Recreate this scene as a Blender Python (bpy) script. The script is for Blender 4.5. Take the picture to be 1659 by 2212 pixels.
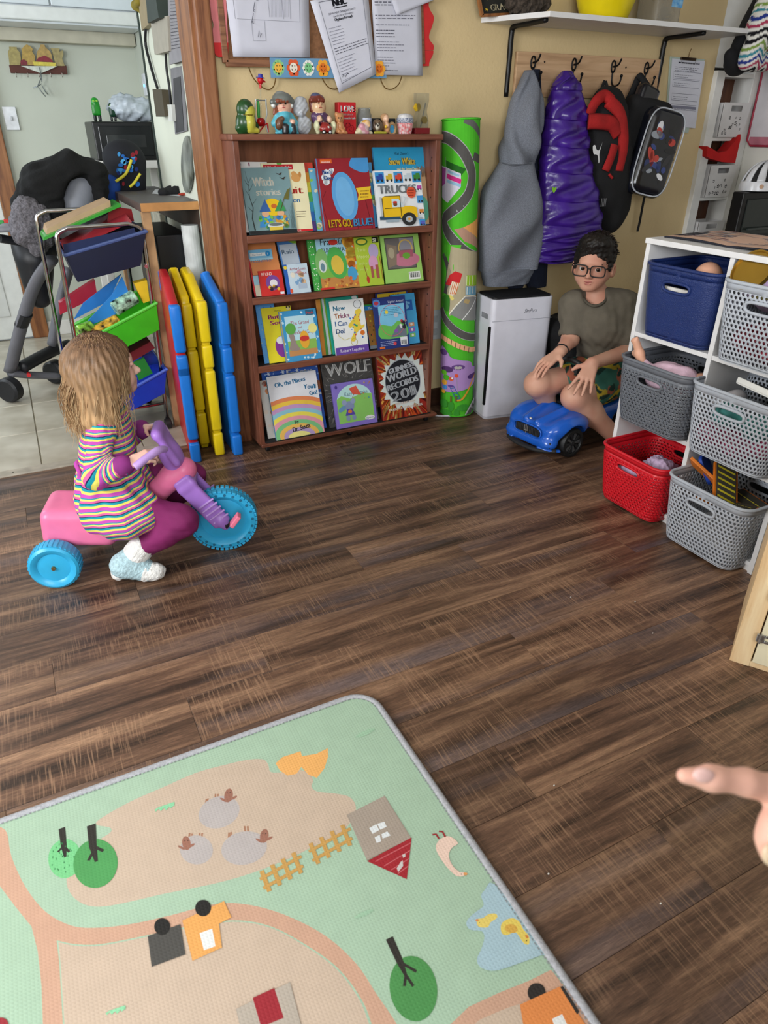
import bpy,bmesh,math,random
import numpy as np
from mathutils import Vector,Matrix
random.seed(7)
PI=math.pi
D=bpy.data
SC=bpy.context.scene
COL=SC.collection
for o in list(D.objects):D.objects.remove(o)
CAM_H=1.18
FPX=1481.0
PITCH,ROLL,YAW=math.radians(29.11),math.radians(.157),math.radians(26.92)
_cp,_sp=math.cos(PITCH),math.sin(PITCH)
FW=Vector((math.sin(YAW)*_cp,math.cos(YAW)*_cp,-_sp))
_rt=Vector((math.cos(YAW),-math.sin(YAW),0));_up=_rt.cross(FW)
RT=math.cos(ROLL)*_rt+math.sin(ROLL)*_up
UP=-math.sin(ROLL)*_rt+math.cos(ROLL)*_up
CAM=Vector((0,0,CAM_H))
cam_d=D.cameras.new('camera');cam=D.objects.new('camera',cam_d);COL.objects.link(cam)
cam_d.sensor_fit='VERTICAL';cam_d.sensor_height=36.0;cam_d.sensor_width=27.0
cam_d.lens=FPX/2212*36;cam_d.clip_start=.02;cam_d.clip_end=100
cam_d.dof.use_dof=True;cam_d.dof.focus_distance=2.5;cam_d.dof.aperture_fstop=7.5
mw=Matrix((RT,UP,-FW)).transposed().to_4x4();mw.translation=CAM
cam.matrix_world=mw
SC.camera=cam
w=D.worlds.new('world');SC.world=w;w.use_nodes=True
wb=w.node_tree.nodes['Background'];wb.inputs[0].default_value=(.62,.74,1,1);wb.inputs[1].default_value=1.0
SC.view_settings.view_transform='Standard';SC.view_settings.look='None'
SC.cycles.adaptive_threshold=.1;SC.cycles.max_bounces=4;SC.cycles.diffuse_bounces=2;SC.cycles.glossy_bounces=2;SC.cycles.transmission_bounces=4;SC.cycles.transparent_max_bounces=4;SC.cycles.caustics_reflective=False;SC.cycles.caustics_refractive=False
SC.view_settings.exposure=0.22;SC.view_settings.gamma=1.0;SC.view_settings.use_curve_mapping=False
def area(name,loc,direction,sx,sy,power,col=(1,1,1)):
 l=D.lights.new(name,'AREA');l.shape='RECTANGLE';l.size=sx;l.size_y=sy;l.energy=power;l.color=col
 o=D.objects.new(name,l);COL.objects.link(o);o.location=loc
 o.rotation_euler=Vector(direction).to_track_quat('-Z','Y').to_euler()
 return o
area('window_daylight',(-.65,-1.93,1.6),(.25,1,-.22),2.0,1.25,74,(.93,.97,1))
area('side_window_daylight',(-2.24,1.0,1.55),(1,.35,-.12),1.1,1.2,66,(.95,.98,1))
area('kitchen_daylight',(-1.34,4.0,1.55),(1,-.05,-.35),1.2,1.1,18,(.9,.97,1))
area('added_ceiling_fill',(.4,.9,2.37),(0,0,-1),2.0,2.0,5,(1,.97,.92))  # added ambient fill under the ceiling, standing in for bounced daylight
def ray(px,py):return FW+RT*((px-829.5)/FPX)-UP*((py-1106)/FPX)
def atY(px,py,Y):d=ray(px,py);return CAM+d*(Y/d.y)
def atX(px,py,X):d=ray(px,py);return CAM+d*(X/d.x)
def atZ(px,py,Z=0.):d=ray(px,py);return CAM+d*((Z-CAM_H)/d.z)
def atPlane(px,py,P,N):
 d=ray(px,py);N=Vector(N);return CAM+d*((Vector(P)-CAM).dot(N)/d.dot(N))
def atD(px,py,dist):return CAM+ray(px,py)*dist
def lin(h):
 if not isinstance(h,str):return tuple(h)[:3]
 h=h.lstrip('#');r=[]
 for i in(0,2,4):
  c=int(h[i:i+2],16)/255
  r.append(c/12.92 if c<=.04045 else((c+.055)/1.055)**2.4)
 return tuple(r)
MATS={}
def nodes_of(m):
 m.use_nodes=True;nt=m.node_tree;return nt,nt.nodes['Principled BSDF'],nt.nodes,nt.links
def mat(col,rough=.5,metal=0,noise=.10,ns=18,bump=0.,bs=120,spec=.5,coat=0,trans=0,ior=1.45,sss=0,emit=0,alpha=1,stretch=None,dark=None):
 key=(col,rough,metal,noise,ns,bump,bs,spec,coat,trans,ior,sss,emit,alpha,stretch,dark)
 if key in MATS:return MATS[key]
 m=D.materials.new('mat_%03d'%len(MATS));MATS[key]=m
 nt,b,N,L=nodes_of(m)
 c=lin(col)
 b.inputs['Roughness'].default_value=rough;b.inputs['Metallic'].default_value=metal
 b.inputs['Specular IOR Level'].default_value=spec;b.inputs['IOR'].default_value=ior
 b.inputs['Coat Weight'].default_value=coat;b.inputs['Transmission Weight'].default_value=trans
 b.inputs['Alpha'].default_value=alpha
 if sss:b.inputs['Subsurface Weight'].default_value=sss;b.inputs['Subsurface Radius'].default_value=(.012,.005,.003);b.inputs['Subsurface Scale'].default_value=1
 if emit:b.inputs['Emission Color'].default_value=(*c,1);b.inputs['Emission Strength'].default_value=emit
 tc=N.new('ShaderNodeTexCoord');mp=N.new('ShaderNodeMapping');L.new(tc.outputs['Object'],mp.inputs[0])
 if stretch:mp.inputs['Scale'].default_value=stretch
 nz=N.new('ShaderNodeTexNoise');nz.inputs['Scale'].default_value=ns;nz.inputs['Detail'].default_value=2
 L.new(mp.outputs[0],nz.inputs['Vector'])
 mx=N.new('ShaderNodeMix');mx.data_type='RGBA'
 d=lin(dark)if dark else tuple(x*(1-noise*2)for x in c);l2=tuple(min(1,x*(1+noise))for x in c)
 mx.inputs[6].default_value=(*d,1);mx.inputs[7].default_value=(*l2,1)
 cr=N.new('ShaderNodeMapRange');cr.inputs[1].default_value=.3;cr.inputs[2].default_value=.7
 L.new(nz.outputs[0],cr.inputs[0]);L.new(cr.outputs[0],mx.inputs[0]);L.new(mx.outputs[2],b.inputs['Base Color'])
 if bump:
  nb=N.new('ShaderNodeTexNoise');nb.inputs['Scale'].default_value=bs;nb.inputs['Detail'].default_value=3
  L.new(mp.outputs[0],nb.inputs['Vector'])
  bp=N.new('ShaderNodeBump');bp.inputs['Strength'].default_value=bump;bp.inputs['Distance'].default_value=.004
  L.new(nb.outputs[0],bp.inputs['Height']);L.new(bp.outputs[0],b.inputs['Normal'])
 return m
def attr_mat(name,rough=.45,bump=0,bs=200,spec=.5,coat=0,noise=.06,sss=0,weave=0,metal=0):
 """colour comes from the painted colour attribute 'Col' of the mesh"""
 key=('attr',name,rough,bump,bs,coat,weave)
 if key in MATS:return MATS[key]
 m=D.materials.new(name);MATS[key]=m;nt,b,N,L=nodes_of(m)
 a=N.new('ShaderNodeAttribute');a.attribute_name='Col'
 tc=N.new('ShaderNodeTexCoord');nz=N.new('ShaderNodeTexNoise');nz.inputs['Scale'].default_value=30;L.new(tc.outputs['Object'],nz.inputs['Vector'])
 mr=N.new('ShaderNodeMapRange');mr.inputs[3].default_value=1-noise*1.5;mr.inputs[4].default_value=1+noise;L.new(nz.outputs[0],mr.inputs[0])
 mx=N.new('ShaderNodeMix');mx.data_type='RGBA';mx.blend_type='MULTIPLY';mx.inputs[0].default_value=1
 L.new(a.outputs['Color'],mx.inputs[6]);L.new(mr.outputs[0],mx.inputs[7]);L.new(mx.outputs[2],b.inputs['Base Color'])
 b.inputs['Roughness'].default_value=rough;b.inputs['Specular IOR Level'].default_value=spec;b.inputs['Coat Weight'].default_value=coat;b.inputs['Metallic'].default_value=metal
 if sss:b.inputs['Subsurface Weight'].default_value=sss;b.inputs['Subsurface Radius'].default_value=(.012,.005,.003);b.inputs['Subsurface Scale'].default_value=1
 if weave:
  h=[]
  for dct in('X','Y'):
   wv=N.new('ShaderNodeTexWave');wv.bands_direction=dct;wv.inputs['Scale'].default_value=weave;L.new(tc.outputs['Object'],wv.inputs['Vector']);h.append(wv)
  mn=N.new('ShaderNodeMath');mn.operation='MINIMUM';L.new(h[0].outputs['Fac'],mn.inputs[0]);L.new(h[1].outputs['Fac'],mn.inputs[1])
  bp=N.new('ShaderNodeBump');bp.inputs['Strength'].default_value=.35;bp.inputs['Distance'].default_value=.0008;L.new(mn.outputs[0],bp.inputs['Height']);L.new(bp.outputs[0],b.inputs['Normal'])
 elif bump:
  nb=N.new('ShaderNodeTexNoise');nb.inputs['Scale'].default_value=bs;L.new(tc.outputs['Object'],nb.inputs['Vector'])
  bp=N.new('ShaderNodeBump');bp.inputs['Strength'].default_value=bump;bp.inputs['Distance'].default_value=.003;L.new(nb.outputs[0],bp.inputs['Height']);L.new(bp.outputs[0],b.inputs['Normal'])
 return m
def V3(*a):return Vector(a)
class MB:
 def __init__(s):s.v=[];s.f=[];s.c=[];s.hascol=False
 def add(s,vs,fs,M=None,col=None):
  n=len(s.v)
  for p in vs:
   p=Vector(p)
   s.v.append(M@p if M else p)
  c=lin(col)if col is not None else(1,1,1)
  if col is not None:s.hascol=True
  for f in fs:s.f.append([i+n for i in f]);s.c.append(c)
  return s
 def bm(s,bm,M=None,col=None):
  bm.verts.index_update()
  s.add([v.co.copy()for v in bm.verts],[[v.index for v in f.verts]for f in bm.faces],M,col);bm.free();return s
 def box(s,x0,x1,y0,y1,z0,z1,b=0,M=None,col=None,seg=2):
  bm=bmesh.new();bmesh.ops.create_cube(bm,size=1)
  for v in bm.verts:v.co=Vector(((x0+x1)/2+v.co.x*(x1-x0),(y0+y1)/2+v.co.y*(y1-y0),(z0+z1)/2+v.co.z*(z1-z0)))
  if b:bmesh.ops.bevel(bm,geom=bm.edges[:],offset=min(b,abs(x1-x0)*.49,abs(y1-y0)*.49,abs(z1-z0)*.49),segments=seg,affect='EDGES',profile=.5)
  return s.bm(bm,M,col)
 def cbox(s,c,size,b=0,M=None,col=None,seg=2):
  return s.box(c[0]-size[0]/2,c[0]+size[0]/2,c[1]-size[1]/2,c[1]+size[1]/2,c[2]-size[2]/2,c[2]+size[2]/2,b,M,col,seg)
 def beam(s,a,b,wx,wy,up=(0,0,1),bev=0,col=None):
  """bar from a to b with a wx by wy section"""
  a=Vector(a);b=Vector(b);z=(b-a);L=z.length;z.normalize();x=Vector(up).cross(z)
  if x.length<1e-4:x=Vector((1,0,0)).cross(z)
  x.normalize();y=z.cross(x);M=Matrix((x,y,z)).transposed().to_4x4();M.translation=a
  return s.box(-wx/2,wx/2,-wy/2,wy/2,0,L,bev,M,col)
 def tube(s,pts,r,n=10,closed=False,caps=True,col=None,M=None,flat=1.0,up=None):
  P=[Vector(p)for p in pts];m=len(P)
  R=r if isinstance(r,(list,tuple))else[r]*m
  vs=[];T=[]
  for i in range(m):
   a=P[(i-1)%m]if(closed or i>0)else P[i];b=P[(i+1)%m]if(closed or i<m-1)else P[i]
   T.append((b-a).normalized())
  nrm=Vector(up)if up else(Vector((0,0,1))if abs(T[0].z)<.9 else Vector((1,0,0)))
  for i in range(m):
   nrm=Vector(up)if up else nrm
   nrm=(nrm-T[i]*nrm.dot(T[i]))
   if nrm.length<1e-6:nrm=T[i].orthogonal()
   nrm.normalize();bn=T[i].cross(nrm)
   for k in range(n):
    a=2*PI*k/n;vs.append(P[i]+(nrm*math.cos(a)*flat+bn*math.sin(a))*R[i])
  fs=[]
  for i in range(m if closed else m-1):
   j=(i+1)%m
   for k in range(n):k2=(k+1)%n;fs.append([i*n+k,i*n+k2,j*n+k2,j*n+k])
  if caps and not closed:fs.append(list(range(n))[::-1]);fs.append([(m-1)*n+k for k in range(n)])
  return s.add(vs,fs,M,col)
 def lathe(s,prof,n=24,M=None,col=None,caps=True):
  vs=[];fs=[]
  for r,z in prof:
   for k in range(n):a=2*PI*k/n;vs.append((r*math.cos(a),r*math.sin(a),z))
  for i in range(len(prof)-1):
   for k in range(n):k2=(k+1)%n;fs.append([i*n+k,i*n+k2,(i+1)*n+k2,(i+1)*n+k])
  if caps:
   if prof[0][0]>1e-5:fs.append(list(range(n))[::-1])
   if prof[-1][0]>1e-5:fs.append([(len(prof)-1)*n+k for k in range(n)])
  return s.add(vs,fs,M,col)
 def cyl(s,a,b,r,r2=None,n=20,col=None,bev=0):
  a=Vector(a);b=Vector(b);z=b-a;L=z.length
  M=z.to_track_quat('Z','Y').to_matrix().to_4x4();M.translation=a;r2=r if r2 is None else r2
  pr=[(r,0),(r2,L)]if not bev else[(r-bev,0),(r,bev),(r2,L-bev),(r2-bev,L)]
  return s.lathe(pr,n,M,col)
 def prism(s,poly,z0,z1,M=None,col=None,bev=0):
  bm=bmesh.new();vs=[bm.verts.new((x,y,z0))for x,y in poly];f=bm.faces.new(vs)
  r=bmesh.ops.extrude_face_region(bm,geom=[f])
  for e in r['geom']:
   if isinstance(e,bmesh.types.BMVert):e.co.z=z1
  bmesh.ops.recalc_face_normals(bm,faces=bm.faces[:])
  if bev:bmesh.ops.bevel(bm,geom=[e for e in bm.edges],offset=bev,segments=2,affect='EDGES',profile=.5)
  return s.bm(bm,M,col)
 def ell(s,c,r,M=None,col=None,n=20,m=12,R=None):
  vs=[];fs=[];r=r if isinstance(r,(tuple,list))else(r,r,r)
  for i in range(m+1):
   t=PI*i/m
   for k in range(n):
    a=2*PI*k/n;q=Vector((r[0]*math.sin(t)*math.cos(a),r[1]*math.sin(t)*math.sin(a),r[2]*math.cos(t)))
    if R:q=R@q
    vs.append(Vector(c)+q)
  for i in range(m):
   for k in range(n):k2=(k+1)%n;fs.append([i*n+k,(i+1)*n+k,(i+1)*n+k2,i*n+k2])
  return s.add(vs,fs,M,col)
 def grid(s,fn,nu,nv,cu=False,col=None,M=None,flip=False):
  vs=[fn(i/nu,j/nv)for j in range(nv+1)for i in range(nu if cu else nu+1)];w_=nu if cu else nu+1;fs=[]
  for j in range(nv):
   for i in range(nu):
    i2=(i+1)%w_;q=[j*w_+i,j*w_+i2,(j+1)*w_+i2,(j+1)*w_+i];fs.append(q[::-1]if flip else q)
  return s.add(vs,fs,M,col)
 def build(s,name,m,parent=None,world=True,smooth=None,mods=None,label=None):
  me=D.meshes.new(name);me.from_pydata([tuple(p)for p in s.v],[],s.f);me.validate();me.update()
  if s.hascol and len(me.polygons)==len(s.f):
   ca=me.color_attributes.new('Col','FLOAT_COLOR','CORNER');arr=np.ones((len(me.loops),4),dtype=np.float32)
   tot=np.array([len(f)for f in s.f]);arr[:,:3]=np.repeat(np.array(s.c,dtype=np.float32),tot,axis=0)
   ca.data.foreach_set('color',arr.ravel())
  bm=bmesh.new();bm.from_mesh(me);bmesh.ops.remove_doubles(bm,verts=bm.verts[:],dist=1e-6)
  if not s.hascol:bmesh.ops.recalc_face_normals(bm,faces=bm.faces[:])
  bm.to_mesh(me);bm.free()
  o=D.objects.new(name,me);COL.objects.link(o);me.materials.append(m)
  if smooth is not None:auto_smooth(me,smooth)
  if parent is not None:
   o.parent=parent
   if world:o.matrix_parent_inverse=parent_matrix(parent).inverted()
  if label:o['label']=label
  return o
def parent_matrix(p):
 return p.matrix_basis.copy()if p.parent is None else parent_matrix(p.parent)@p.matrix_parent_inverse@p.matrix_basis
def auto_smooth(me,ang=35):
 n=len(me.polygons);me.polygons.foreach_set('use_smooth',np.ones(n,dtype=bool))
 if ang<180:
  bm=bmesh.new();bm.from_mesh(me);ca=math.radians(ang)
  for e in bm.edges:
   if len(e.link_faces)==2:e.smooth=e.calc_face_angle(0)<ca
  bm.to_mesh(me);bm.free()
def basis(o,x,y,z=None):
 x=Vector(x).normalized();y=Vector(y);y=(y-x*y.dot(x)).normalized();z=x.cross(y)
 M=Matrix((x,y,z)).transposed().to_4x4();M.translation=Vector(o);return M
def rotz(a):return Matrix.Rotation(a,4,'Z')
def loc(*p):return Matrix.Translation(Vector(p[0])if len(p)==1 else Vector(p))
def thing(name,label,cat,at=(0,0,0),rz=0,group=None):
 o=D.objects.new(name,None);COL.objects.link(o);o.location=at;o.rotation_euler=(0,0,rz);o.empty_display_size=.05
 o['label']=label;o['category']=cat
 if group:o['group']=group
 o.matrix_basis=loc(at)@rotz(rz)
 return o
def tag(o,label,cat,group=None):
 o['label']=label;o['category']=cat
 if group:o['group']=group
 return o
def struct(o):o['kind']='structure';return o
def copy_tree(o,parent=None):
 c=o.copy();COL.objects.link(c);c.parent=parent
 for ch in list(o.children):copy_tree(ch,c)
 return c
class SDF:
 def __init__(s):s.p=[]
 def cap(s,a,b,r1,r2=None,k=.012,op='u',col=None):s.p.append(('c',np.array(a,float),np.array(b,float),r1,r1 if r2 is None else r2,k,op,col));return s
 def ell(s,c,r,R=None,k=.012,op='u',col=None):
  r=np.array(r if hasattr(r,'__len__')else(r,r,r),float)
  s.p.append(('e',np.array(c,float),r,np.array(R.to_3x3())if R is not None else np.eye(3),0,k,op,col));return s
 def box(s,c,h,R=None,rad=.005,k=.006,op='u',col=None):
  s.p.append(('b',np.array(c,float),np.array(h,float),np.array(R.to_3x3())if R is not None else np.eye(3),rad,k,op,col));return s
 def chain(s,pts,rs,k=.012,op='u',col=None):
  for i in range(len(pts)-1):s.cap(pts[i],pts[i+1],rs[i],rs[i+1],k,op,col)
  return s
 @staticmethod
 def dist(q,P):
  if q[0]=='c':
   a,b,r1,r2=q[1:5];ba=b-a;l2=max(ba@ba,1e-12);t=np.clip(((P-a)@ba)/l2,0,1)
   return np.sqrt((((P-a)-t[...,None]*ba)**2).sum(-1))-(r1+(r2-r1)*t)
  if q[0]=='e':
   c,r,R=q[1:4];L=(P-c)@R;k0=np.sqrt(((L/r)**2).sum(-1));k1=np.sqrt(((L/(r*r))**2).sum(-1))+1e-9
   return k0*(k0-1)/k1
  c,h,R,rad=q[1:5];L=np.abs((P-c)@R)-(h-rad)
  return np.sqrt((np.maximum(L,0)**2).sum(-1))+np.minimum(L.max(-1),0)-rad
 @staticmethod
 def bounds(q):
  if q[0]=='c':r=max(q[3],q[4]);return np.minimum(q[1],q[2])-r,np.maximum(q[1],q[2])+r
  r=np.abs(q[3])@q[2];return q[1]-r,q[1]+r
 def mesh(s,h,disp=None,iters=1):
  B=[s.bounds(q)for q in s.p if q[6]=='u'];lo=np.min([b[0]for b in B],0)-3*h;hi=np.max([b[1]for b in B],0)+3*h
  n=np.ceil((hi-lo)/h).astype(int)+1;F=np.full(n,9.0)
  for q in s.p:
   b0,b1=s.bounds(q);mg=q[5]+4*h
   i0=np.clip(np.floor((b0-mg-lo)/h).astype(int),0,n-1);i1=np.clip(np.ceil((b1+mg-lo)/h).astype(int)+1,1,n)
   if(i1<=i0).any():continue
   ax=[lo[a]+h*np.arange(i0[a],i1[a])for a in range(3)]
   P=np.stack(np.meshgrid(*ax,indexing='ij'),-1);d=s.dist(q,P);sl=tuple(slice(i0[a],i1[a])for a in range(3))
   cur=F[sl];k=max(q[5],1e-5)
   if q[6]=='u':hh=np.maximum(k-np.abs(cur-d),0)/k;F[sl]=np.minimum(cur,d)-hh*hh*k*.25
   else:d=-d;hh=np.maximum(k-np.abs(cur-d),0)/k;F[sl]=np.maximum(cur,d)+hh*hh*k*.25
  v,f=surface_nets(F,lo,h)
  return v,f
 def colors(s,v):
  best=np.full(len(v),1e9);C=np.ones((len(v),3))
  for q in s.p:
   if q[7]is None:continue
   d=s.dist(q,v);m=d<best;best[m]=d[m];C[m]=lin(q[7])
  return C
 def build(s,name,h,m,parent=None,disp=None,relax=2,colored=False,subdiv=0,colfn=None):
  v,f=s.mesh(h)
  v=relax_mesh(v,f,relax)
  if disp is not None:v=disp(v,vnormals(v,f))
  me=D.meshes.new(name);me.from_pydata(v.tolist(),[],f.tolist());me.update()
  me.polygons.foreach_set('use_smooth',np.ones(len(me.polygons),dtype=bool))
  if colored or colfn:
   C=colfn(v)if colfn else s.colors(v)
   ca=me.color_attributes.new('Col','FLOAT_COLOR','POINT');ca.data.foreach_set('color',np.c_[C,np.ones(len(v))].astype(np.float32).ravel())
  o=D.objects.new(name,me);COL.objects.link(o);me.materials.append(m)
  if parent is not None:o.parent=parent;o.matrix_parent_inverse=parent_matrix(parent).inverted()
  return o
def vnormals(v,f):
 a=v[f[:,2]]-v[f[:,0]];b=v[f[:,3]]-v[f[:,1]];nn=np.cross(a,b);N=np.zeros_like(v)
 for k in range(4):np.add.at(N,f[:,k],nn)
 return N/(np.linalg.norm(N,axis=1,keepdims=True)+1e-12)
def relax_mesh(v,f,it):
 for _ in range(it):
  S=np.zeros_like(v);c=np.zeros(len(v))
  for k in range(4):
   np.add.at(S,f[:,k],v[f[:,(k+1)%4]]+v[f[:,(k-1)%4]]);np.add.at(c,f[:,k],2)
  v=v*.4+.6*S/np.maximum(c,1)[:,None]
 return v
def surface_nets(F,lo,h):
 s=F<0;n=np.array(F.shape)
 corners=[(i,j,k)for i in(0,1)for j in(0,1)for k in(0,1)]
 cs=[s[i:n[0]-1+i,j:n[1]-1+j,k:n[2]-1+k]for i,j,k in corners]
 cnt=sum(c.astype(np.int8)for c in cs);act=(cnt>0)&(cnt<8)
 idx=np.full(act.shape,-1,dtype=np.int64);I=np.argwhere(act);idx[act]=np.arange(len(I))
 acc=np.zeros((len(I),3));num=np.zeros(len(I))
 val={c:F[I[:,0]+c[0],I[:,1]+c[1],I[:,2]+c[2]]for c in corners}
 for a in corners:
  for ax in range(3):
   if a[ax]==0:
    b=list(a);b[ax]=1;b=tuple(b);va,vb=val[a],val[b];m=(va<0)!=(vb<0)
    t=np.where(m,va/np.where(m,va-vb,1),0);p=np.tile(np.array(a,float),(len(I),1));p[:,ax]=t
    acc+=p*m[:,None];num+=m
 v=lo+h*(I+acc/np.maximum(num,1)[:,None])
 faces=[]
 for ax in range(3):
  u,w_=[(1,2),(2,0),(0,1)][ax]
  sl0=[slice(1,-1)]*3;sl0[ax]=slice(0,-1);sl1=[slice(1,-1)]*3;sl1[ax]=slice(1,None)
  a=s[tuple(sl0)];b=s[tuple(sl1)];E=np.argwhere(a!=b)
  if not len(E):continue
  base=E.copy();base[:,u]+=1;base[:,w_]+=1
  flip=a[tuple(E.T)]
  def c(du,dw):
   q=base.copy();q[:,u]+=du;q[:,w_]+=dw;return idx[tuple(q.T)]
  Q=np.stack([c(-1,-1),c(0,-1),c(0,0),c(-1,0)],1);Q[~flip]=Q[~flip][:,::-1]
  faces.append(Q)
 f=np.concatenate(faces);f=f[(f>=0).all(1)]
 return v,f
def nz3(v,s,seed=0):
 """cheap smooth pseudo-noise in -1..1"""
 r=np.random.RandomState(seed);o=np.zeros(len(v))
 for i in range(6):
  k=r.normal(size=3);k=k/np.linalg.norm(k)*s*(.6+.9*r.rand());o+=np.sin(v@k*2*PI+r.rand()*7)
 return o/3.2
_G={}
def _glyphs():
 chars='ABCDEFGHIJKLMNOPQRSTUVWXYZabcdefghijklmnopqrstuvwxyz0123456789!$.,\'-&'
 obs=[]
 for ch in chars:
  c=D.curves.new('glyph','FONT');c.body=ch;c.size=1;c.resolution_u=2;o=D.objects.new('glyph',c);COL.objects.link(o);obs.append((ch,o,c))
 dg=bpy.context.evaluated_depsgraph_get()
 for ch,o,c in obs:
  me=D.meshes.new_from_object(o.evaluated_get(dg));vs=[(v.co.x,v.co.y)for v in me.vertices];fs=[list(p.vertices)for p in me.polygons]
  x0=min(v[0]for v in vs);x1=max(v[0]for v in vs)
  _G[ch]=([(x-x0,y)for x,y in vs],fs,x1-x0);D.meshes.remove(me)
 for ch,o,c in obs:D.objects.remove(o);D.curves.remove(c)
_glyphs()
class Ink:
 """2-D drawing in metres (or any unit) turned into one thin mesh"""
 def __init__(s):s.items=[];s.lay=0
 def poly(s,pts,col):s.items.append(([tuple(p)for p in pts],[list(range(len(pts)))],col,s.lay));s.lay+=1;return s
 def rect(s,x0,y0,x1,y1,col):return s.poly([(x0,y0),(x1,y0),(x1,y1),(x0,y1)],col)
 def ell(s,cx,cy,rx,ry,col,rot=0,n=20,a0=0,a1=2*PI):
  p=[]
  for k in range(n+(a1-a0<6.2)):
   a=a0+(a1-a0)*k/n;x,y=rx*math.cos(a),ry*math.sin(a);p.append((cx+x*math.cos(rot)-y*math.sin(rot),cy+x*math.sin(rot)+y*math.cos(rot)))
  return s.poly(p,col)
 def ring(s,cx,cy,rx,ry,w_,col,n=24):
  v=[];f=[]
  for k in range(n):
   a=2*PI*k/n;v+=[(cx+rx*math.cos(a),cy+ry*math.sin(a)),(cx+(rx-w_)*math.cos(a),cy+(ry-w_)*math.sin(a))]
  for k in range(n):a=2*k;b=2*((k+1)%n);f.append([a,b,b+1,a+1])
  s.items.append((v,f,col,s.lay));s.lay+=1;return s
 def line(s,pts,w_,col):
  v=[];f=[];P=[Vector(p)for p in pts]
  for i,p in enumerate(P):
   t=(P[min(i+1,len(P)-1)]-P[max(i-1,0)]);t=t.normalized()if t.length>0 else Vector((1,0));n=Vector((-t.y,t.x))
   wd=w_[i]if isinstance(w_,(list,tuple))else w_
   v+=[tuple(p+n*wd/2),tuple(p-n*wd/2)]
  for i in range(len(P)-1):f.append([2*i,2*i+1,2*i+3,2*i+2])
  s.items.append((v,f,col,s.lay));s.lay+=1;return s
 def star(s,cx,cy,r,r2,n,col,rot=0):return s.poly([(cx+(r if k%2==0 else r2)*math.cos(rot+PI*k/n),cy+(r if k%2==0 else r2)*math.sin(rot+PI*k/n))for k in range(2*n)],col)
 def text(s,t,x,y,size,col,width=None,rot=0,sp=.07,bold=0,align='l',shear=0):
  """size = cap height-ish; width forces the total width"""
  adv=0;pos=[]
  for ch in t:
   if ch in _G:pos.append((ch,adv));adv+=_G[ch][2]+sp
   else:adv+=.26
  adv-=sp;k=size/.72;kx=k if width is None else width/max(adv,1e-6)
  x0=-adv*kx/2 if align=='c' else 0
  V=[];Fc=[]
  for rep in range(1+2*(bold>0)):
   dx=(0,bold,-bold)[rep]
   for ch,a in pos:
    vs,fs,_=_G[ch];b=len(V)
    for px,py in vs:
     X=x0+(a+px)*kx+dx+shear*py*k;Y=py*k
     V.append((x+X*math.cos(rot)-Y*math.sin(rot),y+X*math.sin(rot)+Y*math.cos(rot)))
    Fc+=[[i+b for i in f]for f in fs]
  if V:s.items.append((V,Fc,col,s.lay));s.lay+=1
  return s
 def scribble(s,x0,x1,y,n,lh,w_,col,ragged=.3,rot=0,seed=1):
  r=random.Random(seed)
  for i in range(n):
   xe=x1-(x1-x0)*r.random()*ragged;yy=y-i*lh;x=x0
   while x<xe:
    L=(.012+.03*r.random())*(x1-x0)*3;s.rect(x,yy,min(xe,x+L),yy+w_,col);s.lay-=1;x+=L+.012*(x1-x0)*2
  s.lay+=1;return s
 def build(s,name,fn,m,parent=None,eps=.00025,cuts=None,clip=None,label=None,double=False):
  """fn(x, y, height) -> world point; cuts = list of x positions where faces are split (curved surfaces)"""
  mb=MB();mb.hascol=True
  for vs,fs,col,lay in s.items:
   if cuts or clip:
    bm=bmesh.new();bv=[bm.verts.new((x,y,0))for x,y in vs]
    for f in fs:
     try:bm.faces.new([bv[i]for i in f])
     except ValueError:pass
    for c in(cuts or[]):
     bmesh.ops.bisect_plane(bm,geom=bm.verts[:]+bm.edges[:]+bm.faces[:],plane_co=(c,0,0),plane_no=(1,0,0),dist=1e-7)
    if clip:
     for co,no in(((clip[0],0,0),(-1,0,0)),((clip[2],0,0),(1,0,0)),((0,clip[1],0),(0,-1,0)),((0,clip[3],0),(0,1,0))):
      bmesh.ops.bisect_plane(bm,geom=bm.verts[:]+bm.edges[:]+bm.faces[:],plane_co=co,plane_no=no,clear_outer=True,dist=1e-7)
    bm.verts.index_update()
    V=[(v.co.x,v.co.y)for v in bm.verts];Fs=[[v.index for v in f.verts]for f in bm.faces];bm.free()
   else:V,Fs=vs,fs
   mb.add([fn(x,y,eps*(lay+1))for x,y in V],Fs,None,col)
  me=D.meshes.new(name);me.from_pydata([tuple(p)for p in mb.v],[],mb.f);me.update()
  ca=me.color_attributes.new('Col','FLOAT_COLOR','CORNER');arr=np.ones((len(me.loops),4),dtype=np.float32)
  arr[:,:3]=np.repeat(np.array(mb.c,dtype=np.float32),[len(f)for f in mb.f],axis=0);ca.data.foreach_set('color',arr.ravel())
  o=D.objects.new(name,me);COL.objects.link(o);me.materials.append(m)
  if parent is not None:o.parent=parent;o.matrix_parent_inverse=parent_matrix(parent).inverted()
  if label:o['label']=label
  return o
PRINT=attr_mat('print_gloss',.35,coat=.0)
PAPER=attr_mat('print_paper',.85,spec=.2)
PAINT=attr_mat('painted_ceramic',.32,noise=.12,coat=.15)
FABRIC_PRINT=attr_mat('print_fabric',.9,spec=.15,bump=.2,bs=500)
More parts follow.
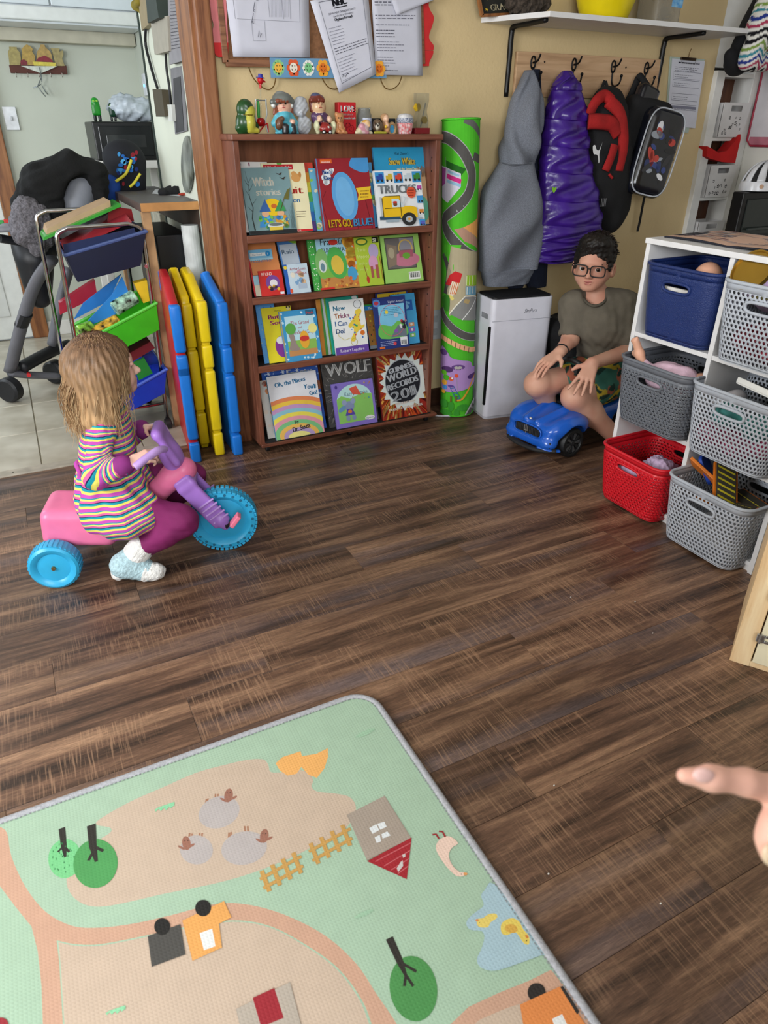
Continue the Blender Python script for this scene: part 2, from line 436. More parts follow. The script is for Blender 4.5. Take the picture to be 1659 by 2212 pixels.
def spline(pts,n=8,closed=False):
 """Catmull-Rom through 2-D or 3-D points"""
 P=[np.array(p,float)for p in pts];m=len(P);out=[]
 for i in range(m if closed else m-1):
  p0=P[(i-1)%m]if(closed or i>0)else P[i];p1=P[i];p2=P[(i+1)%m];p3=P[(i+2)%m]if(closed or i<m-2)else p2
  for k in range(n):
   t=k/n;out.append(tuple(.5*((2*p1)+(-p0+p2)*t+(2*p0-5*p1+4*p2-p3)*t*t+(-p0+3*p1-3*p2+p3)*t**3)))
 if not closed:out.append(tuple(P[-1]))
 return out
 # ================================================================== THE ROOM
YW=2.75
def wood_mat(name,dark,mid,light,along='X',scale=1.0,rough=.42,sawmarks=0.,grey=None,random_obj=False,bump=.25):
 m=D.materials.new(name);nt,b,N,L=nodes_of(m)
 tc=N.new('ShaderNodeTexCoord');mp=N.new('ShaderNodeMapping')
 L.new(tc.outputs['Object'],mp.inputs[0])
 vec=mp.outputs[0]
 if random_obj:
  oi=N.new('ShaderNodeObjectInfo');ad=N.new('ShaderNodeVectorMath');ad.operation='ADD'
  sc=N.new('ShaderNodeVectorMath');sc.operation='SCALE';cb=N.new('ShaderNodeCombineXYZ')
  cb.inputs[0].default_value=37;cb.inputs[1].default_value=23;cb.inputs[2].default_value=11
  L.new(cb.outputs[0],sc.inputs[0]);L.new(oi.outputs['Random'],sc.inputs['Scale']);L.new(mp.outputs[0],ad.inputs[0]);L.new(sc.outputs[0],ad.inputs[1]);vec=ad.outputs[0]
 st=N.new('ShaderNodeMapping');L.new(vec,st.inputs[0])
 st.inputs['Scale'].default_value={'X':(1.3*scale,17*scale,17*scale),'Y':(14*scale,1.6*scale,14*scale),'Z':(14*scale,14*scale,1.6*scale)}[along]
 n1=N.new('ShaderNodeTexNoise');n1.inputs['Scale'].default_value=1.3;n1.inputs['Detail'].default_value=8;n1.inputs['Roughness'].default_value=.62;n1.inputs['Distortion'].default_value=.45
 L.new(st.outputs[0],n1.inputs['Vector'])
 cr=N.new('ShaderNodeValToRGB');cr.color_ramp.elements[0].position=.34;cr.color_ramp.elements[1].position=.68
 cr.color_ramp.elements[0].color=(*lin(dark),1);cr.color_ramp.elements[1].color=(*lin(light),1)
 e=cr.color_ramp.elements.new(.5);e.color=(*lin(mid),1)
 L.new(n1.outputs[0],cr.inputs[0]);out=cr.outputs[0]
 hgt=n1.outputs[0]
 if grey:
  n2=N.new('ShaderNodeTexNoise');n2.inputs['Scale'].default_value=.55;n2.inputs['Detail'].default_value=3;L.new(st.outputs[0],n2.inputs['Vector'])
  mr=N.new('ShaderNodeMapRange');mr.inputs[1].default_value=.55;mr.inputs[2].default_value=.72;mr.inputs[4].default_value=.75;L.new(n2.outputs[0],mr.inputs[0])
  mx=N.new('ShaderNodeMix');mx.data_type='RGBA';L.new(mr.outputs[0],mx.inputs[0]);L.new(out,mx.inputs[6]);mx.inputs[7].default_value=(*lin(grey),1);out=mx.outputs[2]
  n3=N.new('ShaderNodeTexNoise');n3.inputs['Scale'].default_value=9;n3.inputs['Detail'].default_value=6;n3.inputs['Roughness'].default_value=.75;L.new(st.outputs[0],n3.inputs['Vector'])
  m3=N.new('ShaderNodeMapRange');m3.inputs[1].default_value=.25;m3.inputs[2].default_value=.75;m3.inputs[3].default_value=.52;m3.inputs[4].default_value=1.42;L.new(n3.outputs[0],m3.inputs[0])
  mm=N.new('ShaderNodeMix');mm.data_type='RGBA';mm.blend_type='MULTIPLY';mm.inputs[0].default_value=1;L.new(out,mm.inputs[6]);L.new(m3.outputs[0],mm.inputs[7]);out=mm.outputs[2]
  n4=N.new('ShaderNodeTexNoise');n4.inputs['Scale'].default_value=42;n4.inputs['Detail'].default_value=3;L.new(st.outputs[0],n4.inputs['Vector'])
  m4=N.new('ShaderNodeMapRange');m4.inputs[1].default_value=.3;m4.inputs[2].default_value=.7;m4.inputs[3].default_value=.72;m4.inputs[4].default_value=1.25;L.new(n4.outputs[0],m4.inputs[0])
  mq=N.new('ShaderNodeMix');mq.data_type='RGBA';mq.blend_type='MULTIPLY';mq.inputs[0].default_value=1;L.new(out,mq.inputs[6]);L.new(m4.outputs[0],mq.inputs[7]);out=mq.outputs[2]
 if sawmarks:
  ws=N.new('ShaderNodeMapping');L.new(vec,ws.inputs[0]);ws.inputs['Scale'].default_value=(300,13,13);ws.inputs['Rotation'].default_value=(0,0,.12)
  nw=N.new('ShaderNodeTexNoise');nw.inputs['Scale'].default_value=1.;nw.inputs['Detail'].default_value=3;L.new(ws.outputs[0],nw.inputs['Vector'])
  a1=N.new('ShaderNodeMapRange');a1.inputs[1].default_value=.52;a1.inputs[2].default_value=.62;L.new(nw.outputs[0],a1.inputs[0])
  nm=N.new('ShaderNodeTexNoise');nm.inputs['Scale'].default_value=5.5;nm.inputs['Detail'].default_value=2;L.new(vec,nm.inputs['Vector'])
  a2=N.new('ShaderNodeMapRange');a2.inputs[1].default_value=.44;a2.inputs[2].default_value=.60;a2.inputs[4].default_value=sawmarks;L.new(nm.outputs[0],a2.inputs[0])
  mu=N.new('ShaderNodeMath');mu.operation='MULTIPLY';L.new(a1.outputs[0],mu.inputs[0]);L.new(a2.outputs[0],mu.inputs[1])
  mx2=N.new('ShaderNodeMix');mx2.data_type='RGBA';L.new(mu.outputs[0],mx2.inputs[0]);L.new(out,mx2.inputs[6]);mx2.inputs[7].default_value=(*lin('b08a6c'),1);out=mx2.outputs[2]
 if random_obj:
  hs=N.new('ShaderNodeHueSaturation');mrv=N.new('ShaderNodeMapRange');mrv.inputs[3].default_value=.74;mrv.inputs[4].default_value=1.22;L.new(oi.outputs['Random'],mrv.inputs[0]);L.new(mrv.outputs[0],hs.inputs['Value']);L.new(out,hs.inputs['Color']);out=hs.outputs[0]
 L.new(out,b.inputs['Base Color']);b.inputs['Roughness'].default_value=rough
 bp=N.new('ShaderNodeBump');bp.inputs['Strength'].default_value=bump;bp.inputs['Distance'].default_value=.002;L.new(hgt,bp.inputs['Height']);L.new(bp.outputs[0],b.inputs['Normal'])
 return m
M_PLANK=wood_mat('vinyl_plank','35251c','694d3c','98765c','X',1.0,.38,.42,'66595a',True,.35)
M_CASE=wood_mat('bookcase_laminate','5d3426','7c4a38','8a5844','X',2.2,.38,bump=.05)
M_CASEV=wood_mat('bookcase_laminate_upright','5d3426','7c4a38','8a5844','Z',2.2,.38,bump=.05)
M_POST=wood_mat('stained_post','5a3220','8a5738','9c6a48','Z',2.0,.4,bump=.1)
M_HOOKB=wood_mat('hook_board_wood','b08a66','c9a27c','d6b18b','X',1.6,.5,bump=.05)
M_PINE=wood_mat('pine','d2ab7c','e2c194','ecd2a8','Z',1.6,.55,bump=.05)
M_OAK=wood_mat('oak_trim','6a3d1e','8f5a30','a36c3e','Z',1.6,.45,bump=.08)
M_DARKW=wood_mat('dark_baseboard','2c1a12','3c2419','4c3021','X',1.8,.45,bump=.05)
M_YEL=mat('dcc394',.85,noise=.03,ns=3,bump=.25,bs=90)
M_KWALL=mat('c9cec0',.8,noise=.03,ns=3,bump=.1,bs=60)
M_WHITE=mat('e9e7e2',.5,noise=.03)
M_CEIL=mat('d2cdc2',.9,noise=.02)
fl=struct(MB().box(-2.3,3.46,-2.0,2.80,-.05,-.0025).build('floor',mat('382820',.8)))
def plank_mesh(L):
 m=MB();m.box(.0003,L-.0003,.0003,.1497,-.004,0,.0007);return m
joint={2.04:1.29,1.59:.742,.99:.96,1.44:-.146,1.29:.343,1.89:1.777,.84:.25,1.14:1.35,1.74:.1,2.19:.62,.69:.7,.54:1.12,.39:.86,.24:.3,2.34:1.05,2.49:.4,2.64:1.5}
cache={}
for k in range(-7,18):
 y0=round(.24+.15*k,3);jx=joint.get(y0,random.uniform(0,1.2));x=jx-1.22*math.ceil((jx+1.0)/1.22)if k>=0 else-1.8
 while x<3.35:
  xa=max(x,-1.0 if k>=0 else-1.8);xb=min(x+1.22,3.4);ln=round(xb-xa,3)
  if ln>.03:
   w_=.15 if y0+.15<=2.795 else 2.795-y0
   if ln not in cache:
    o=plank_mesh(ln).build('plank',M_PLANK,fl,world=False);cache[ln]=o.data
   else:
    o=D.objects.new('plank',cache[ln]);COL.objects.link(o);o.parent=fl
   o.location=(xa,y0,0)
   if w_<.149:o.scale.y=w_/.15
  x+=1.22
kf=struct(MB().box(-1.4,1.0,2.80,5.0,-.05,-.004).build('floor_kitchen',mat('9a917e',.8)))
tile_m=mat('c9c3b4',.32,noise=.10,ns=6,dark='a89f8c',bump=.12,bs=25)
tm=MB().box(.0025,.3975,.0025,.3975,-.008,0,.002)
to=None
for i in range(-4,3):
 for j in range(6):
  x,y=-.095+.4*i,2.845+.4*j
  if y>4.9:continue
  if to is None:to=tm.build('floor_tile',tile_m,kf,world=False)
  else:
   to=D.objects.new('floor_tile',to.data);COL.objects.link(to);to.parent=kf
  to.location=(x,y,0)
  if y+.4>5:to.scale.y=(5-y)/.4
  if x+.4>.98:to.scale.x=(.98-x)/.4
th=struct(MB().box(-1.4,.70,2.792,2.848,-.004,.006,.003).build('trim_1',mat('b3aa9b',.5,noise=.12)))
sc=MB()
for i in range(8):sc.cyl((-1.2+.25*i,2.815,.004),(-1.2+.25*i,2.815,.0072),.004,n=10)
sc.build('screw',mat('6b655c',.4,metal=.8),th)
wb_=struct(MB().box(.735,3.155,YW,YW+.12,0,2.4).build('wall_back',M_YEL))
struct(MB().box(3.155,3.46,YW+.105,YW+.12,0,2.4).box(3.155,3.46,YW,YW+.11,1.445,2.4).build('wall_niche',M_WHITE))
struct(MB().box(1.64,3.155,YW-.014,YW+.001,0,.085,.003).build('baseboard_back',M_DARKW))
struct(MB().box(3.46,3.58,-2.0,YW+.25,0,2.4).build('wall_right',mat('d9d7cd',.8,noise=.04,ns=4,bump=.1)))
wf=MB();wf.box(-2.4,-1.75,-2.12,-2.0,0,2.4).box(.45,3.58,-2.12,-2.0,0,2.4).box(-1.75,.45,-2.12,-2.0,0,.9).box(-1.75,.45,-2.12,-2.0,2.25,2.4)
struct(wf.build('wall_front',M_YEL))
wn=struct(MB().box(-1.75,-1.69,-2.09,-2.03,.9,2.25).box(.39,.45,-2.09,-2.03,.9,2.25).box(-1.69,.39,-2.09,-2.03,.9,.96).box(-1.69,.39,-2.09,-2.03,2.19,2.25).box(-.67,-.63,-2.09,-2.03,.96,2.19).build('window_1',M_WHITE))
struct(MB().box(-2.42,-2.3,-2.12,.4,0,2.4).box(-2.42,-2.3,1.6,2.87,0,2.4).box(-2.42,-2.3,.4,1.6,0,.9).box(-2.42,-2.3,.4,1.6,2.2,2.4).build('wall_left',M_YEL))
struct(MB().box(-2.39,-2.33,.4,.45,.9,2.2).box(-2.39,-2.33,1.55,1.6,.9,2.2).box(-2.39,-2.33,.45,1.55,.9,.95).box(-2.39,-2.33,.45,1.55,2.15,2.2).build('window_2',M_WHITE))
struct(MB().box(-2.4,-1.4,2.75,2.87,0,2.4).build('wall_back_left',M_YEL))
struct(MB().box(-1.4,.70,2.76,2.86,2.15,2.4).build('wall_doorway_header',M_KWALL))
struct(MB().box(-2.42,3.58,-2.12,5.12,2.4,2.5).build('ceiling',M_CEIL))
pf=MB()
pts=[(-.03,-.06),(.022,-.06),(.03,-.045),(.03,.0),(.03,.12),(-.03,.12),(-.034,.0),(-.034,-.05)]
pf.prism(pts,0,2.15,loc(.712,2.77,0),bev=.006)
struct(pf.build('trim_2',M_POST))
struct(MB().box(.667,.682,2.72,2.9,0,2.15,.003).build('trim_3',M_OAK))
ks=struct(MB().box(.70,.82,2.9,3.78,0,2.4).build('wall_kitchen_side',mat('dfe3d2',.6,noise=.05,ns=3)))
struct(MB().box(.692,.70,2.9,3.02,0,2.15,.002).build('trim_4',mat('cfd3c4',.6,noise=.08)))
struct(MB().box(.694,.70,3.755,3.775,0,2.2).build('trim_5',mat('20302a',.5)))
struct(MB().box(.88,.98,3.7,5.0,0,2.4).build('wall_kitchen_right',M_KWALL))
struct(MB().box(-1.5,1.0,5.0,5.12,0,2.4).build('wall_kitchen_back',M_KWALL))
kw=MB();kw.box(-1.5,-1.4,2.87,3.4,0,2.4).box(-1.5,-1.4,4.6,5.12,0,2.4).box(-1.5,-1.4,3.4,4.6,0,1.0).box(-1.5,-1.4,3.4,4.6,2.1,2.4)
struct(kw.build('wall_kitchen_left',M_KWALL))
dr=struct(MB().box(-.80,-.02,4.965,4.998,.01,2.0,.004).build('door_1',mat('e4e6e2',.45,noise=.03)))
MB().box(-.66,-.14,4.955,4.968,.75,1.85,.003).build('pane',mat('dfe9ee',.1,noise=.02,spec=.6),dr)
MB().box(-.68,-.12,4.957,4.966,.15,.66,.004).build('panel',mat('d8dad6',.45,noise=.03),dr)
kn=MB().lathe([(.0,0),(.012,.002),(.012,.03),(.026,.045),(.024,.065),(.0,.07)],16,loc(-.75,4.965,.98)@Matrix.Rotation(PI/2,4,'X'));kn.build('knob',mat('b8a070',.3,metal=.9),dr,smooth=40)
cs=MB().box(-.02,.075,4.96,5.0,0,2.06,.004).box(-.87,-.8,4.96,5.0,0,2.06,.004).box(-.87,.075,4.96,5.0,2.0,2.08,.004);struct(cs.build('trim_6',M_OAK))
struct(MB().box(.075,.88,4.985,5.0,0,.09,.003).build('baseboard_kitchen',M_WHITE))
uc=thing('wall_cabinet','glossy white kitchen wall cabinet across the top left corner','cabinet',(.2,4.8,1.62))
MB().box(-.9,.875,4.66,4.998,1.66,2.3,.004).build('body',mat('dfe6ea',.25,noise=.02),uc)
for i in range(4):MB().box(-.895+.443*i,-.460+.443*i,4.64,4.66,1.735,2.3,.004).build('door',mat('dbe4ea',.22,noise=.02),uc)
MB().box(-.9,.875,4.625,4.66,1.668,1.728,.006).build('light_rail',mat('e2e6e4',.3,noise=.03),uc)
MB().box(-.9,.875,4.90,4.996,1.60,1.66,.004).build('shadow_strip',mat('c2bda9',.6,noise=.05),uc)  # brown-grey strip standing in for the shadow below the cabinet
# ================================================================== FARM PLAY MAT (flat print on a foam mat)
MT=.012
pm=thing('play_mat','pale green foam play mat printed with sheep, trees and a house','play mat',(-.1,.5,0))
mx0,mx1,my0,my1,rr=-1.05,.522,-.5,1.108,.06
def rrect(x0,x1,y0,y1,r,n=7):
 p=[]
 for cx,cy,a in((x1-r,y1-r,0),(x0+r,y1-r,PI/2),(x0+r,y0+r,PI),(x1-r,y0+r,3*PI/2)):
  for k in range(n+1):t=a+PI/2*k/n;p.append((cx+r*math.cos(t),cy+r*math.sin(t)))
 return p
MB().prism(rrect(mx0,mx1,my0,my1,rr),.0,MT-.001).build('foam',mat('bfe0c0',.7,noise=.03),pm)
bnd=[(x,y,MT-.004)for x,y in rrect(mx0,mx1,my0,my1,rr)]
MB().tube(bnd,.0085,10,closed=True,flat=.75,up=(0,0,1)).build('edge_binding',mat('b4b4ba',.8,noise=.10,ns=150,bump=.4,bs=400),pm,smooth=180)
st=MB()
bl=rrect(mx0+.0095,mx1-.0095,my0+.0095,my1-.0095,rr-.009,7)
L_=[Vector((x,y))for x,y in bl]
for i in range(len(L_)):
 a,b=L_[i],L_[(i+1)%len(L_)];n_=max(1,int((b-a).length/.008))
 if n_>3 and(a.x<-.7 and b.x<-.7 or a.y<-.3 and b.y<-.3):continue
 for k in range(n_):
  p=a.lerp(b,(k+.2)/n_);q=a.lerp(b,(k+.75)/n_);st.beam((p.x,p.y,MT+.001),(q.x,q.y,MT+.001),.0012,.0012)
st.build('stitching',mat('8f9296',.8),pm)['kind']='stuff'
ik=Ink()
def c5(pts):return[(x/1.8433,1480+y/1.8433)for x,y in pts]
def c6(pts):return[(600+x/2.304,1480+y/2.304)for x,y in pts]
def W(pts):return[(lambda q:(q.x,q.y))(atZ(x,y,MT))for x,y in pts]
def pe(cf,cx,cy,rx,ry,col,rot=0,n=22,a0=0,a1=2*PI):
 P=[]
 for k in range(n+1 if a1-a0<6.2 else n):
  a=a0+(a1-a0)*k/n;x,y=rx*math.cos(a),ry*math.sin(a);P.append((cx+x*math.cos(rot)-y*math.sin(rot),cy+x*math.sin(rot)+y*math.cos(rot)))
 ik.poly(W(cf(P)),col)
def pp(cf,pts,col,sm=0):ik.poly(W(cf(spline(pts,sm,True)if sm else pts)),col)
def pl(cf,pts,w_,col):ik.line(W(cf(pts)),w_,col)
GRN,TAN,ROAD='a8c3aa','c9b39f','cba189'
ik.poly(rrect(mx0+.006,mx1-.006,my0+.006,my1-.006,rr-.006),GRN)
outer=[(-60,560),(20,575),(45,680),(100,800),(180,900),(280,955),(380,965),(520,950),(680,915),(860,870),(1000,875),(1150,920),(1300,1000),(1420,1110),(1500,1230),(1580,1349),(1640,1480),(1690,1640)]
inner=[(1560,1640),(1520,1480),(1480,1349),(1440,1250),(1350,1130),(1230,1040),(1080,960),(930,935),(750,960),(560,1000),(400,1030),(300,1030),(225,1015)]
left=[(235,1100),(250,1349),(255,1640),(165,1640),(170,1349),(165,1200),(150,1060),(125,960),(60,880),(0,800),(-70,740)]
ik.poly(W(c5(spline(outer,5)+spline(inner,5)+left)),ROAD)
ik.poly(W(c5(spline([(1560,1640),(1520,1480),(1470,1349),(1430,1250),(1345,1135),(1228,1046),(1080,966),(930,941),(750,966),(560,1006),(400,1036),(300,1036),(232,1022)],5)+[(240,1100),(256,1349),(262,1640)])),TAN)
pp(c6,[(860,1687),(950,1600),(1100,1530),(1250,1470),(1360,1415),(1480,1560),(1560,1687),(1650,1800),(850,1800)],ROAD)
pp(c6,[(980,1687),(1060,1640),(1190,1590),(1260,1590),(1290,1800),(940,1800)],TAN,4)
pp(c5,[(400,530),(520,462),(650,405),(780,348),(900,315),(980,297),(1045,294),(1068,315),(1078,345),(1130,345),(1185,335),(1230,350),(1247,378),(1240,402),(1262,422),(1330,430),(1388,442),(1415,475),(1412,515),(1380,565),(1330,603),(1250,640),(1150,690),(1000,748),(850,790),(650,830),(500,865),(400,881),(335,872),(288,838),(265,790),(272,735),(305,685),(350,640),(405,608),(442,582),(435,565),(385,555)],TAN,3)
pp(c5,[(1097,310),(1125,285),(1197,262),(1202,282),(1260,272),(1305,250),(1306,285),(1292,330),(1262,368),(1228,356),(1200,325),(1180,352),(1145,359),(1115,340)],'eeb067',0)
WOOL,LEG='b9b0ae','a8795f'
for bx,by,rx,ry,rot,legs,head in((872,505,84,62,-.35,((822,452,818,476),(828,450,826,474),(858,432,856,456),(868,432,866,456)),(910,438)),(782,655,66,58,.1,((755,588,752,610),(765,590,760,612),(795,588,792,604),(805,588,803,606)),(742,628)),(972,648,92,66,-.2,((912,586,910,606),(920,584,918,606),(974,560,976,584),(986,560,988,584)),(1052,600))):
 for lx0,ly0,lx1,ly1 in legs:pl(c5,[(lx0,ly0),(lx1,ly1)],.0035,LEG)
 pe(c5,bx,by,rx,ry,WOOL,rot,28)
 hx,hy=head;pe(c5,hx,hy,17,28,'9c6b5a',.2 if hx>bx else-.15);pe(c5,hx-20,hy+18,16,5,'9c6b5a',.5);pe(c5,hx+20,hy+10,16,5,'9c6b5a',-.5)
 pe(c5,hx-6,hy-10,2.2,2.2,'3a2a26');pe(c5,hx+6,hy-10,2.2,2.2,'3a2a26')
def tree(cf,cx,cy,rx,ry,col,rot,trunk,br,w_):
 pe(cf,cx,cy,rx,ry,col,rot,30)
 pl(cf,trunk,[w_,w_*.85,w_*.35],'2e2a26')
 for b in br:pl(cf,b,w_*.35,'2e2a26')
tree(c5,258,690,66,78,'79c888',.1,[(246,568),(254,640),(260,684)],[[(252,640),(230,664)],[(255,640),(276,664)]],.012)
r_=random.Random(3)
for k in range(26):
 a=r_.random()*6.28;q=math.sqrt(r_.random());pl(c5,[(258+56*q*math.cos(a),690+68*q*math.sin(a)),(258+56*q*math.cos(a),697+68*q*math.sin(a))],.0014,'2f7a45')
tree(c5,380,710,88,98,'4f9a57',.2,[(363,556),(370,640),(384,702)],[[(370,640),(412,660)],[(375,655),(352,698)]],.016)
tree(c6,675,1510,118,164,'4c8f4e',-.15,[(555,1258),(610,1380),(640,1450)],[[(612,1380),(690,1425)],[(636,1440),(675,1498)],[(638,1440),(630,1498)]],.013)
for cx,cy in((660,484),(465,1294)):
 g=[(cx-45,cy+12),(cx-30,cy+2),(cx+35,cy-20),(cx+35,cy-4),(cx+28,cy-2),(cx+20,cy+6),(cx+14,cy),(cx+2,cy+14),(cx-8,cy+5),(cx-20,cy+18),(cx-28,cy+8),(cx-40,cy+20)]
 pp(c5,g,'8fcfa2')
for cx,cy in((1450,910),(1455,190)):pe(c5,cx,cy,42,9,'a0c4a6',-.4)
for fx,fy,n_ in((1035,775,4),(1230,665,4)):
 for k in range(n_):
  x,y=fx+22+42*k,fy-24*k;pl(c5,[(x-16,y-36),(x+16,y+46)],.008,'c79a55')
 pl(c5,[(fx,fy-2),(fx+165,fy-94)],.0065,'c79a55');pl(c5,[(fx+14,fy+34),(fx+172,fy-56)],.0065,'c79a55')
pp(c6,[(343,646),(532,550),(664,760),(444,872)],'a89a8d')
pp(c6,[(444,876),(666,758),(642,966)],'a3242e')
for a,b in(((485,878),(662,785)),((530,900),(660,822)),((565,920),(655,862)),((598,938),(650,900))):pl(c6,[a,b],.0017,'c9686e')
pp(c6,[(620,845),(634,838),(636,852),(624,860)],'cfc9c6');pp(c6,[(612,880),(622,872),(624,900),(600,930),(592,912)],'cfc9c6')
for q in([(455,712),(490,692),(505,722),(472,740)],[(495,690),(530,680),(542,705),(510,720)],[(482,758),(508,745),(514,778),(492,786)],[(516,742),(545,728),(562,748),(522,764)]):pp(c6,q,'e3e6e8')
pp(c6,[(790,790),(815,762),(850,752),(882,768),(896,790),(872,805),(855,830),(852,858),(872,900),(905,930),(930,932),(925,950),(890,950),(850,915),(815,870),(790,825)],'eecfbe',3)
for x in(780,812):pl(c6,[(x+22,764 if x<800 else 756),(x+8,742 if x<800 else 730),(x-10,744 if x<800 else 728)],.0035,'9c2a30')
pe(c6,934,940,10,7,'e6a060');pe(c6,914,941,2.5,2.5,'332222')
pp(c6,[(1080,990),(1030,1020),(1012,1050),(1025,1095),(985,1130),(950,1160),(938,1190),(960,1218),(1015,1225),(1028,1260),(1010,1320),(992,1360),(1000,1395),(1040,1418),(1100,1418),(1200,1385),(1310,1345),(1345,1335),(1240,1200)],'a9c4cf',3)
pp(c6,[(992,1165),(1020,1160),(1050,1140),(1085,1138),(1092,1158),(1060,1180),(1045,1205),(1005,1205),(992,1190)],'e8cf6e',3)
pp(c6,[(1110,1200),(1125,1175),(1165,1160),(1200,1175),(1222,1215),(1250,1250),(1250,1290),(1225,1285),(1200,1250),(1180,1230),(1140,1245),(1115,1235)],'e6cc62',3)
pe(c6,1162,1212,32,22,'d9a94c',.2);pe(c6,1238,1272,3.5,3.5,'33291a');pe(c6,1004,1183,2,2,'33291a');pe(c6,992,1170,8,6,'d88a4a');pe(c6,1240,1252,10,6,'d8803c',.8)
pp(c5,[(588,1000),(718,952),(738,1072),(604,1122)],'4c4a47');pe(c5,646,962,32,34,'1f1e1d')
pp(c5,[(726,938),(892,860),(922,925),(872,950),(884,1045),(766,1098)],'e6a55c');pe(c5,809,888,32,33,'1f1e1d')
pp(c5,[(795,988),(845,970),(858,1040),(812,1056)],'e4e5e4')
pe(c6,1288,1530,45,47,'2a2523');pp(c6,[(1205,1590),(1405,1500),(1530,1687),(1590,1800),(1240,1800)],'e0894a');pp(c6,[(1365,1662),(1415,1638),(1445,1700),(1385,1720)],'e8e8e6');pp(c6,[(1405,1502),(1420,1498),(1500,1625),(1490,1640)],'2e2a28')
pp(c5,[(940,1290),(1155,1182),(1230,1480),(1000,1560)],'b5a99c');pp(c5,[(1006,1246),(1092,1206),(1130,1325),(1040,1362)],'9c2530')
pe(c5,5,1352,28,28,'9a2a34')
mx_clip=(mx0+.006,my0+.006,mx1-.006,my1-.006)
ik.build('mat_print',lambda x,y,h:(x,y,MT-.0009+h*.1),attr_mat('mat_print',.55,weave=52,spec=.4),pm,eps=.0001,clip=mx_clip)
# ================================================================== CUBBY UNIT, BASKETS AND WHAT IS IN THEM
CX,CD=1.78,.31
cy=[1.045,1.36,1.675]
cu=thing('cubby_shelf','white six compartment cubby shelf filled with plastic baskets','shelf',(CX+CD/2,1.36,0))
M_LAM=mat('e6e4e4',.42,noise=.02)
for a,b in((1.037,1.053),(1.352,1.368),(1.664,1.680)):MB().box(CX,CX+CD,a,b,.0 if a!=1.352 else .03,.871,.0015).build('divider' if a==1.352 else 'side_panel',M_LAM,cu)
MB().box(CX-.004,CX+CD+.004,1.033,1.684,.871,.887,.0015).build('top_panel',M_LAM,cu)
for z in(.022,.296,.582):
 for a,b in((1.053,1.352),(1.368,1.664)):MB().box(CX+.002,CX+CD-.002,a,b,z,z+.014,.001).build('shelf_board',M_LAM,cu)
MB().box(CX+CD-.006,CX+CD,1.053,1.664,.036,.871).build('back_panel',mat('3b3b40',.8),cu)
MB().box(CX+.01,CX+.022,1.053,1.664,0,.022).build('plinth',M_LAM,cu)
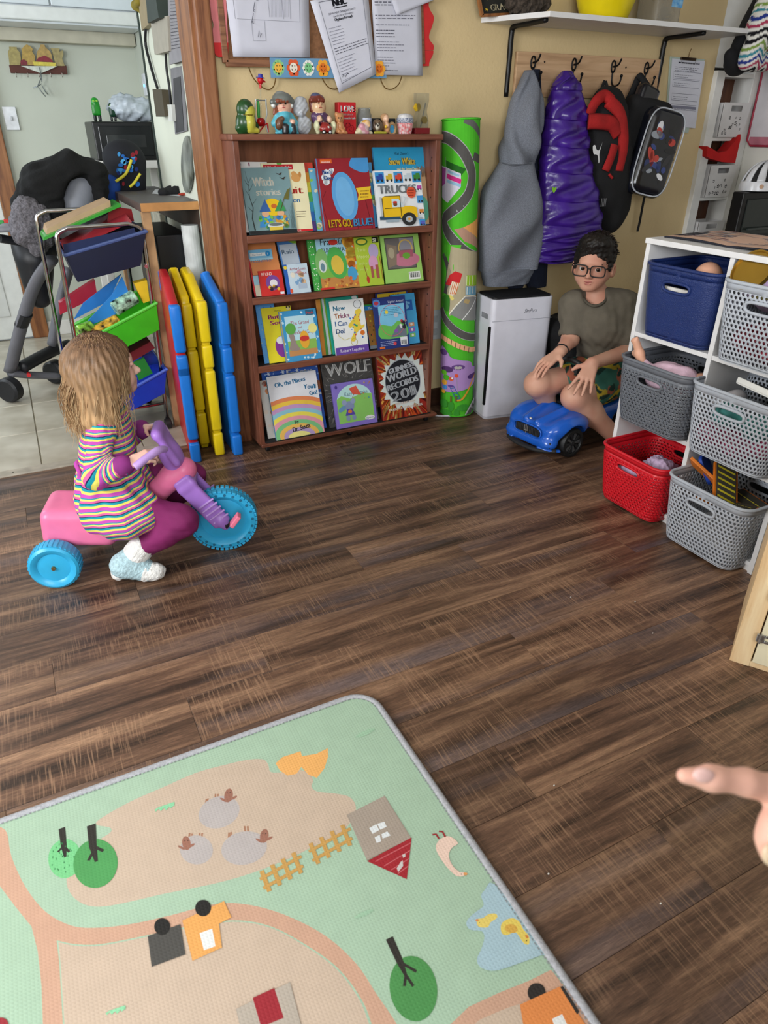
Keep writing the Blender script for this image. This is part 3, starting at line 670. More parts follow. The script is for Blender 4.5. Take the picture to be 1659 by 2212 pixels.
def basket(name,label,y0,y1,z0,hgt,x0,x1,col,style,group,rough=.4):
 """open basket with its front at x0; (y0..y1) at the rim; walls taper to the foot; real perforations"""
 c=((x0+x1)/2,(y0+y1)/2);t=thing(name,label,'basket',(c[0],c[1],z0),0,group)
 hx,hy=(x1-x0)/2,(y1-y0)/2
 nper={'drop':58,'weave':64,'fine':64}[style]
 def per(s):
  r=.16
  P=rrect(-1,1,-1,1,.001,1)
  seg=[(-1,0),(-1,-1),(1,-1),(1,1),(-1,1),(-1,0)]
  Ls=[hy,2*hx,2*hy,2*hx,hy];tot=sum(Ls);d=s*tot;i=0
  while i<4 and d>Ls[i]:d-=Ls[i];i+=1
  f=d/Ls[i];a,b=seg[i],seg[i+1];x,y=(a[0]+(b[0]-a[0])*f)*hx,(a[1]+(b[1]-a[1])*f)*hy
  R=.045;ix,iy=hx-R,hy-R;dx,dy=max(abs(x)-ix,0),max(abs(y)-iy,0)
  if dx>0 and dy>0:
   l=math.hypot(dx,dy);q=R/l if l>0 else 1;x=math.copysign(ix+dx*q,x);y=math.copysign(iy+dy*q,y)
  return x,y
 def surf(s,v):
  x,y=per(s%1.0);k=.86+.14*v**.8;return Vector((c[0]+x*k,c[1]+y*k,z0+.004+(hgt-.004)*v))
 tot=4*(hx+hy);vh0,vh1=.68,.80;sh=.052/tot
 def handle(s,v):
  for s0 in(0,.5,1):
   u=(s-s0)*tot/.052;w_=(v-(vh0+vh1)/2)*hgt/((vh1-vh0)*hgt/2)
   if abs(u)<1.0 and abs(w_)<1.15 and(abs(u)<.75 or(abs(u)-.75)**2*9+w_*w_<1.2):return True
  return False
 mb=MB();vtop=.9
 rows={'drop':int(hgt*vtop/.0125),'weave':int(hgt*vtop/.0115),'fine':24}[style]
 nper={'drop':int(tot/.0145),'weave':int(tot/.0165),'fine':70}[style]
 for j in range(rows):
  va,vb=.03+(vtop-.03)*j/rows,.03+(vtop-.03)*(j+1)/rows;off=.5*(j%2)if style!='fine' else 0
  for i in range(nper):
   sa,sb=(i+off)/nper,(i+1+off)/nper;sm,vm=(sa+sb)/2,(va+vb)/2
   if handle(sm,vm):continue
   if style=='fine' or(style=='weave' and vm>.86):
    mb.add([surf(sa,va),surf(sb,va),surf(sb,vb),surf(sa,vb)],[[0,1,2,3]]);continue
   if style=='drop':hole=[(.5,.08),(.80,.36),(.80,.72),(.5,.92),(.20,.72),(.20,.36)]
   else:hole=[(.5,.30),(.80,.30),(.80,.62),(.5,.62),(.2,.62),(.2,.30)]
   out=[(.5,0),(1,0),(1,1),(.5,1),(0,1),(0,0)]
   f=lambda p:surf(sa+(sb-sa)*p[0],va+(vb-va)*p[1])
   n=len(hole)
   H=[f(p)for p in hole]
   mb.add([f(p)for p in out]+H,[[k,(k+1)%n,n+(k+1)%n,n+k]for k in range(n)])
 ns=88
 mb.grid(lambda a,b:surf(a,vtop+(1-vtop)*b),ns,2,cu=True);mb.grid(lambda a,b:surf(a,.03*b),ns,1,cu=True)
 M_=mat(col,rough,noise=.04,bump=.5 if style=='fine' else 0,bs=300)
 o=mb.build('wall',M_,t,smooth=50)
 sd=o.modifiers.new('thickness','SOLIDIFY');sd.thickness=.0032;sd.offset=-1
 if style=='weave':
  w_=MB()
  for j in range(rows-1):
   va,vb=.03+(vtop-.03)*(j+.66)/rows,.03+(vtop-.03)*(j+1.28)/rows;off=.5*(j%2)
   if vb>.87:continue
   for i in range(nper):
    sc_=(i+off+.5)/nper
    if handle(sc_,(va+vb)/2):continue
    dw=.20/nper;cx_=Vector((c[0],c[1],0))
    q=[surf(sc_-dw,va),surf(sc_+dw,va),surf(sc_+dw,vb),surf(sc_-dw,vb)];n_=(q[1]-q[0]).cross(q[3]-q[0]).normalized()
    if n_.dot(q[0]-cx_)<0:n_=-n_
    w_.add(q+[p+n_*.0022 for p in q],[[4,5,6,7],[0,1,5,4],[1,2,6,5],[2,3,7,6],[3,0,4,7]])
  so=w_.build('weave_strands',M_,t);so['kind']='stuff'
 rim=[surf(k/72,1.0)+Vector((0,0,0))for k in range(72)]
 MB().tube(rim,.0055,8,closed=True).build('rim',M_,t,smooth=180)
 for s0 in(0,.5):
  hp=[]
  for k in range(28):
   a=2*PI*k/28;cu_,cv_=math.cos(a),math.sin(a);u=math.copysign(abs(cu_)**.55,cu_)*.053/tot;v=(vh0+vh1)/2+math.copysign(abs(cv_)**.7,cv_)*(vh1-vh0)*.56
   hp.append(surf((s0+u)%1.0,v))
  MB().tube(hp,.0048,8,closed=True).build('handle_rim',M_,t,smooth=180)
 fb=MB();fb.prism([(c[0]+per(k/60)[0]*.855,c[1]+per(k/60)[1]*.855)for k in range(60)],z0+.001,z0+.006);fb.build('bottom',M_,t)
 return t
GR='plastic baskets in the cubby shelf'
basket('storage_basket','navy blue basket in the top left compartment of the white cubby',1.372,1.656,.598,.222,1.755,2.03,'1d3068','fine',GR,.42)
basket('storage_basket','dark grey woven basket holding a doll with a bare foot',1.360,1.660,.312,.215,1.715,2.0,'6d7077','weave',GR)
basket('storage_basket','red woven plastic basket with lilac cloth inside on the floor',1.374,1.664,.008,.205,1.705,1.985,'d31d2a','weave',GR,.35)
basket('storage_basket','light grey perforated basket carrying the gold lidded tin',1.058,1.350,.598,.222,1.735,2.02,'b4b9c2','drop',GR)
basket('storage_basket','light grey perforated basket with pink and teal toys in the middle row',1.052,1.362,.312,.215,1.715,2.0,'b4b9c2','drop',GR)
basket('storage_basket','light grey perforated basket full of toy road pieces on the floor',1.05,1.352,.008,.222,1.69,1.98,'b4b9c2','drop',GR)
SKIN_D=mat('e2a98c',.45,noise=.04,sss=.05);PINKC=mat('e3bfd0',.85,noise=.06,ns=40,bump=.3,bs=300)
t=thing('doll','vinyl baby doll in pale pink clothes lying in dark grey basket','doll',(1.86,1.53,.33))
s=SDF();s.cap((1.80,1.53,0.475),(1.80,1.45,0.485),.052,.048).cap((1.80,1.47,0.490),(1.765,1.535,0.487),.022,.018)
s.cap((1.79,1.53,0.455),(1.760,1.595,0.510),.028,.020)
s.build('clothing',.005,PINKC,t,disp=lambda v,n:v+n*(nz3(v,22,3)*.0025)[:,None])
s=SDF();s.cap((1.760,1.592,0.513),(1.757,1.605,0.540),.016,.013).cap((1.757,1.605,0.540),(1.743,1.618,0.580),.014,.012,k=.01).cap((1.757,1.605,0.538),(1.762,1.628,0.535),.012,.012)
for k in range(5):s.ell((1.741-.001*k,1.612+.004*k,0.591-.003*k),(.005,.0045,.006),k=.004)
s.build('foot',.003,SKIN_D,t)
s=SDF();s.cap((1.765,1.535,0.490),(1.752,1.568,0.490),.014,.012)
for k in range(4):s.cap((1.752,1.568,0.487+.005*k),(1.744,1.585,0.485+.006*k),.0045,.004,k=.004)
s.build('hand',.003,SKIN_D,t)
s=SDF();s.ell((1.83,1.385+.02,0.475),(.042,.04,.045));s.build('head',.005,SKIN_D,t)
t=thing('doll','bald doll head peeking over the rim of navy basket','doll',(1.86,1.47,.61))
s=SDF();s.ell((1.84,1.475,.79),(.042,.044,.05)).ell((1.80,1.475,.785),(.008,.007,.007),k=.008);s.build('head',.004,SKIN_D,t)
s=SDF();s.cap((1.85,1.475,.75),(1.87,1.50,.66),.03,.04);s.build('clothing',.005,PINKC,t)
t=MB().box(1.775,1.785,1.46,1.60,.62,.76,.002).build('booklet',mat('e8e2da',.8,noise=.1,ns=30));tag(t,'pale booklet showing through handle slot of navy basket','booklet')
t=thing('tin','lilac tin with a gold lid tipped on its side','tin',(1.83,1.22,.74))
ax=Vector((-.85,.02,.50)).normalized();o0=atX(1624,584,1.768)-ax*.048;Q=ax.to_track_quat('Z','Y').to_matrix().to_4x4();Q.translation=o0
MB().lathe([(.054,-.10),(.055,-.098),(.055,.04),(.054,.042)],32,Q).build('body',mat('c9a9d6',.4,noise=.18,ns=14,dark='e9d9ee'),t,smooth=40)
MB().lathe([(.0,.046),(.052,.046),(.054,.052),(.057,.052),(.058,.04),(.056,.038)],32,Q).build('lid',mat('b8923e',.28,metal=.85,noise=.05),t,smooth=40)
MB().lathe([(.0555,-.03),(.0558,-.02),(.0558,.0),(.0555,.005)],32,Q,caps=False).build('paper_band',mat('d9cf8a',.6),t,smooth=40)
s=SDF()
for p,r in(((1.83,1.50,.12),(.10,.08,.05)),((1.80,1.475,.165),(.045,.05,.045)),((1.79,1.45,.185),(.03,.028,.022)),((1.76,1.545,.13),(.035,.05,.028)),((1.82,1.43,.14),(.05,.035,.03))):s.ell(p,r,k=.025)
o=s.build('cloth',.004,mat('cdb2d2',.9,noise=.10,ns=40,bump=.3,bs=250),disp=lambda v,n:v+n*(nz3(v,26,5)*.007+nz3(v,60,6)*.0025)[:,None]);tag(o,'crumpled lilac cloth lying in the red basket','cloth')
def track(name,label,ctr,ang,tilt,L,wdt,ik_fn):
 t=thing(name,label,'toy track',ctr)
 M_=loc(ctr)@rotz(ang)@Matrix.Rotation(tilt[0],4,'X')@Matrix.Rotation(tilt[1],4,'Y')
 MB().box(-L/2,L/2,-wdt/2,wdt/2,-.005,.005,.002,M_).build('base',mat('e07a20',.5),t)
 MB().box(-L/2+.005,L/2-.005,-wdt/2+.006,wdt/2-.006,.004,.0065,.001,M_).build('road',mat('4a463e',.7,noise=.1),t)
 i=Ink();ik_fn(i,L,wdt);i.build('markings',lambda x,y,h:M_@Vector((x,y,.0066+h)),PRINT,t)
 return t
def dashes(i,L,w_):
 n=7
 for k in range(n):i.rect(-L/2+.012+k*(L-.02)/n,-.002,-.004+(-L/2+.012+(k+1)*(L-.02)/n),.002,'e8d838');i.lay-=1
def edges(i,L,w_):
 i.rect(-L/2+.01,w_/2-.014,L/2-.01,w_/2-.009,'e8e038');i.rect(-L/2+.01,-w_/2+.009,L/2-.01,-w_/2+.014,'e8e038')
 for k in range(5):i.rect(-L/2+.01+k*L/5.4,-.0015,-L/2+.022+k*L/5.4,.0015,'d8d0a0')
def chev(i,L,w_):
 for k in range(6):x=-L/2+.015+k*(L-.03)/6;i.poly([(x,-w_/2+.01),(x+.008,-w_/2+.01),(x+.024,w_/2-.01),(x+.016,w_/2-.01)],'e8d838')
G2='toy road pieces in the lower grey basket'
for k,(lab,c_,a,tl,L,w_,fn)in enumerate((('upright toy track piece with yellow edge lines in grey basket',(1.80,1.275,.225),2.0,(.75,-.5),.15,.06,edges),('black toy track piece with slanted yellow stripes in grey basket',(1.79,1.205,.225),.9,(.25,-.45),.17,.075,chev),('straight toy track piece with dashed yellow line nearest basket rim',(1.76,1.165,.190),1.75,(.10,.12),.17,.06,dashes),('flat toy track piece with dashed line low in grey basket',(1.84,1.15,.185),1.2,(-.15,.1),.17,.07,dashes))):
 track('toy_track',lab,c_,a,tl,L,w_,fn)['group']=G2
t=MB().prism(rrect(-.03,.03,-.05,.05,.02),-.006,.006,loc(1.82,1.30,.235)@rotz(.4)@Matrix.Rotation(1.0,4,'X'),bev=.002).build('toy_ramp',mat('2447a8',.4));tag(t,'blue plastic toy ramp behind the toy road pieces','toy')
t=thing('toy_tray','white plastic toy tray sticking out of middle grey basket','toy',(1.80,1.17,.45))
Mt=loc(1.80,1.165,.535)@rotz(1.35)@Matrix.Rotation(.25,4,'X')
MB().box(-.08,.08,-.04,.04,-.004,.004,.002,Mt).build('plate',M_WHITE,t);MB().box(-.08,.08,.036,.042,.0,.016,.002,Mt).build('lip',M_WHITE,t);MB().box(-.03,.05,-.02,.02,.004,.012,.003,Mt).build('screen',mat('23242a',.3),t)
for nm,lab,cc,pts in(('toy_doll_dress','rose pink soft toy lying in middle grey basket','c84a72',((1.80,1.29,.37,.06),(1.80,1.20,.36,.055),(1.82,1.12,.38,.05))),('toy_blanket','teal soft toy lying above pink one in middle grey basket','4f9a94',((1.79,1.26,.44,.05),(1.80,1.16,.43,.052),(1.80,1.10,.45,.04))),('toy_egg','white rounded toy inside middle grey basket','d8d2d6',((1.81,1.30,.46,.035),(1.83,1.27,.485,.03)))):
 s=SDF()
 for x,y,z,r in pts:s.ell((x,y,z),(r,r*.9,r*.75),k=.03)
 o=s.build(nm,.006,mat(cc,.8,noise=.2,ns=20));tag(o,lab,'toy')
o=SDF().ell((1.82,1.24,.66),(.06,.08,.05)).ell((1.80,1.17,.65),(.05,.05,.04)).build('soft_ball',.007,mat('8a2434',.7,noise=.1));tag(o,'dark red soft ball inside top grey basket','toy')
t=thing('table_mat','peach and grey printed mat with dark underside on cubby top','mat',(1.95,1.35,.888))
def tmz(u,v):return .8895+.012*max(0,math.sin((u-.35)*7))*(1-v)**1.5+.004*math.sin(u*9+2*v)*(1-v)+.0015
def tms(u,v):return Vector((1.83+.02*math.sin(u*3)+(2.11-1.83)*v-.05*u*(1-v),1.66-.66*u+.02*v,tmz(u,v)))
mb=MB();mb.grid(tms,40,12);o=mb.build('underside',mat('23242f',.9),t,smooth=180);so=o.modifiers.new('t','SOLIDIFY');so.thickness=.004;so.offset=-1
i=Ink();rg=random.Random(5);i.rect(0,0,1,1,'e0b9a4')
for k in range(240):
 x,y=rg.random(),.16+.8*rg.random();a=rg.gauss(.3,.35);L=.05+.12*rg.random()
 i.line([(x,y),(x+L*math.cos(a)*.5,y+.03*rg.random()+L*math.sin(a)*.6),(x+L*math.cos(a),y+L*math.sin(a))],[.006,.022,.004],rg.choice(['7d7c88','565664','b4b2b8','8a5c68','c8c2c4']));i.lay=min(i.lay,12)
i.build('top_print',lambda x,y,h:tms(min(max(x,0),1),min(max(y,0),1))+Vector((0,0,.0008+h)),FABRIC_PRINT,t,cuts=[k/40 for k in range(1,40)],clip=(.004,.01,.996,.99),eps=.00012)
# ================================================================== BOOKCASE
BX0,BX1,BY0,BY1=.731,1.546,2.573,2.744
bc=thing('bookcase','reddish brown bookcase with four rows of picture books','bookcase',((BX0+BX1)/2,2.66,0))
MB().box(BX0,BX0+.02,BY0,BY1,.04,1.148,.002).build('side_panel',M_CASEV,bc)
MB().box(BX1-.02,BX1,BY0,BY1,.04,1.148,.002).build('side_panel',M_CASEV,bc)
MB().box(BX0-.006,BX1+.008,BY0-.01,BY1,1.148,1.168,.004).build('top_panel',M_CASE,bc)
MB().box(BX0+.02,BX1-.02,BY1-.006,BY1,.04,1.148).build('back_panel',wood_mat('case_back','6a3a22','8a5032','9a6040','Z',1.2,.4,bump=.03),bc)
felt=mat('1d1a1a',.9)
for z in(.846,.628,.364):
 o=MB().box(BX0+.02,BX1-.02,BY0+.012,BY1-.006,z-.022,z-.004,.001).build('shelf_board',M_CASE,bc)
 MB().box(BX0+.018,BX1-.018,BY0,BY0+.013,z-.026,z,.003).build('front_lip',M_CASE,o)
 MB().box(BX0+.021,BX1-.021,BY0+.013,BY1-.007,z-.004,z-.002).build('felt_liner',felt,o)
o=MB().box(BX0-.002,BX1+.022,BY0-.022,BY1,.028,.042,.003).build('base_board',M_CASE,bc)
MB().box(BX0+.02,BX1-.005,BY0-.012,BY1-.007,.042,.044).build('felt_liner',felt,o)
for x in(BX0+.03,(BX0+BX1)/2,BX1-.02):
 cst=MB().cyl((x-.008,BY0+.01,.014),(x+.008,BY0+.01,.014),.014,n=16,bev=.002).build('caster',mat('1c1c1e',.4),bc,smooth=40)
 MB().box(x-.011,x+.011,BY0+.002,BY0+.018,.02,.029).build('bracket',mat('2a2a2c',.4,metal=.6),cst)
holes=MB()
for x in(BX1-.0203,):
 for y in(2.60,2.70):
  for k in range(22):holes.cyl((x,y,.1+.047*k),(x-.0008,y,.1+.047*k),.003,n=8)
holes.build('shelf_pin_hole',mat('2a1812',.8),bc)['kind']='stuff'
# ================================================================== BOOKS
kA=lambda x,y:(480+x/2.8603,280+y/2.8603)
kB=lambda x,y:(500+x/2.9625,620+y/2.9625)
def book(label,k,TL,BL,BR,yb,yt,th,cover,draw=None,pages='efe6d2',rough=.35,w=None,h=None,title_back=None):
 zs=.846 if k is kA and BL[1]<700 else .628 if k is kA else .364 if BL[1]<600 else .0445
 if yb<2.592:
  ym=min(max((atZ(*k(*BL),zs).y+atZ(*k(*BR),zs).y)/2,2.566),2.598);yt+=ym-yb;yb=ym
 O=atY(*k(*BL),yb);Rr=atY(*k(*BR),yb+.001);T=atY(*k(*TL),yt)
 if yb<2.6:O.z=zs;Rr.z=zs
 if O.z<zs:O.z=zs
 if Rr.z<zs:Rr.z=zs
 u=Rr-O;W_=w or u.length;u.normalize();v=T-O;H_=h or v.length;v=(v-u*v.dot(u)).normalized();n=u.cross(v)
 M_=Matrix((u,v,n)).transposed().to_4x4();M_.translation=O
 b=thing('picture_book',label,'book',tuple(O),0,'picture books on the bookcase')
 cm=mat(cover,rough,noise=.05)
 cv=MB().box(0,W_,0,H_,-.0022,0,.0008,M_).box(0,W_,0,H_,-th,-th+.0022,.0008,M_).box(0,.0025,0,H_,-th,0,.0008,M_)
 cv.build('cover',cm,b)
 MB().box(.0025,W_-.003,.003,H_-.003,-th+.0022,-.0022,0,M_).build('pages',mat(pages,.9,noise=.08,ns=200,stretch=(1,1,20)),b)
 i=Ink();i.a=H_/W_
 if draw:draw(i,H_/W_)
 if i.items:i.build('cover_print',lambda x,y,hh:M_@Vector((x*W_,y*W_,.0001+hh)),PRINT,b,eps=.00012,clip=(.003,.003,.997,H_/W_-.003))
 return b
def scat(i,n,x0,x1,y0,y1,r,cols,seed=1,kind='e'):
 g=random.Random(seed)
 for _ in range(n):
  x,y,q,c=g.uniform(x0,x1),g.uniform(y0,y1),r*g.uniform(.5,1.2),g.choice(cols)
  if kind=='e':i.ell(x,y,q,q*g.uniform(.6,1.1),c,g.random()*3,10)
  else:i.star(x,y,q,q*.45,5,c,g.random())
  i.lay-=1
 i.lay+=1
def squash(i,n,f):
 if f<1:i.items[n:]=[([(x,y*f)for x,y in v],fc,c,l)for v,fc,c,l in i.items[n:]]
def d_witch(i,a):
 i.rect(0,0,1,a,'7f9fa4');i.rect(0,0,1,.07,'22262a')
 i.text('Witch',.22,a-.34,.17,'ece9dc',width=.42,bold=.006);i.text('stories',.26,a-.51,.13,'ece9dc',width=.50,bold=.006)
 i.line([(.12,.08),(.10,.3),(.15,.5),(.11,.7),(.13,.9),(.10,a-.06)],[.03,.022,.018,.014,.01,.004],'33403f')
 for x,y,dx,dy in((.13,.55,.12,.12),(.12,.7,-.07,.14),(.12,.8,.10,.14),(.14,.42,-.09,.1),(.12,.9,-.06,.12),(.12,.95,.08,.10)):i.line([(x,y),(x+dx*.6,y+dy*.5),(x+dx,y+dy)],[.012,.008,.003],'33403f')
 n0=len(i.items);i.ell(.55,.55,.20,.18,'f2c81e');i.ell(.58,.57,.06,.05,'d06a2a')
 for x,c,hc in((.38,'3f8fd0','3a66a8'),(.70,'d89a2e','3f9a58')):
  i.poly([(x-.16,.14),(x+.14,.14),(x+.10,.38),(x-.10,.38)],c);i.ell(x,.42,.075,.07,'e8b48c');i.poly([(x-.12,.46),(x+.12,.46),(x+.03,.72)],hc)
 scat(i,34,.22,.86,.12,.36,.045,['5db4d8','7cc24a','d8b04a','4f9a58','c8d88a','3a7ac0'],4)
 i.ell(.56,.17,.17,.06,'d9dedc');i.ell(.56,.19,.14,.035,'6d7676');i.rect(.42,.07,.70,.14,'e6c64a')
 squash(i,n0,(a-.58)/.72)
 i.line([(.70,.42),(.84,.70)],.014,'5a4326');i.poly([(.80,.64),(.90,.62),(.97,.84),(.90,.80)],'6d6a30')
 for x,y in((.78,1.10),(.84,1.02)):i.poly([(x-.07,y+.02),(x,y),(x+.07,y+.03),(x+.02,y-.03)],'3a2c22')
 for k in range(5):i.line([(.88+.02*k,.08),(.90+.015*k,.24+.06*k),(.86+.03*k,.38+.06*k)],[.008,.006,.003],'4a5a5a')
def d_woof(i,a):
 i.rect(0,0,1,a,'f2e9bf');i.rect(0,0,1,.05,'d8282e');i.rect(.05,a-.13,.72,a-.03,'c41f2c');i.text('3 Woof-tastic Tales',.09,a-.105,.045,'f6f2ea',width=.60,bold=.003)
 i.ell(.42,a-.01,.06,.03,'6ab04a');i.ell(.76,a-.30,.11,.09,'dca05c');i.ell(.72,a-.22,.06,.05,'dca05c');i.ell(.86,a-.24,.03,.06,'c98a48')
 i.text('Biscuit',.04,a-.62,.15,'c8322c',width=.84,bold=.008);i.text('Collection',.08,a-.80,.10,'4a90c8',width=.70,bold=.004)
 i.scribble(.66,.9,a-1.0,3,.05,.012,'6a5a50');i.text('Puppy Mouth',.5,.01,.03,'f0f0f0')
def d_the(i,a):i.rect(0,0,1,a,'ece8e4');i.text('THE',.04,a-.10,.06,'8a90a0',bold=.002);i.rect(.40,a-.12,.44,a-.02,'8a3a5a')
def d_rainbow(i,a):
 for k,c in enumerate(['6a4a9a','3f7ad0','45a8d8','5fbf6a','e8d84a','e89a3a','d84a3a']):i.rect(.0,a*k/7,1,a*(k+1)/7,c)
def d_blue(i,a):
 i.rect(0,0,1,a,'9a2430');i.rect(0,0,.02,a,'5a8ab8')
 i.poly(spline([(.68,a),(.62,a-.12),(.74,a-.20),(.90,a-.24),(1,a-.20),(1,a)],3),'4d9ad8');i.rect(.08,a-.08,.30,a-.02,'e86a2c');i.text('nickelodeon',.10,a-.07,.026,'ffffff')
 for x in(.0,.28,.56,.84):i.line([(x+.1,0),(x+.02,.5),(x+.12,a*.55)],.008,'6a1620')
 scat(i,7,.08,.30,a-.40,a-.18,.07,['e8ecf2'],2);i.text("Blue's",.10,a-.25,.06,'28589a',bold=.004);i.text('Clues',.11,a-.34,.06,'28589a',bold=.004)
 i.ell(.47,a*.47,.24,.40,'5fa6e0',.1,28);i.ell(.47,a*.47,.17,.32,'74b6e8',.1,26)
 i.poly([(.70,a*.40),(1,a*.43),(.97,a*.53),(1,a*.60),(.70,a*.58),(.74,a*.49)],'f0c52e');i.scribble(.77,.96,a*.53,3,.05,.018,'8a5a20')
 i.text("LET'S GO,",.10,.05,.13,'3a2a10',width=.45,bold=.012);i.text("LET'S GO,",.10,.055,.13,'f2c020',width=.44,bold=.004)
 i.text('BLUE!',.58,.05,.13,'16365e',width=.38,bold=.012);i.text('BLUE!',.58,.055,.13,'58a8e0',width=.37,bold=.004)
def d_snow(i,a):
 i.rect(0,0,1,a,'2f9fce');i.poly([(.8,0),(1,0),(1,a*.62),(.92,a*.7),(.86,a*.6)],'d9b48a');i.rect(.0,0,.0,0,'2f9fce')
 i.text('Walt Disney\'s',.38,a-.12,.05,'16222c',width=.28,shear=.25);i.text('Snow White',.28,a-.27,.11,'2a2416',width=.50,bold=.012);i.text('Snow White',.28,a-.27,.11,'f2d25a',width=.50,bold=.004)
 i.text('and the Seven Dwarfs',.42,a-.36,.045,'f4e7b8',width=.46,bold=.003)
 for k in range(6):i.rect(.80+.03*k,a*.62,.82+.03*k,a*.76-.02*(k%3),'8a6a4e')
 i.ell(.88,.25,.1,.2,'6abfa0')
def d_trucks(i,a):
 i.rect(0,0,1,a,'eef1f4')
 for k,c in enumerate(['3f9ad8','eef1f4','3f9ad8','eef1f4','3f9ad8']):i.rect(.02+.196*k,a-.22,.21+.196*k,a-.03,c)
 for k,c in enumerate(['2a4aa0','d8b83a','d84a3a','c9d6de','3f8a3a']):
  x=.115+.196*k;i.rect(x-.07,a-.17,x+.07,a-.09,c);i.rect(x-.02,a-.10,x+.06,a-.06,c)
  for q in(-.045,.045):i.ell(x+q,a-.175,.024,.024,'2a2a2c',n=10)
 i.text('TRUCKS',.06,a-.40,.15,'5f6468',width=.80,bold=.010);i.text('TRUCKS',.06,a-.40,.15,'a4a9ad',width=.80,bold=.002)
 for k,c in enumerate(['c04aa0','4a9ad8','d88a3a','5a62c0']):i.rect(.86,a*.62-.21*k,.99,a*.62+.13-.21*k,'3f9ad8' if k%2 else 'eef1f4');i.rect(.88,a*.62+.03-.21*k,.98,a*.62+.10-.21*k,c);i.ell(.90,a*.62+.03-.21*k,.018,.018,'2a2a2c',n=8);i.ell(.96,a*.62+.03-.21*k,.018,.018,'2a2a2c',n=8)
 i.ell(.74,a*.60,.10,.10,'e05a3a');i.scribble(.67,.81,a*.63,3,.045,.016,'7a1a12')
 Y='f2c21e';n0=len(i.items)
 i.rect(.02,.18,.78,.26,'2f4f6a');i.poly([(.10,.24),(.10,.68),(.15,.72),(.48,.72),(.48,.24)],Y);i.poly([(.46,.20),(.46,.48),(.70,.48),(.82,.44),(.84,.20)],Y)
 i.poly([(.30,.46),(.30,.65),(.45,.65),(.56,.46)],'cfe6f2');i.ell(.37,.53,.045,.05,'7a4a32');i.ell(.37,.575,.05,.025,'d0382c');i.line([(.52,.48),(.60,.66),(.56,.70)],.03,'cfd8de');i.rect(.05,.26,.09,.70,'c0c4c8')
 i.rect(.14,.12,.42,.18,'9fb0bc');i.ell(.64,.17,.155,.155,'2a2a2c',n=28);i.ell(.64,.17,.075,.075,'b4bcc4');i.ell(.64,.17,.03,.03,'e8a030');i.rect(.80,.16,.93,.21,'a8b4bc')
 for q in([(.10,.24),(.10,.68)],[(.48,.24),(.48,.72)],[(.14,.44),(.46,.44)],[(.15,.72),(.48,.72)]):i.line(q,.012,'2a2410')
 squash(i,n0,(a-.45)/.72)
book('white picture book half hidden behind grey green witch storybook',kA,(97,198),(140,636),(330,630),2.612,2.672,.008,'ece8e4',d_the)
book('cream puppy storybook with a red banner along its top',kA,(262,208),(300,640),(562,626),2.604,2.668,.008,'f2e9bf',d_woof)
book('grey green storybook with two witches stirring a cauldron',kA,(110,236),(172,644),(466,636),2.588,2.650,.012,'5f7c80',d_witch)
book('rainbow striped picture book beside the cream puppy storybook',kA,(470,205),(520,630),(612,622),2.618,2.68,.006,'8fb8d8',d_rainbow)
book('green and blue picture book wedged left of red cover',kA,(545,240),(590,630),(660,622),2.606,2.67,.006,'4fa07a',lambda i,a:scat(i.rect(0,0,1,a,'6fb6d8')or i,10,0,1,0,a,.2,['4f9a5a','8fc84a','e8e0c0'],8))
book('light blue picture book showing right of the red cover',kA,(780,205),(840,612),(966,602),2.612,2.672,.006,'4a9ad0',lambda i,a:scat(i.rect(0,0,1,a,'5aa8dc')or i,14,.5,1,0,a,.14,['e8d8a0','d87a5a','7fc86a','f0f0e8'],5))
book('red board book with large yellow and blue title lettering',kA,(568,178),(632,632),(946,606),2.588,2.652,.014,'8a2030',d_blue)
book('tall blue fairytale book standing above the yellow truck book',kA,(908,110),(978,602),(1290,584),2.604,2.672,.010,'2f86b8',d_snow)
book('white board book with a big yellow truck on it',kA,(922,254),(972,614),(1256,588),2.587,2.640,.012,'dfe6ea',d_trucks)
def d_pad(i,a):
 i.rect(0,0,1,a,'a9d6e8');i.rect(0,0,.06,a,'d8303a');i.rect(0,a-.32,1,a,'7fc0e4');i.rect(.10,a-.24,.78,a-.12,'f2f4f2');i.text('I Can Read!',.14,a-.22,.07,'5a7a9a',shear=.2);i.ell(.82,a-.17,.10,.10,'1f8fd0');i.text('1',.80,a-.21,.08,'f4f4f4')
 i.text("PADDINGTON'S",.10,a-.48,.10,'2f6a9a',width=.82);i.text('Day Off',.28,a-.63,.085,'7a96a8');i.rect(.06,0,1,.42,'e2dcc4')
def d_redsm(i,a):i.rect(0,0,1,a,'cf2f2c');i.text('BE KIND',.12,a-.20,.12,'f0e0d8',width=.44);i.ell(.55,.50,.30,.30,'7a4a9a');i.ell(.58,.48,.16,.15,'e8e4e8');scat(i,8,.3,.9,.1,.35,.09,['e8b83a','3a2a3a','5a3a7a'],3);i.rect(.80,.03,.97,.12,'e8e8f0')
def d_arthur(i,a):
 i.rect(0,0,1,a,'c9dbe8');i.rect(0,0,.14,a,'2a62b8');i.ell(.07,a-.12,.07,.07,'f0d03a');i.text('Arthur Loses',.24,a-.24,.11,'a03a4a',width=.66);i.text('His Patience',.26,a-.40,.11,'a03a4a',width=.66)
 scat(i,10,.28,.85,.30,.80,.10,['e0b890','7fa8d0','d09aa8','e8e0d0'],6);i.rect(.5,.16,.86,.36,'b0c0d4');i.ell(.18,.10,.06,.09,'e05a3a')
def d_orange(i,a):
 i.rect(0,0,1,a,'dc8a52');scat(i,16,.02,.96,a-.45,a-.15,.10,['2a2f58','e8d070','c83a3a','7fa0d0','3a3a3a','b86a3a'],7);i.text('20',.80,a-.62,.11,'7a3a30')
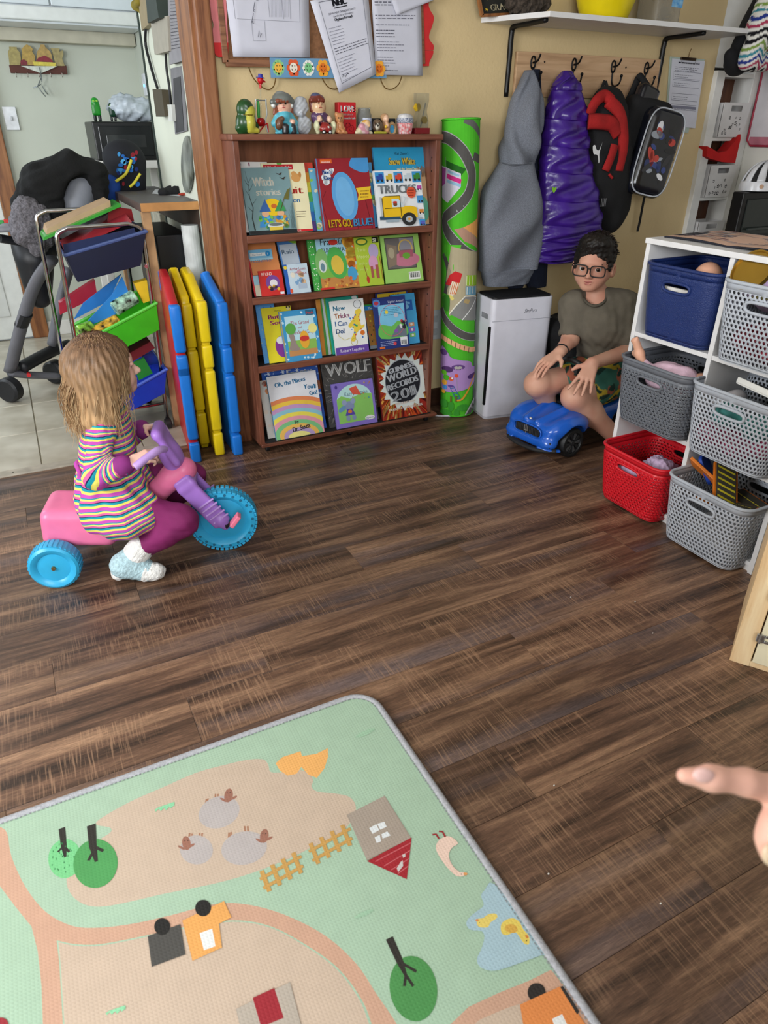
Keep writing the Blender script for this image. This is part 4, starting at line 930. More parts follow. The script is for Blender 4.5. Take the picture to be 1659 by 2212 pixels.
def d_rain(i,a):
 i.rect(0,0,1,a,'4f86c8');i.poly([(.55,a),(1,a),(1,a*.55),(.62,a*.62)],'86b83a');i.ring(.30,a-.22,.2,.2,.04,'c8404a');i.ell(.30,a-.22,.10,.10,'2a2a44');i.text('NG',.66,a-.46,.16,'f2f4ec',bold=.01);i.rect(.08,a*.20,.96,a*.58,'b9c4d0');i.text('Rain?',.14,a*.40,.22,'5f7a94',width=.72,bold=.004);i.ell(.80,a-.06,.14,.05,'e8c83a')
def d_frank(i,a):
 i.rect(0,0,1,a,'a8d8ea');i.rect(0,0,.12,a,'46a84a');i.rect(.12,0,1,.22,'c98a4a');i.rect(.12,0,.16,a,'3a8a3e')
 scat(i,30,.02,.10,0,a,.012,['e8f0e0'],3)
 i.text('Franklin',.26,a-.12,.13,'1a2a2e',width=.50);i.text('RUNS AWAY',.26,a-.25,.085,'1a2a2e',width=.55)
 scat(i,22,.78,1,.35,.95,.09,['e8a83a','d8702c','e8c84a','c85a2a'],2);i.ell(.24,.48,.14,.28,'7fb86a');i.poly([(.16,.22),(.9,.22),(.98,.32),(.6,.40),(.16,.36)],'7fb84a')
 i.ell(.24,.44,.08,.12,'d8e0d8');i.ell(.24,.42,.045,.075,'6a8a9a');i.ell(.55,.48,.20,.30,'4fae52',.15,26);i.ell(.55,.44,.13,.18,'e0bf4a',.1);i.ell(.52,.86,.10,.05,'c83a30');i.ell(.84,.26,.10,.13,'4aa0d0');i.rect(.12,0,.42,.04,'d8302e')
 scat(i,20,.2,.95,.04,.2,.03,['d8703a','a85a2a','e8b04a'],9)
def d_hippo(i,a):
 i.rect(0,0,1,a,'b4cc3e');i.ell(.30,a-.16,.24,.13,'3f7a2e');i.ell(.30,a-.16,.18,.08,'e8d84a');i.text('Two',.06,a-.50,.16,'d8e48a',width=.34);i.text('Hippos',.06,a-.72,.12,'d8e48a',width=.46);i.text('and on',.08,a-.95,.10,'d0de80');i.text('Hidey',.10,a-1.15,.10,'d0de80')
 i.rect(.72,a-.22,.98,a-.02,'1c2418');i.text('$1',.75,a-.19,.13,'f0f0e0',bold=.008)
 i.ell(.72,a*.70,.20,.26,'b8a8d0');i.ell(.66,a*.47,.19,.24,'d8a0c4');i.rect(.52,a*.16,.62,a*.40,'a85a50');i.rect(.72,a*.14,.84,a*.42,'a85a50');i.line([(.38,.10),(.26,.75)],.02,'9a4a30');i.line([(.96,.2),(.94,1.0)],.02,'9a4a30');i.ell(.36,.22,.06,.12,'c0402e')
def d_frog(i,a):
 i.rect(0,0,1,a,'9fd06a');i.rect(.10,.30,.86,a-.06,'4a4a44');i.rect(.12,.32,.84,a-.08,'6f6a68');i.rect(.48,a*.68,.84,a-.08,'8f8e98')
 i.ell(.60,.50,.36,.16,'c87a90');i.ring(.62,.74,.19,.20,.03,'d0b05a');i.rect(.44,.55,.80,.70,'a85a6a');i.ell(.62,.58,.10,.07,'6aa83a');i.poly([(.13,.34),(.34,.40),(.40,.80),(.14,.86)],'8a7a68');i.ell(.24,.66,.08,.12,'b0a48a')
 i.rect(.62,.05,.92,.22,'f0f2ec')
 for k in range(10):i.rect(.65+.025*k,.09,.65+.025*k+.01*(1+k%2),.20,'3a3a3a');i.lay-=1
book('orange picture book with colourful crowd behind the pale blue reader',kA,(150,690),(190,900),(365,885),2.616,2.672,.006,'d8824c',d_orange,h=.20)
book('blue and green picture book about rain beside orange one',kA,(345,684),(385,905),(500,890),2.622,2.676,.006,'4f86c8',d_rain,h=.20)
book('pale blue early reader book with a red spine',kA,(154,746),(202,1034),(352,1015),2.597,2.652,.006,'d8303a',d_pad)
book('small red board book with a purple circle',kA,(208,876),(247,1034),(390,1016),2.585,2.612,.008,'c22c2a',d_redsm)
book('small pale blue book leaning sideways with a blue spine',kA,(308,858),(406,1028),(550,992),2.584,2.614,.008,'2a62b8',d_arthur)
book('sky blue picture book with green spine and autumn tree',kA,(522,682),(572,1002),(862,966),2.588,2.648,.012,'3a8a3e',d_frank)
book('lime green picture book with two hippos on its cover',kA,(800,668),(852,974),(1002,950),2.594,2.650,.006,'a4bc36',d_hippo)
book('light green picture book back cover with framed frog picture',kA,(976,656),(1012,952),(1246,930),2.590,2.650,.008,'8cbf58',d_frog)
def d_stars(i,a):i.rect(0,0,1,a,'5aa0e0');scat(i,24,0,1,0,a,.05,['2a5ab0','f0e04a','3a78d0'],4,'s')
def d_soup(i,a):
 i.rect(0,0,1,a,'f0e02c');i.text("Disney's",.42,a-.14,.05,'2a2a18',shear=.2);i.text('Button',.20,a-.36,.13,'b8208a',width=.72,bold=.008);i.text('Soup',.24,a-.54,.13,'b8208a',width=.52,bold=.008);i.ell(.90,a-.08,.06,.05,'e8d8a0');i.ell(.86,a-.04,.03,.03,'2a2a18');i.ell(.95,a-.04,.03,.03,'2a2a18')
 i.ell(.52,.48,.24,.34,'8a3a9a');i.ell(.50,.68,.16,.12,'f0f0ec')
def d_pooh(i,a):
 i.rect(0,0,1,a,'3f9ad0');scat(i,44,.02,.98,.01,a-.01,.035,['dff0f8','c0e0f0'],3);i.rect(0,0,.035,a,'b0a070');i.rect(.12,.14,.90,a-.14,'bfe4f0');i.rect(.12,.14,.90,.52,'8fc05a');i.rect(.12,.14,.90,.28,'c8905a')
 i.text('The Grand',.26,a-.36,.095,'b04a5a',width=.50);i.text('and',.44,a-.46,.06,'b04a5a');i.text('Wonderful Day',.20,a-.60,.10,'b04a5a',width=.66);i.rect(.70,a-.16,.92,a-.03,'2a6a8a');i.text('Pooh',.72,a-.13,.07,'e84a4a',bold=.003)
 i.poly(spline([(.14,.3),(.2,.5),(.16,.75),(.3,.7),(.34,.45),(.42,.28)],3,True),'9a8a84');i.ell(.84,.78,.12,.12,'f0e890');i.ell(.24,.82,.14,.14,'5fa84a');i.ell(.58,.52,.13,.22,'eeb03a');i.ell(.58,.55,.13,.07,'d03a34')
def d_tricks(i,a):
 i.rect(0,0,1,a,'f2f4f2');i.rect(0,0,1,.20,'6a4aa8');i.text('Robert Lopshire',.14,.06,.085,'f0ecf4',width=.72)
 for k,(t,c)in enumerate((('New','2a8ab0'),('Tricks','a04a7a'),('I Can','2a6ab0'),('Do!','1f5a9a'))):i.text(t,.08,a-.26-.20*k,.13,c,bold=.005)
 i.text('Tr',.08,a-.46,.13,'d07a2c',bold=.005)
 i.poly(spline([(.52,.32),(.62,.34),(.66,.50),(.80,.62),(.92,.66),(.94,.74),(.84,.72),(.82,.95),(.90,1.08),(.86,1.16),(.72,1.12),(.66,.95),(.56,.86),(.46,.74),(.52,.68),(.60,.72),(.60,.55),(.50,.40)],3,True),'f0d24a')
 scat(i,22,.54,.86,.4,1.05,.026,['3a7ad0','d84a3a','3fa85a','e88a2a'],2);i.ring(.58,.30,.10,.10,.012,'c8b850');i.ell(.86,.52,.07,.065,'e0762c');i.ell(.80,a-.14,.12,.11,'e8ecee');i.ring(.80,a-.14,.12,.11,.012,'3a3a3c');i.line([(.48,.42),(.30,.38),(.14,.50),(.12,.62)],.015,'e4d890')
def d_teal(i,a):i.rect(0,0,1,a,'1fa08a');i.ell(.88,a-.05,.08,.06,'e8ecea')
def d_the2(i,a):i.rect(0,0,1,a,'4a8ac8');i.rect(0,a-.12,1,a,'3fa84a');i.rect(0,a-.42,1,a-.14,'2f8fd8');i.text('The',.30,a-.38,.18,'f4f4f4',bold=.012);i.rect(0,.25,1,a-.46,'a8783a');scat(i,26,0,1,.28,a-.5,.08,['e0c83a','7a5a30','d84a3a','3a3a3a'],3);i.rect(0,0,1,.24,'8a94a0')
def d_paw(i,a):
 i.rect(0,0,1,a,'23357a');i.rect(.14,.30,.94,a-.20,'7fc8ea');i.poly(spline([(.14,.30),(.94,.30),(.94,.60),(.7,.72),(.5,.60),(.14,.66)],3,True),'6fbf5a');i.poly([(.44,.30),(.94,.30),(.94,.56),(.7,.62)],'6f7a88');i.ring(.54,.75,.40,.42,.012,'d8526a')
 i.text('Lights! Action!',.46,a-.16,.06,'dfe8f4');i.ell(.10,a-.14,.12,.10,'5a8ad0');i.ell(.10,a-.14,.07,.05,'c03a4a');i.scribble(.30,.85,a-.30,5,.045,.012,'1f6a98');i.ell(.38,.98,.05,.05,'f0d84a');i.ell(.66,.88,.07,.06,'c0c8d8');i.ell(.62,.46,.06,.05,'8a5ab0');scat(i,10,.74,.95,.5,.72,.05,['c83a4a','2a2a38','e8e8ec'],2)
 i.scribble(.10,.64,.20,3,.05,.016,'a8b4dc');i.rect(.72,.06,.94,.28,'eef0f4');i.ell(.54,.13,.05,.05,'d84a5a')
 for k in range(8):i.rect(.74+.022*k,.08,.75+.022*k+.004*(k%2),.20,'222226');i.lay-=1
 i.rect(.06,.03,.22,.08,'e8702c')
def d_paw2(i,a):
 i.rect(0,0,1,a,'4ab0e8');i.rect(0,0,.06,a,'2a80d0');i.rect(.30,a-.62,.86,a-.24,'1f62b8');i.ell(.58,a-.48,.12,.09,'86c8f0')
 for k in range(4):i.ell(.42+.10*k,a-.36+(.03 if k in(1,2)else 0),.04,.055,'86c8f0')
 for k,c in enumerate(['f0d83a','f0a06a','d86ac0','a86ad0','58c0c8','8fd86a']):x,y=.38+.34*(k%2),.72-.20*(k//2);i.rect(x-.12,y-.07,x+.12,y+.07,c);i.ell(x,y,.05,.05,'f4f4f0')
def d_who(i,a):i.rect(0,0,1,a,'2a3a8a');i.rect(.05,a-.2,.95,a-.02,'e8c42e');i.text('WHO',.40,a-.16,.10,'a03a20',bold=.006)
book('bright blue picture book with stars at left of third row',kB,(136,118),(214,498),(330,482),2.606,2.668,.008,'3f86d8',d_stars)
book('yellow picture book with magenta title partly hidden behind another',kB,(158,142),(246,498),(432,474),2.598,2.658,.007,'dccb26',d_soup)
book('sky blue storybook with cloud border in the third row',kB,(280,162),(352,487),(582,452),2.588,2.640,.008,'2f86c0',d_pooh)
for k,(c,lab)in enumerate((('d08a3a','orange'),('4f9a4a','leaf green'),('c9d2d8','silver grey'),('7fb83a','lime'),('3a7a9a','dark teal'))):
 x=506+17*k;book(lab+' thin book filed spine out between storybook and white book',kB,(x,84-2*k),(x+72,440-2*k),(x+100,437-2*k),2.603+.003*k,2.66+.003*k,.004,c)
book('teal book just showing behind the white yellow dog book',kB,(582,76),(650,440),(852,408),2.603,2.664,.006,'188a78',d_teal)
book('white book with purple base and a yellow spotted animal',kB,(600,97),(672,442),(882,408),2.587,2.642,.010,'e6e8ea',d_tricks)
book('dark blue book with yellow title tab at back of third row',kB,(908,44),(960,380),(1160,364),2.628,2.686,.006,'23307a',d_who)
book('green topped book with brown brick picture beside blue books',kB,(826,118),(890,406),(960,396),2.606,2.664,.006,'4a8ac8',d_the2)
book('bright blue button sound book behind the navy one',kB,(1010,52),(1060,386),(1206,364),2.602,2.664,.010,'2f8ad8',d_paw2)
book('navy book back cover with round adventure scene and barcode',kB,(872,78),(938,402),(1142,384),2.588,2.642,.006,'1f2f70',d_paw)
def d_places(i,a):
 i.rect(0,0,1,a,'e9eaf0')
 for k,c in enumerate(['e88a5a','f0c84a','c89ac8','8fc8d8','f0e05a','e8a0b0','7fc88a','f0c060','b8a0d0','f0e890']):i.ell(.48,.18-.02*k,1.0-.085*k,.60-.055*k,c,-.08,36)
 i.text('Oh, the Places',.14,a-.22,.085,'2a86b8',width=.62,bold=.004,rot=.08);i.text("You'll",.70,a-.32,.085,'2a86b8',bold=.004,rot=-.1);i.text('Go!',.80,a-.46,.085,'2a86b8',bold=.004)
 i.text('By',.42,.26,.06,'3a3a4a',bold=.003,rot=.12);i.text('Dr. Seuss',.36,.10,.10,'3a3a4a',width=.36,bold=.004,rot=.12)
def d_frosty(i,a):
 i.rect(0,0,1,a,'2a5fc0');scat(i,60,0,1,0,a,.016,['c8e0f4','9ac0ec'],5);i.text('Frosty',.44,a-.16,.13,'f0f4fa',width=.44,bold=.008);i.text('Snowman',.48,a-.31,.10,'f0f4fa',width=.48,bold=.005)
 i.ell(.95,.75,.09,.08,'9a5a3a');i.rect(.80,a-.52,1,a-.48,'c8d8f0')
 for k in range(3):i.star(.12+.25*k,a-.06,.05,.015,6,'e8f0fa')
def d_wolf(i,a):
 i.rect(0,0,1,a,'4a4a4a');g=random.Random(3)
 for k in range(260):
  x,y=g.random(),g.random()*a;L=.05+.07*g.random();an=math.atan2(y-a*.5,x-.5)+g.gauss(0,.3);i.line([(x,y),(x+L*math.cos(an),y+L*math.sin(an))],[.012,.003],g.choice(['2c2c2c','6a6866','8a8886','3a3836','55524e','9c9894']));i.lay=min(i.lay,4)
 i.lay=6;i.text('WOLF',.08,a-.32,.22,'f0f0ee',width=.88,bold=.008)
def d_katy(i,a):
 i.rect(0,0,1,a,'8a78d0');arch=[(.08,.10),(.94,.10),(.94,a-.42)]+[(.51+.43*math.cos(t),a-.42+.36*math.sin(t))for t in[PI*k/14 for k in range(15)]]+[(.08,a-.42)]
 i.poly(arch,'c2ecec');i.poly([(.08,.10),(.94,.10),(.94,.66),(.7,.70),(.4,.62),(.2,.70),(.08,.64)],'8fd06a');i.text("Katy's Surprise",.28,a-.30,.085,'4a6a8a',width=.56)
 i.poly([(.40,.84),(.58,.88),(.68,.66),(.48,.70)],'e0604a');i.line([(.50,.70),(.42,.58)],.008,'b05040');i.ell(.36,.46,.12,.11,'8a9ac0');i.ell(.25,.55,.06,.06,'9aa8cc');i.ell(.46,.56,.06,.06,'9aa8cc');i.poly([(.24,.26),(.48,.26),(.42,.40),(.30,.40)],'5a4ab0');i.ell(.36,.34,.05,.04,'e08a3a');i.ell(.30,.20,.05,.06,'8a9ac0');i.ell(.44,.20,.05,.06,'8a9ac0');i.ell(.18,.42,.1,.05,'6a9ac8',.5);i.ell(.82,.14,.12,.05,'f0f2f4');i.text('Alphakids',.73,.12,.035,'2a4a9a');i.ell(.10,a-.08,.03,.04,'4a3a90')
 scat(i,8,.7,.92,.5,.95,.02,['d8c03a','5aa0a8','c87a4a'],2)
def d_guin(i,a):
 i.rect(0,0,1,a,'9c2a1c');g=random.Random(6);C=(.52,a*.56)
 for k in range(200):
  an=g.random()*6.28;r0=.3+.4*g.random();L=.15+.45*g.random();i.line([(C[0]+r0*math.cos(an),C[1]+r0*math.sin(an)),(C[0]+(r0+L)*math.cos(an+.05),C[1]+(r0+L)*math.sin(an+.05))],[.05,.008],g.choice(['b83a1c','7a1a12','d8682a','e0a84a','5a1410','c8501e','d8b878']));i.lay=min(i.lay,3)
 i.lay=4;i.star(C[0],C[1],.62,.42,16,'e8e4c8',.1);i.star(C[0]+.04,C[1]-.02,.56,.46,20,'dfe8e4',.2);i.ell(C[0],C[1],.40,.43,'1c2028',0,40);i.ring(C[0],C[1],.40,.43,.016,'b8c0c8',40)
 for t,y,sz,ww in(('GUINNESS',.22,.10,.56),('WORLD',.07,.14,.66),('RECORDS',-.09,.12,.70),('2011',-.33,.20,.56)):i.text(t,C[0],C[1]+y,sz,'c4c9d0',width=ww,bold=.010,align='c',rot=.16)
 i.text('EXPLODING WITH',.30,.26,.045,'f0e4d8',width=.44,bold=.003,rot=.02);i.text('THOUSANDS OF NEW RECORDS',.14,.16,.045,'f0e4d8',width=.76,bold=.003,rot=.02)
book('white and red picture book standing at far left of bottom row',kB,(190,600),(240,1000),(330,985),2.600,2.672,.010,'e8e0d8',lambda i,a:scat(i.rect(0,0,1,a,'ece6de')or i,14,0,1,.2,a,.2,['d85a3a','e89a6a','f0e0d0'],2))
book('blue snowy picture book with white title behind striped book',kB,(180,542),(262,985),(612,948),2.606,2.686,.008,'2452a8',d_frosty)
book('white picture book with colourful striped rings on its cover',kB,(192,582),(292,1017),(598,956),2.578,2.652,.012,'2f8fb8',d_places)
book('dark grey fur book with large white four letter title',kB,(582,462),(632,958),(944,908),2.594,2.676,.016,'3c3c3c',d_wolf)
book('purple framed picture book with a red kite in front',kB,(652,622),(678,957),(936,910),2.576,2.628,.010,'7a68c4',d_katy)
book('bright blue book edge showing behind the shiny red book',kB,(1030,410),(1070,850),(1268,822),2.600,2.674,.010,'2a7fc8',lambda i,a:i.rect(0,0,1,a,'2f8ad8').text('Animals',.3,a-.08,.05,'e8f0f8').ell(.9,a*.6,.08,.1,'e8ecf0'))
book('shiny red and gold records book with black circle emblem',kB,(932,442),(972,882),(1252,852),2.582,2.654,.016,'7a1c16',d_guin)
# ================================================================== ON THE BACK WALL
def quadmap(px4,Y):
 """bilinear map of the unit square onto four photo points lying on the plane y=Y (order BL BR TR TL)"""
 P=[atY(x,y,Y)for x,y in px4]
 return lambda u,v,h=0:P[0]*(1-u)*(1-v)+P[1]*u*(1-v)+P[2]*u*v+P[3]*(1-u)*v+Vector((0,-h,0))
def sheet(name,label,cat,px4,Y,col,draw=None,th=.0008,group=None,rough=.85,curl=0):
 f=quadmap(px4,Y);t=thing(name,label,cat,tuple(f(.5,0)),0,group)
 g=lambda u,v,h=0:f(u,v,h+curl*(1-v)**2*(.4+.6*u))
 m=MB();m.grid(lambda u,v:g(u,v),8,8);o=m.build('sheet',mat(col,rough,noise=.02),t,smooth=180);s_=o.modifiers.new('t','SOLIDIFY');s_.thickness=th;s_.offset=0
 if draw:
  i=Ink();draw(i);i.build('sheet_print',lambda u,v,h:g(u,v,th+h),PAPER,t,cuts=[k/8 for k in range(1,8)],clip=(0,0,1,1),eps=.00012)
 return t
k2=lambda x,y:(430+x/2.9105,y/2.9105)
bb=thing('bulletin_board','brown framed cork bulletin board with red scalloped border','bulletin board',tuple(atY(*k2(780,395),2.74)))
f=quadmap([k2(165,397),k2(1400,405),k2(1375,-260),k2(100,-260)],2.737)
m=MB();c8=[f(0,0),f(1,0),f(1,1),f(0,1)];m.add([p+Vector((0,.012,0))for p in c8]+c8,[[4,5,6,7],[0,1,5,4],[1,2,6,5],[2,3,7,6],[3,0,4,7],[3,2,1,0]]);m.build('cork',mat('8a6042',.9,noise=.12,ns=90),bb)
for a,b in(((0,.0),(1,.0)),((0,0),(0,1)),((1,0),(1,1)),((0,1),(1,1))):MB().beam(f(*a,.004),f(*b,.004),.022,.014,up=(0,1,0),bev=.003).build('frame_rail',wood_mat('board_frame','6a422c','8a5c40','9a6a4a','X',3,.5,bump=.02),bb)
RED=mat('cf2a2c',.75,noise=.05);PINK=mat('d97c80',.75,noise=.05)
def scallop(pts,m_,nm):
 P=[atY(*k2(x,y),2.7285)for x,y in pts];q=MB();n=len(P);q.add(P+[p+Vector((0,.0012,0))for p in P],[list(range(n)),list(range(2*n-1,n-1,-1))]+[[i,(i+1)%n,n+(i+1)%n,n+i]for i in range(n)]);return q.build(nm,m_,bb)
wl=spline([(40,-200),(62,-140),(45,-60),(48,40),(85,130),(90,170),(68,225),(76,268)],5)
scallop(wl+[(183,268),(160,-200)],PINK,'border_strip');scallop(spline([(76,268),(90,310),(105,345),(125,358),(150,357),(184,364)],5)+[(183,268)],RED,'border_strip')
wr=spline([(1478,-200),(1440,-130),(1478,-60),(1445,15),(1452,60),(1476,105),(1470,150),(1448,215),(1450,250),(1475,285),(1474,315)],5)
scallop([(1390,-200)]+wr+[(1400,316)],RED,'border_strip');scallop([(1400,317)]+spline([(1474,318),(1470,345),(1450,385),(1446,415)],5)+[(1404,415)],RED,'border_strip')
def d_flow(i):
 i.rect(0,0,1,1,'6f9cc0')
 for k in range(8):
  x=.065+.124*k;a,b,c=[('8fc88a','f0b84a','5a4a30'),('e0603a','f0e8d8','5a4a40'),('f0f0e8','7fc88a','3a5a40'),('f0a83a','e0762c','6a3a1a')][k%4]
  for q in range(10 if k%2==0 else 6):t=2*PI*q/(10 if k%2==0 else 6);i.ell(x+.034*math.cos(t),.5+.29*math.sin(t),.017 if k%2==0 else .024,.13 if k%2==0 else .18,a,0,12);i.lay-=1
  i.lay+=1;i.ell(x,.5,.032,.26,b);i.ell(x-.011,.6,.004,.04,c);i.ell(x+.011,.6,.004,.04,c);i.line([(x-.017,.46),(x-.009,.36),(x,.33),(x+.009,.36),(x+.017,.46)],.006,c)
sheet('paper_border','blue paper strip of smiling flowers under the bulletin board','decoration',[k2(452,488),k2(1178,490),k2(1172,375),k2(443,362)],2.722,'6f9cc0',d_flow)
PAPC='cfcfdc'
def d_plan(i):
 G='9a9aa6'
 for q in([(.08,.42),(.08,.98)],[(.10,.42),(.88,.39)],[(.88,.39),(.88,.72)],[(.10,.76),(.50,.76)],[(.50,.76),(.86,.72)],[(.46,.76),(.46,1)],[(.62,.72),(.64,1)],[(.26,.76),(.28,.66)],[(.27,.40),(.27,.18),(.43,.18),(.43,.40)],[(.50,.44),(.49,.66),(.66,.66),(.67,.42)],[(.66,.66),(.76,.66),(.76,.42)]):i.line(q,.005,G)
 for k in range(14):i.line([(.52+.016*k,.44),(.53+.016*k,.64)],.003,'a8a8b4')
 for x,y,dx,dy in((.66,.68,-.07,0),(.52,.68,-.08,0),(.40,.68,-.05,-.06),(.33,.60,-.03,-.10),(.30,.48,-.03,-.10),(.36,.76,-.05,.06),(.28,.84,-.06,.05),(.18,.92,-.08,.04),(.08,.97,-.08,.02)):
  i.line([(x,y),(x+dx,y+dy)],.008,'6a6a76');i.line([(x+dx+.02,y+dy+.02),(x+dx,y+dy),(x+dx+.025,y+dy-.01)],.007,'6a6a76')
 i.line([(.33,.22),(.35,.30),(.36,.22),(.38,.26)],.008,'7a7a86')
def d_doc1(i):
 for q in([(.13,.08),(.13,.97)],[(.13,.08),(.90,.11)],[(.90,.11),(.90,.97)],[(.13,.97),(.90,.97)]):i.line(q,.006,'6a6a78')
 i.text('NEIC',.36,.90,.075,'16161e',width=.24,bold=.012);i.rect(.36,.875,.60,.885,'16161e')
 i.text('DEPARTMENT OF BUILDING SAFETY',.24,.82,.022,'3a3a46',width=.50);i.text('Certificate of Occupancy',.31,.785,.022,'3a3a46',width=.38);i.text('Olyphant Borough',.32,.745,.03,'26262e',width=.34,bold=.002)
 i.scribble(.17,.50,.68,6,.035,.006,'8a8a98',.3,seed=2);i.scribble(.17,.88,.46,3,.03,.007,'5a5a66',.1,seed=3);i.scribble(.17,.62,.34,6,.035,.006,'8a8a98',.5,seed=4)
 i.line([(.18,.14),(.22,.17),(.24,.13),(.30,.16),(.34,.15)],.008,'3a3a48');i.scribble(.17,.50,.10,1,.03,.005,'8a8a98',.1)
def d_doc2(i):
 i.text('Parent Notice',.30,.955,.02,'4a4a58');i.scribble(.05,.45,.88,3,.032,.008,'7a7a88',.4,seed=5);i.scribble(.05,.92,.77,5,.026,.009,'5a5a68',.05,seed=6);i.scribble(.05,.90,.57,2,.028,.008,'7a7a88',.1,seed=7);i.scribble(.05,.75,.48,1,.028,.008,'7a7a88',.1);i.scribble(.05,.45,.43,3,.03,.008,'5a5a68',.2,seed=8);i.scribble(.05,.62,.32,4,.028,.008,'8a8a98',.4,seed=9);i.scribble(.05,.50,.17,4,.028,.008,'8a8a98',.5,seed=10);i.scribble(.05,.46,.04,1,.02,.008,'4a4a56',.05)
sheet('paper','white page with a hand drawn floor plan on bulletin board','paper',[k2(215,356),k2(697,362),k2(684,-230),k2(142,-230)],2.7265,PAPC,d_plan)
sheet('paper','white typed letter hanging straight at right of bulletin board','paper',[k2(1110,470),k2(1402,476),k2(1392,-200),k2(1075,-200)],2.7225,PAPC,d_doc2,curl=.004)
sheet('paper','tilted white certificate page hanging over flower strip','paper',[k2(878,583),k2(1110,466),k2(1060,-60),k2(698,5)],2.716,'d3d3e0',d_doc1,curl=.006)
sheet('paper','corner of white page pinned at top right of bulletin board','paper',[k2(1240,95),k2(1480,-2),k2(1440,-140),k2(1190,-60)],2.714,PAPC,lambda i:i.scribble(.08,.8,.72,2,.1,.03,'8a8a98',.2),curl=.004)
for k,pts in enumerate(([(308,398),(322,450),(352,505),(400,550),(440,563),(470,540),(482,490)],[(775,488),(790,520),(820,552),(860,560),(900,540)],[(1142,488),(1150,520),(1175,555),(1215,560),(1255,530),(1275,480)])):
 tag(MB().tube(spline([tuple(atY(*k2(x,y),2.738))for x,y in pts],5),.0018,6).build('wire_loop',mat('8a6a3a',.35,metal=.8)),['brass wire loop below left end of bulletin board','brass wire loop behind the tilted certificate','brass wire loop below right end of bulletin board'][k],'wire','wire loops below the board')
o=thing('wall_outlet','white wall outlet between bookcase and rolled mat','outlet',(1.655,YW,.39));MB().box(1.615,1.695,YW-.006,YW,.325,.46,.002).build('plate',mat('cfd0d2',.4,noise=.03),o)
for z in(.36,.42):MB().box(1.641,1.669,YW-.008,YW-.004,z-.015,z+.015,.004).build('socket',mat('bdbec0',.4),o)
tag(MB().tube(spline([(1.60,2.70,.006),(1.592,2.62,.005),(1.63,2.585,.005),(1.70,2.575,.005),(1.79,2.66,.005)],8),.004,8).build('power_cord',mat('d2d4dc',.5)),'white power cord looping on floor beside bookcase','cord')
# ================================================================== ROLLED ROAD MAT
RB,RTp,RR=Vector((1.716,2.616,0)),Vector((1.694,2.668,1.222)),.0755
rl=thing('rolled_mat','rolled up green road play rug standing beside bookcase','rug',tuple(RB))
axd=(RTp-RB).normalized();fac=Vector((-RB.x,-RB.y,0)).normalized();fac=(fac-axd*fac.dot(axd)).normalized();rgt=axd.cross(fac);rgt=-rgt if rgt.x<0 else rgt
LR=(RTp-RB).length
def rolp(u,v,h=0):a=u/RR;return RB+axd*v+(fac*math.cos(a)+rgt*math.sin(a))*(RR+h)
MB().grid(lambda a,b:rolp(a*2*PI*RR,b*LR),40,24,cu=True).build('outer_layer',mat('46a02c',.9,noise=.06,bump=.3,bs=400),rl,smooth=60)
sp=[]
for k in range(90):a=.3*k;r=RR-.001-.00065*k;sp.append(RB+axd*(LR-.002)+(fac*math.cos(a)+rgt*math.sin(a))*max(r,.01))
MB().tube(sp,.0026,6,up=tuple(axd)).build('spiral_edge',mat('4b9a3a',.9),rl)
MB().prism([(x*.97,y*.97)for x,y in[(RR*math.cos(2*PI*k/32),RR*math.sin(2*PI*k/32))for k in range(32)]],0,LR-.006,basis(RB,rgt,axd.cross(rgt))).build('core',mat('2c3a2a',.95),rl)
for v in(.006,LR-.004):MB().tube([rolp(2*PI*RR*k/40,v)for k in range(40)],.004,6,closed=True).build('edge_binding',mat('52d02e',.8,noise=.1,ns=200),rl,smooth=180)
def rk(px,py):
 P=atPlane(px,py,RB+fac*.0,fac);t=(P-RB).dot(axd);s_=(P-(RB+axd*t)).dot(rgt)/(RR*1.01);return(RR*math.asin(max(-1,min(1,s_)))*1.0,t)
ka=lambda x,y:rk(860+x/7.375,260+y/7.375)
kb=lambda x,y:rk(860+x/5.53,600+y/5.53)
kc=lambda x,y:rk(480+x/2.8603,280+y/2.8603)
i=Ink()
def PL(k,pts,col,sm=0):i.poly([k(*p)for p in(spline(pts,sm,True)if sm else pts)],col)
def LN(k,pts,w_,col,sm=5):i.line([k(*p)for p in spline(pts,sm)],w_,col)
i.rect(-PI*RR*.62,.008,PI*RR*.62,LR-.006,'55c032')
big=[(690,260),(800,290),(950,400),(1080,560),(1170,780),(1180,950),(1130,1150),(1000,1320),(850,1440),(740,1560),(770,1720),(900,1900),(1100,2080),(1290,2180)]
LN(ka,[(1060,0),(1190,60),(1280,180),(1320,330)],.024,'6a6a68');LN(ka,big,.044,'b4b4b4');LN(ka,big,.038,'5c5a58')
LN(ka,[(1290,620),(1200,560)],.03,'5c5a58')
PL(ka,[(1290,1400),(1250,1560),(1040,1680),(1130,1750),(1280,1900),(1300,1900)],'e8a860');PL(ka,[(900,1710),(1040,1680),(1280,1920),(1275,2050),(1060,1900)],'b9917c')
PL(ka,[(770,630),(1090,770),(1000,880),(775,740)],'2c6a28');PL(ka,[(770,740),(1005,840),(1005,1050),(800,1300),(705,1220),(705,720)],'d9d5e4');PL(ka,[(790,840),(1015,930),(1000,1000),(780,910)],'d8388a');PL(ka,[(785,930),(1005,1005),(1005,1055),(780,975)],'9cc4e0');PL(ka,[(800,780),(985,860),(970,890),(800,820)],'9cc4e0');LN(ka,[(765,590),(760,760)],.003,'8a8890',2);PL(ka,[(705,740),(770,760),(760,1000),(705,1050)],'b85aa8')
PL(kc,[(1480,700),(1430,860),(1375,1058),(1375,700)],'5cc836')
LN(kc,[(1370,760),(1400,860),(1380,1000)],.02,'5c5a58')
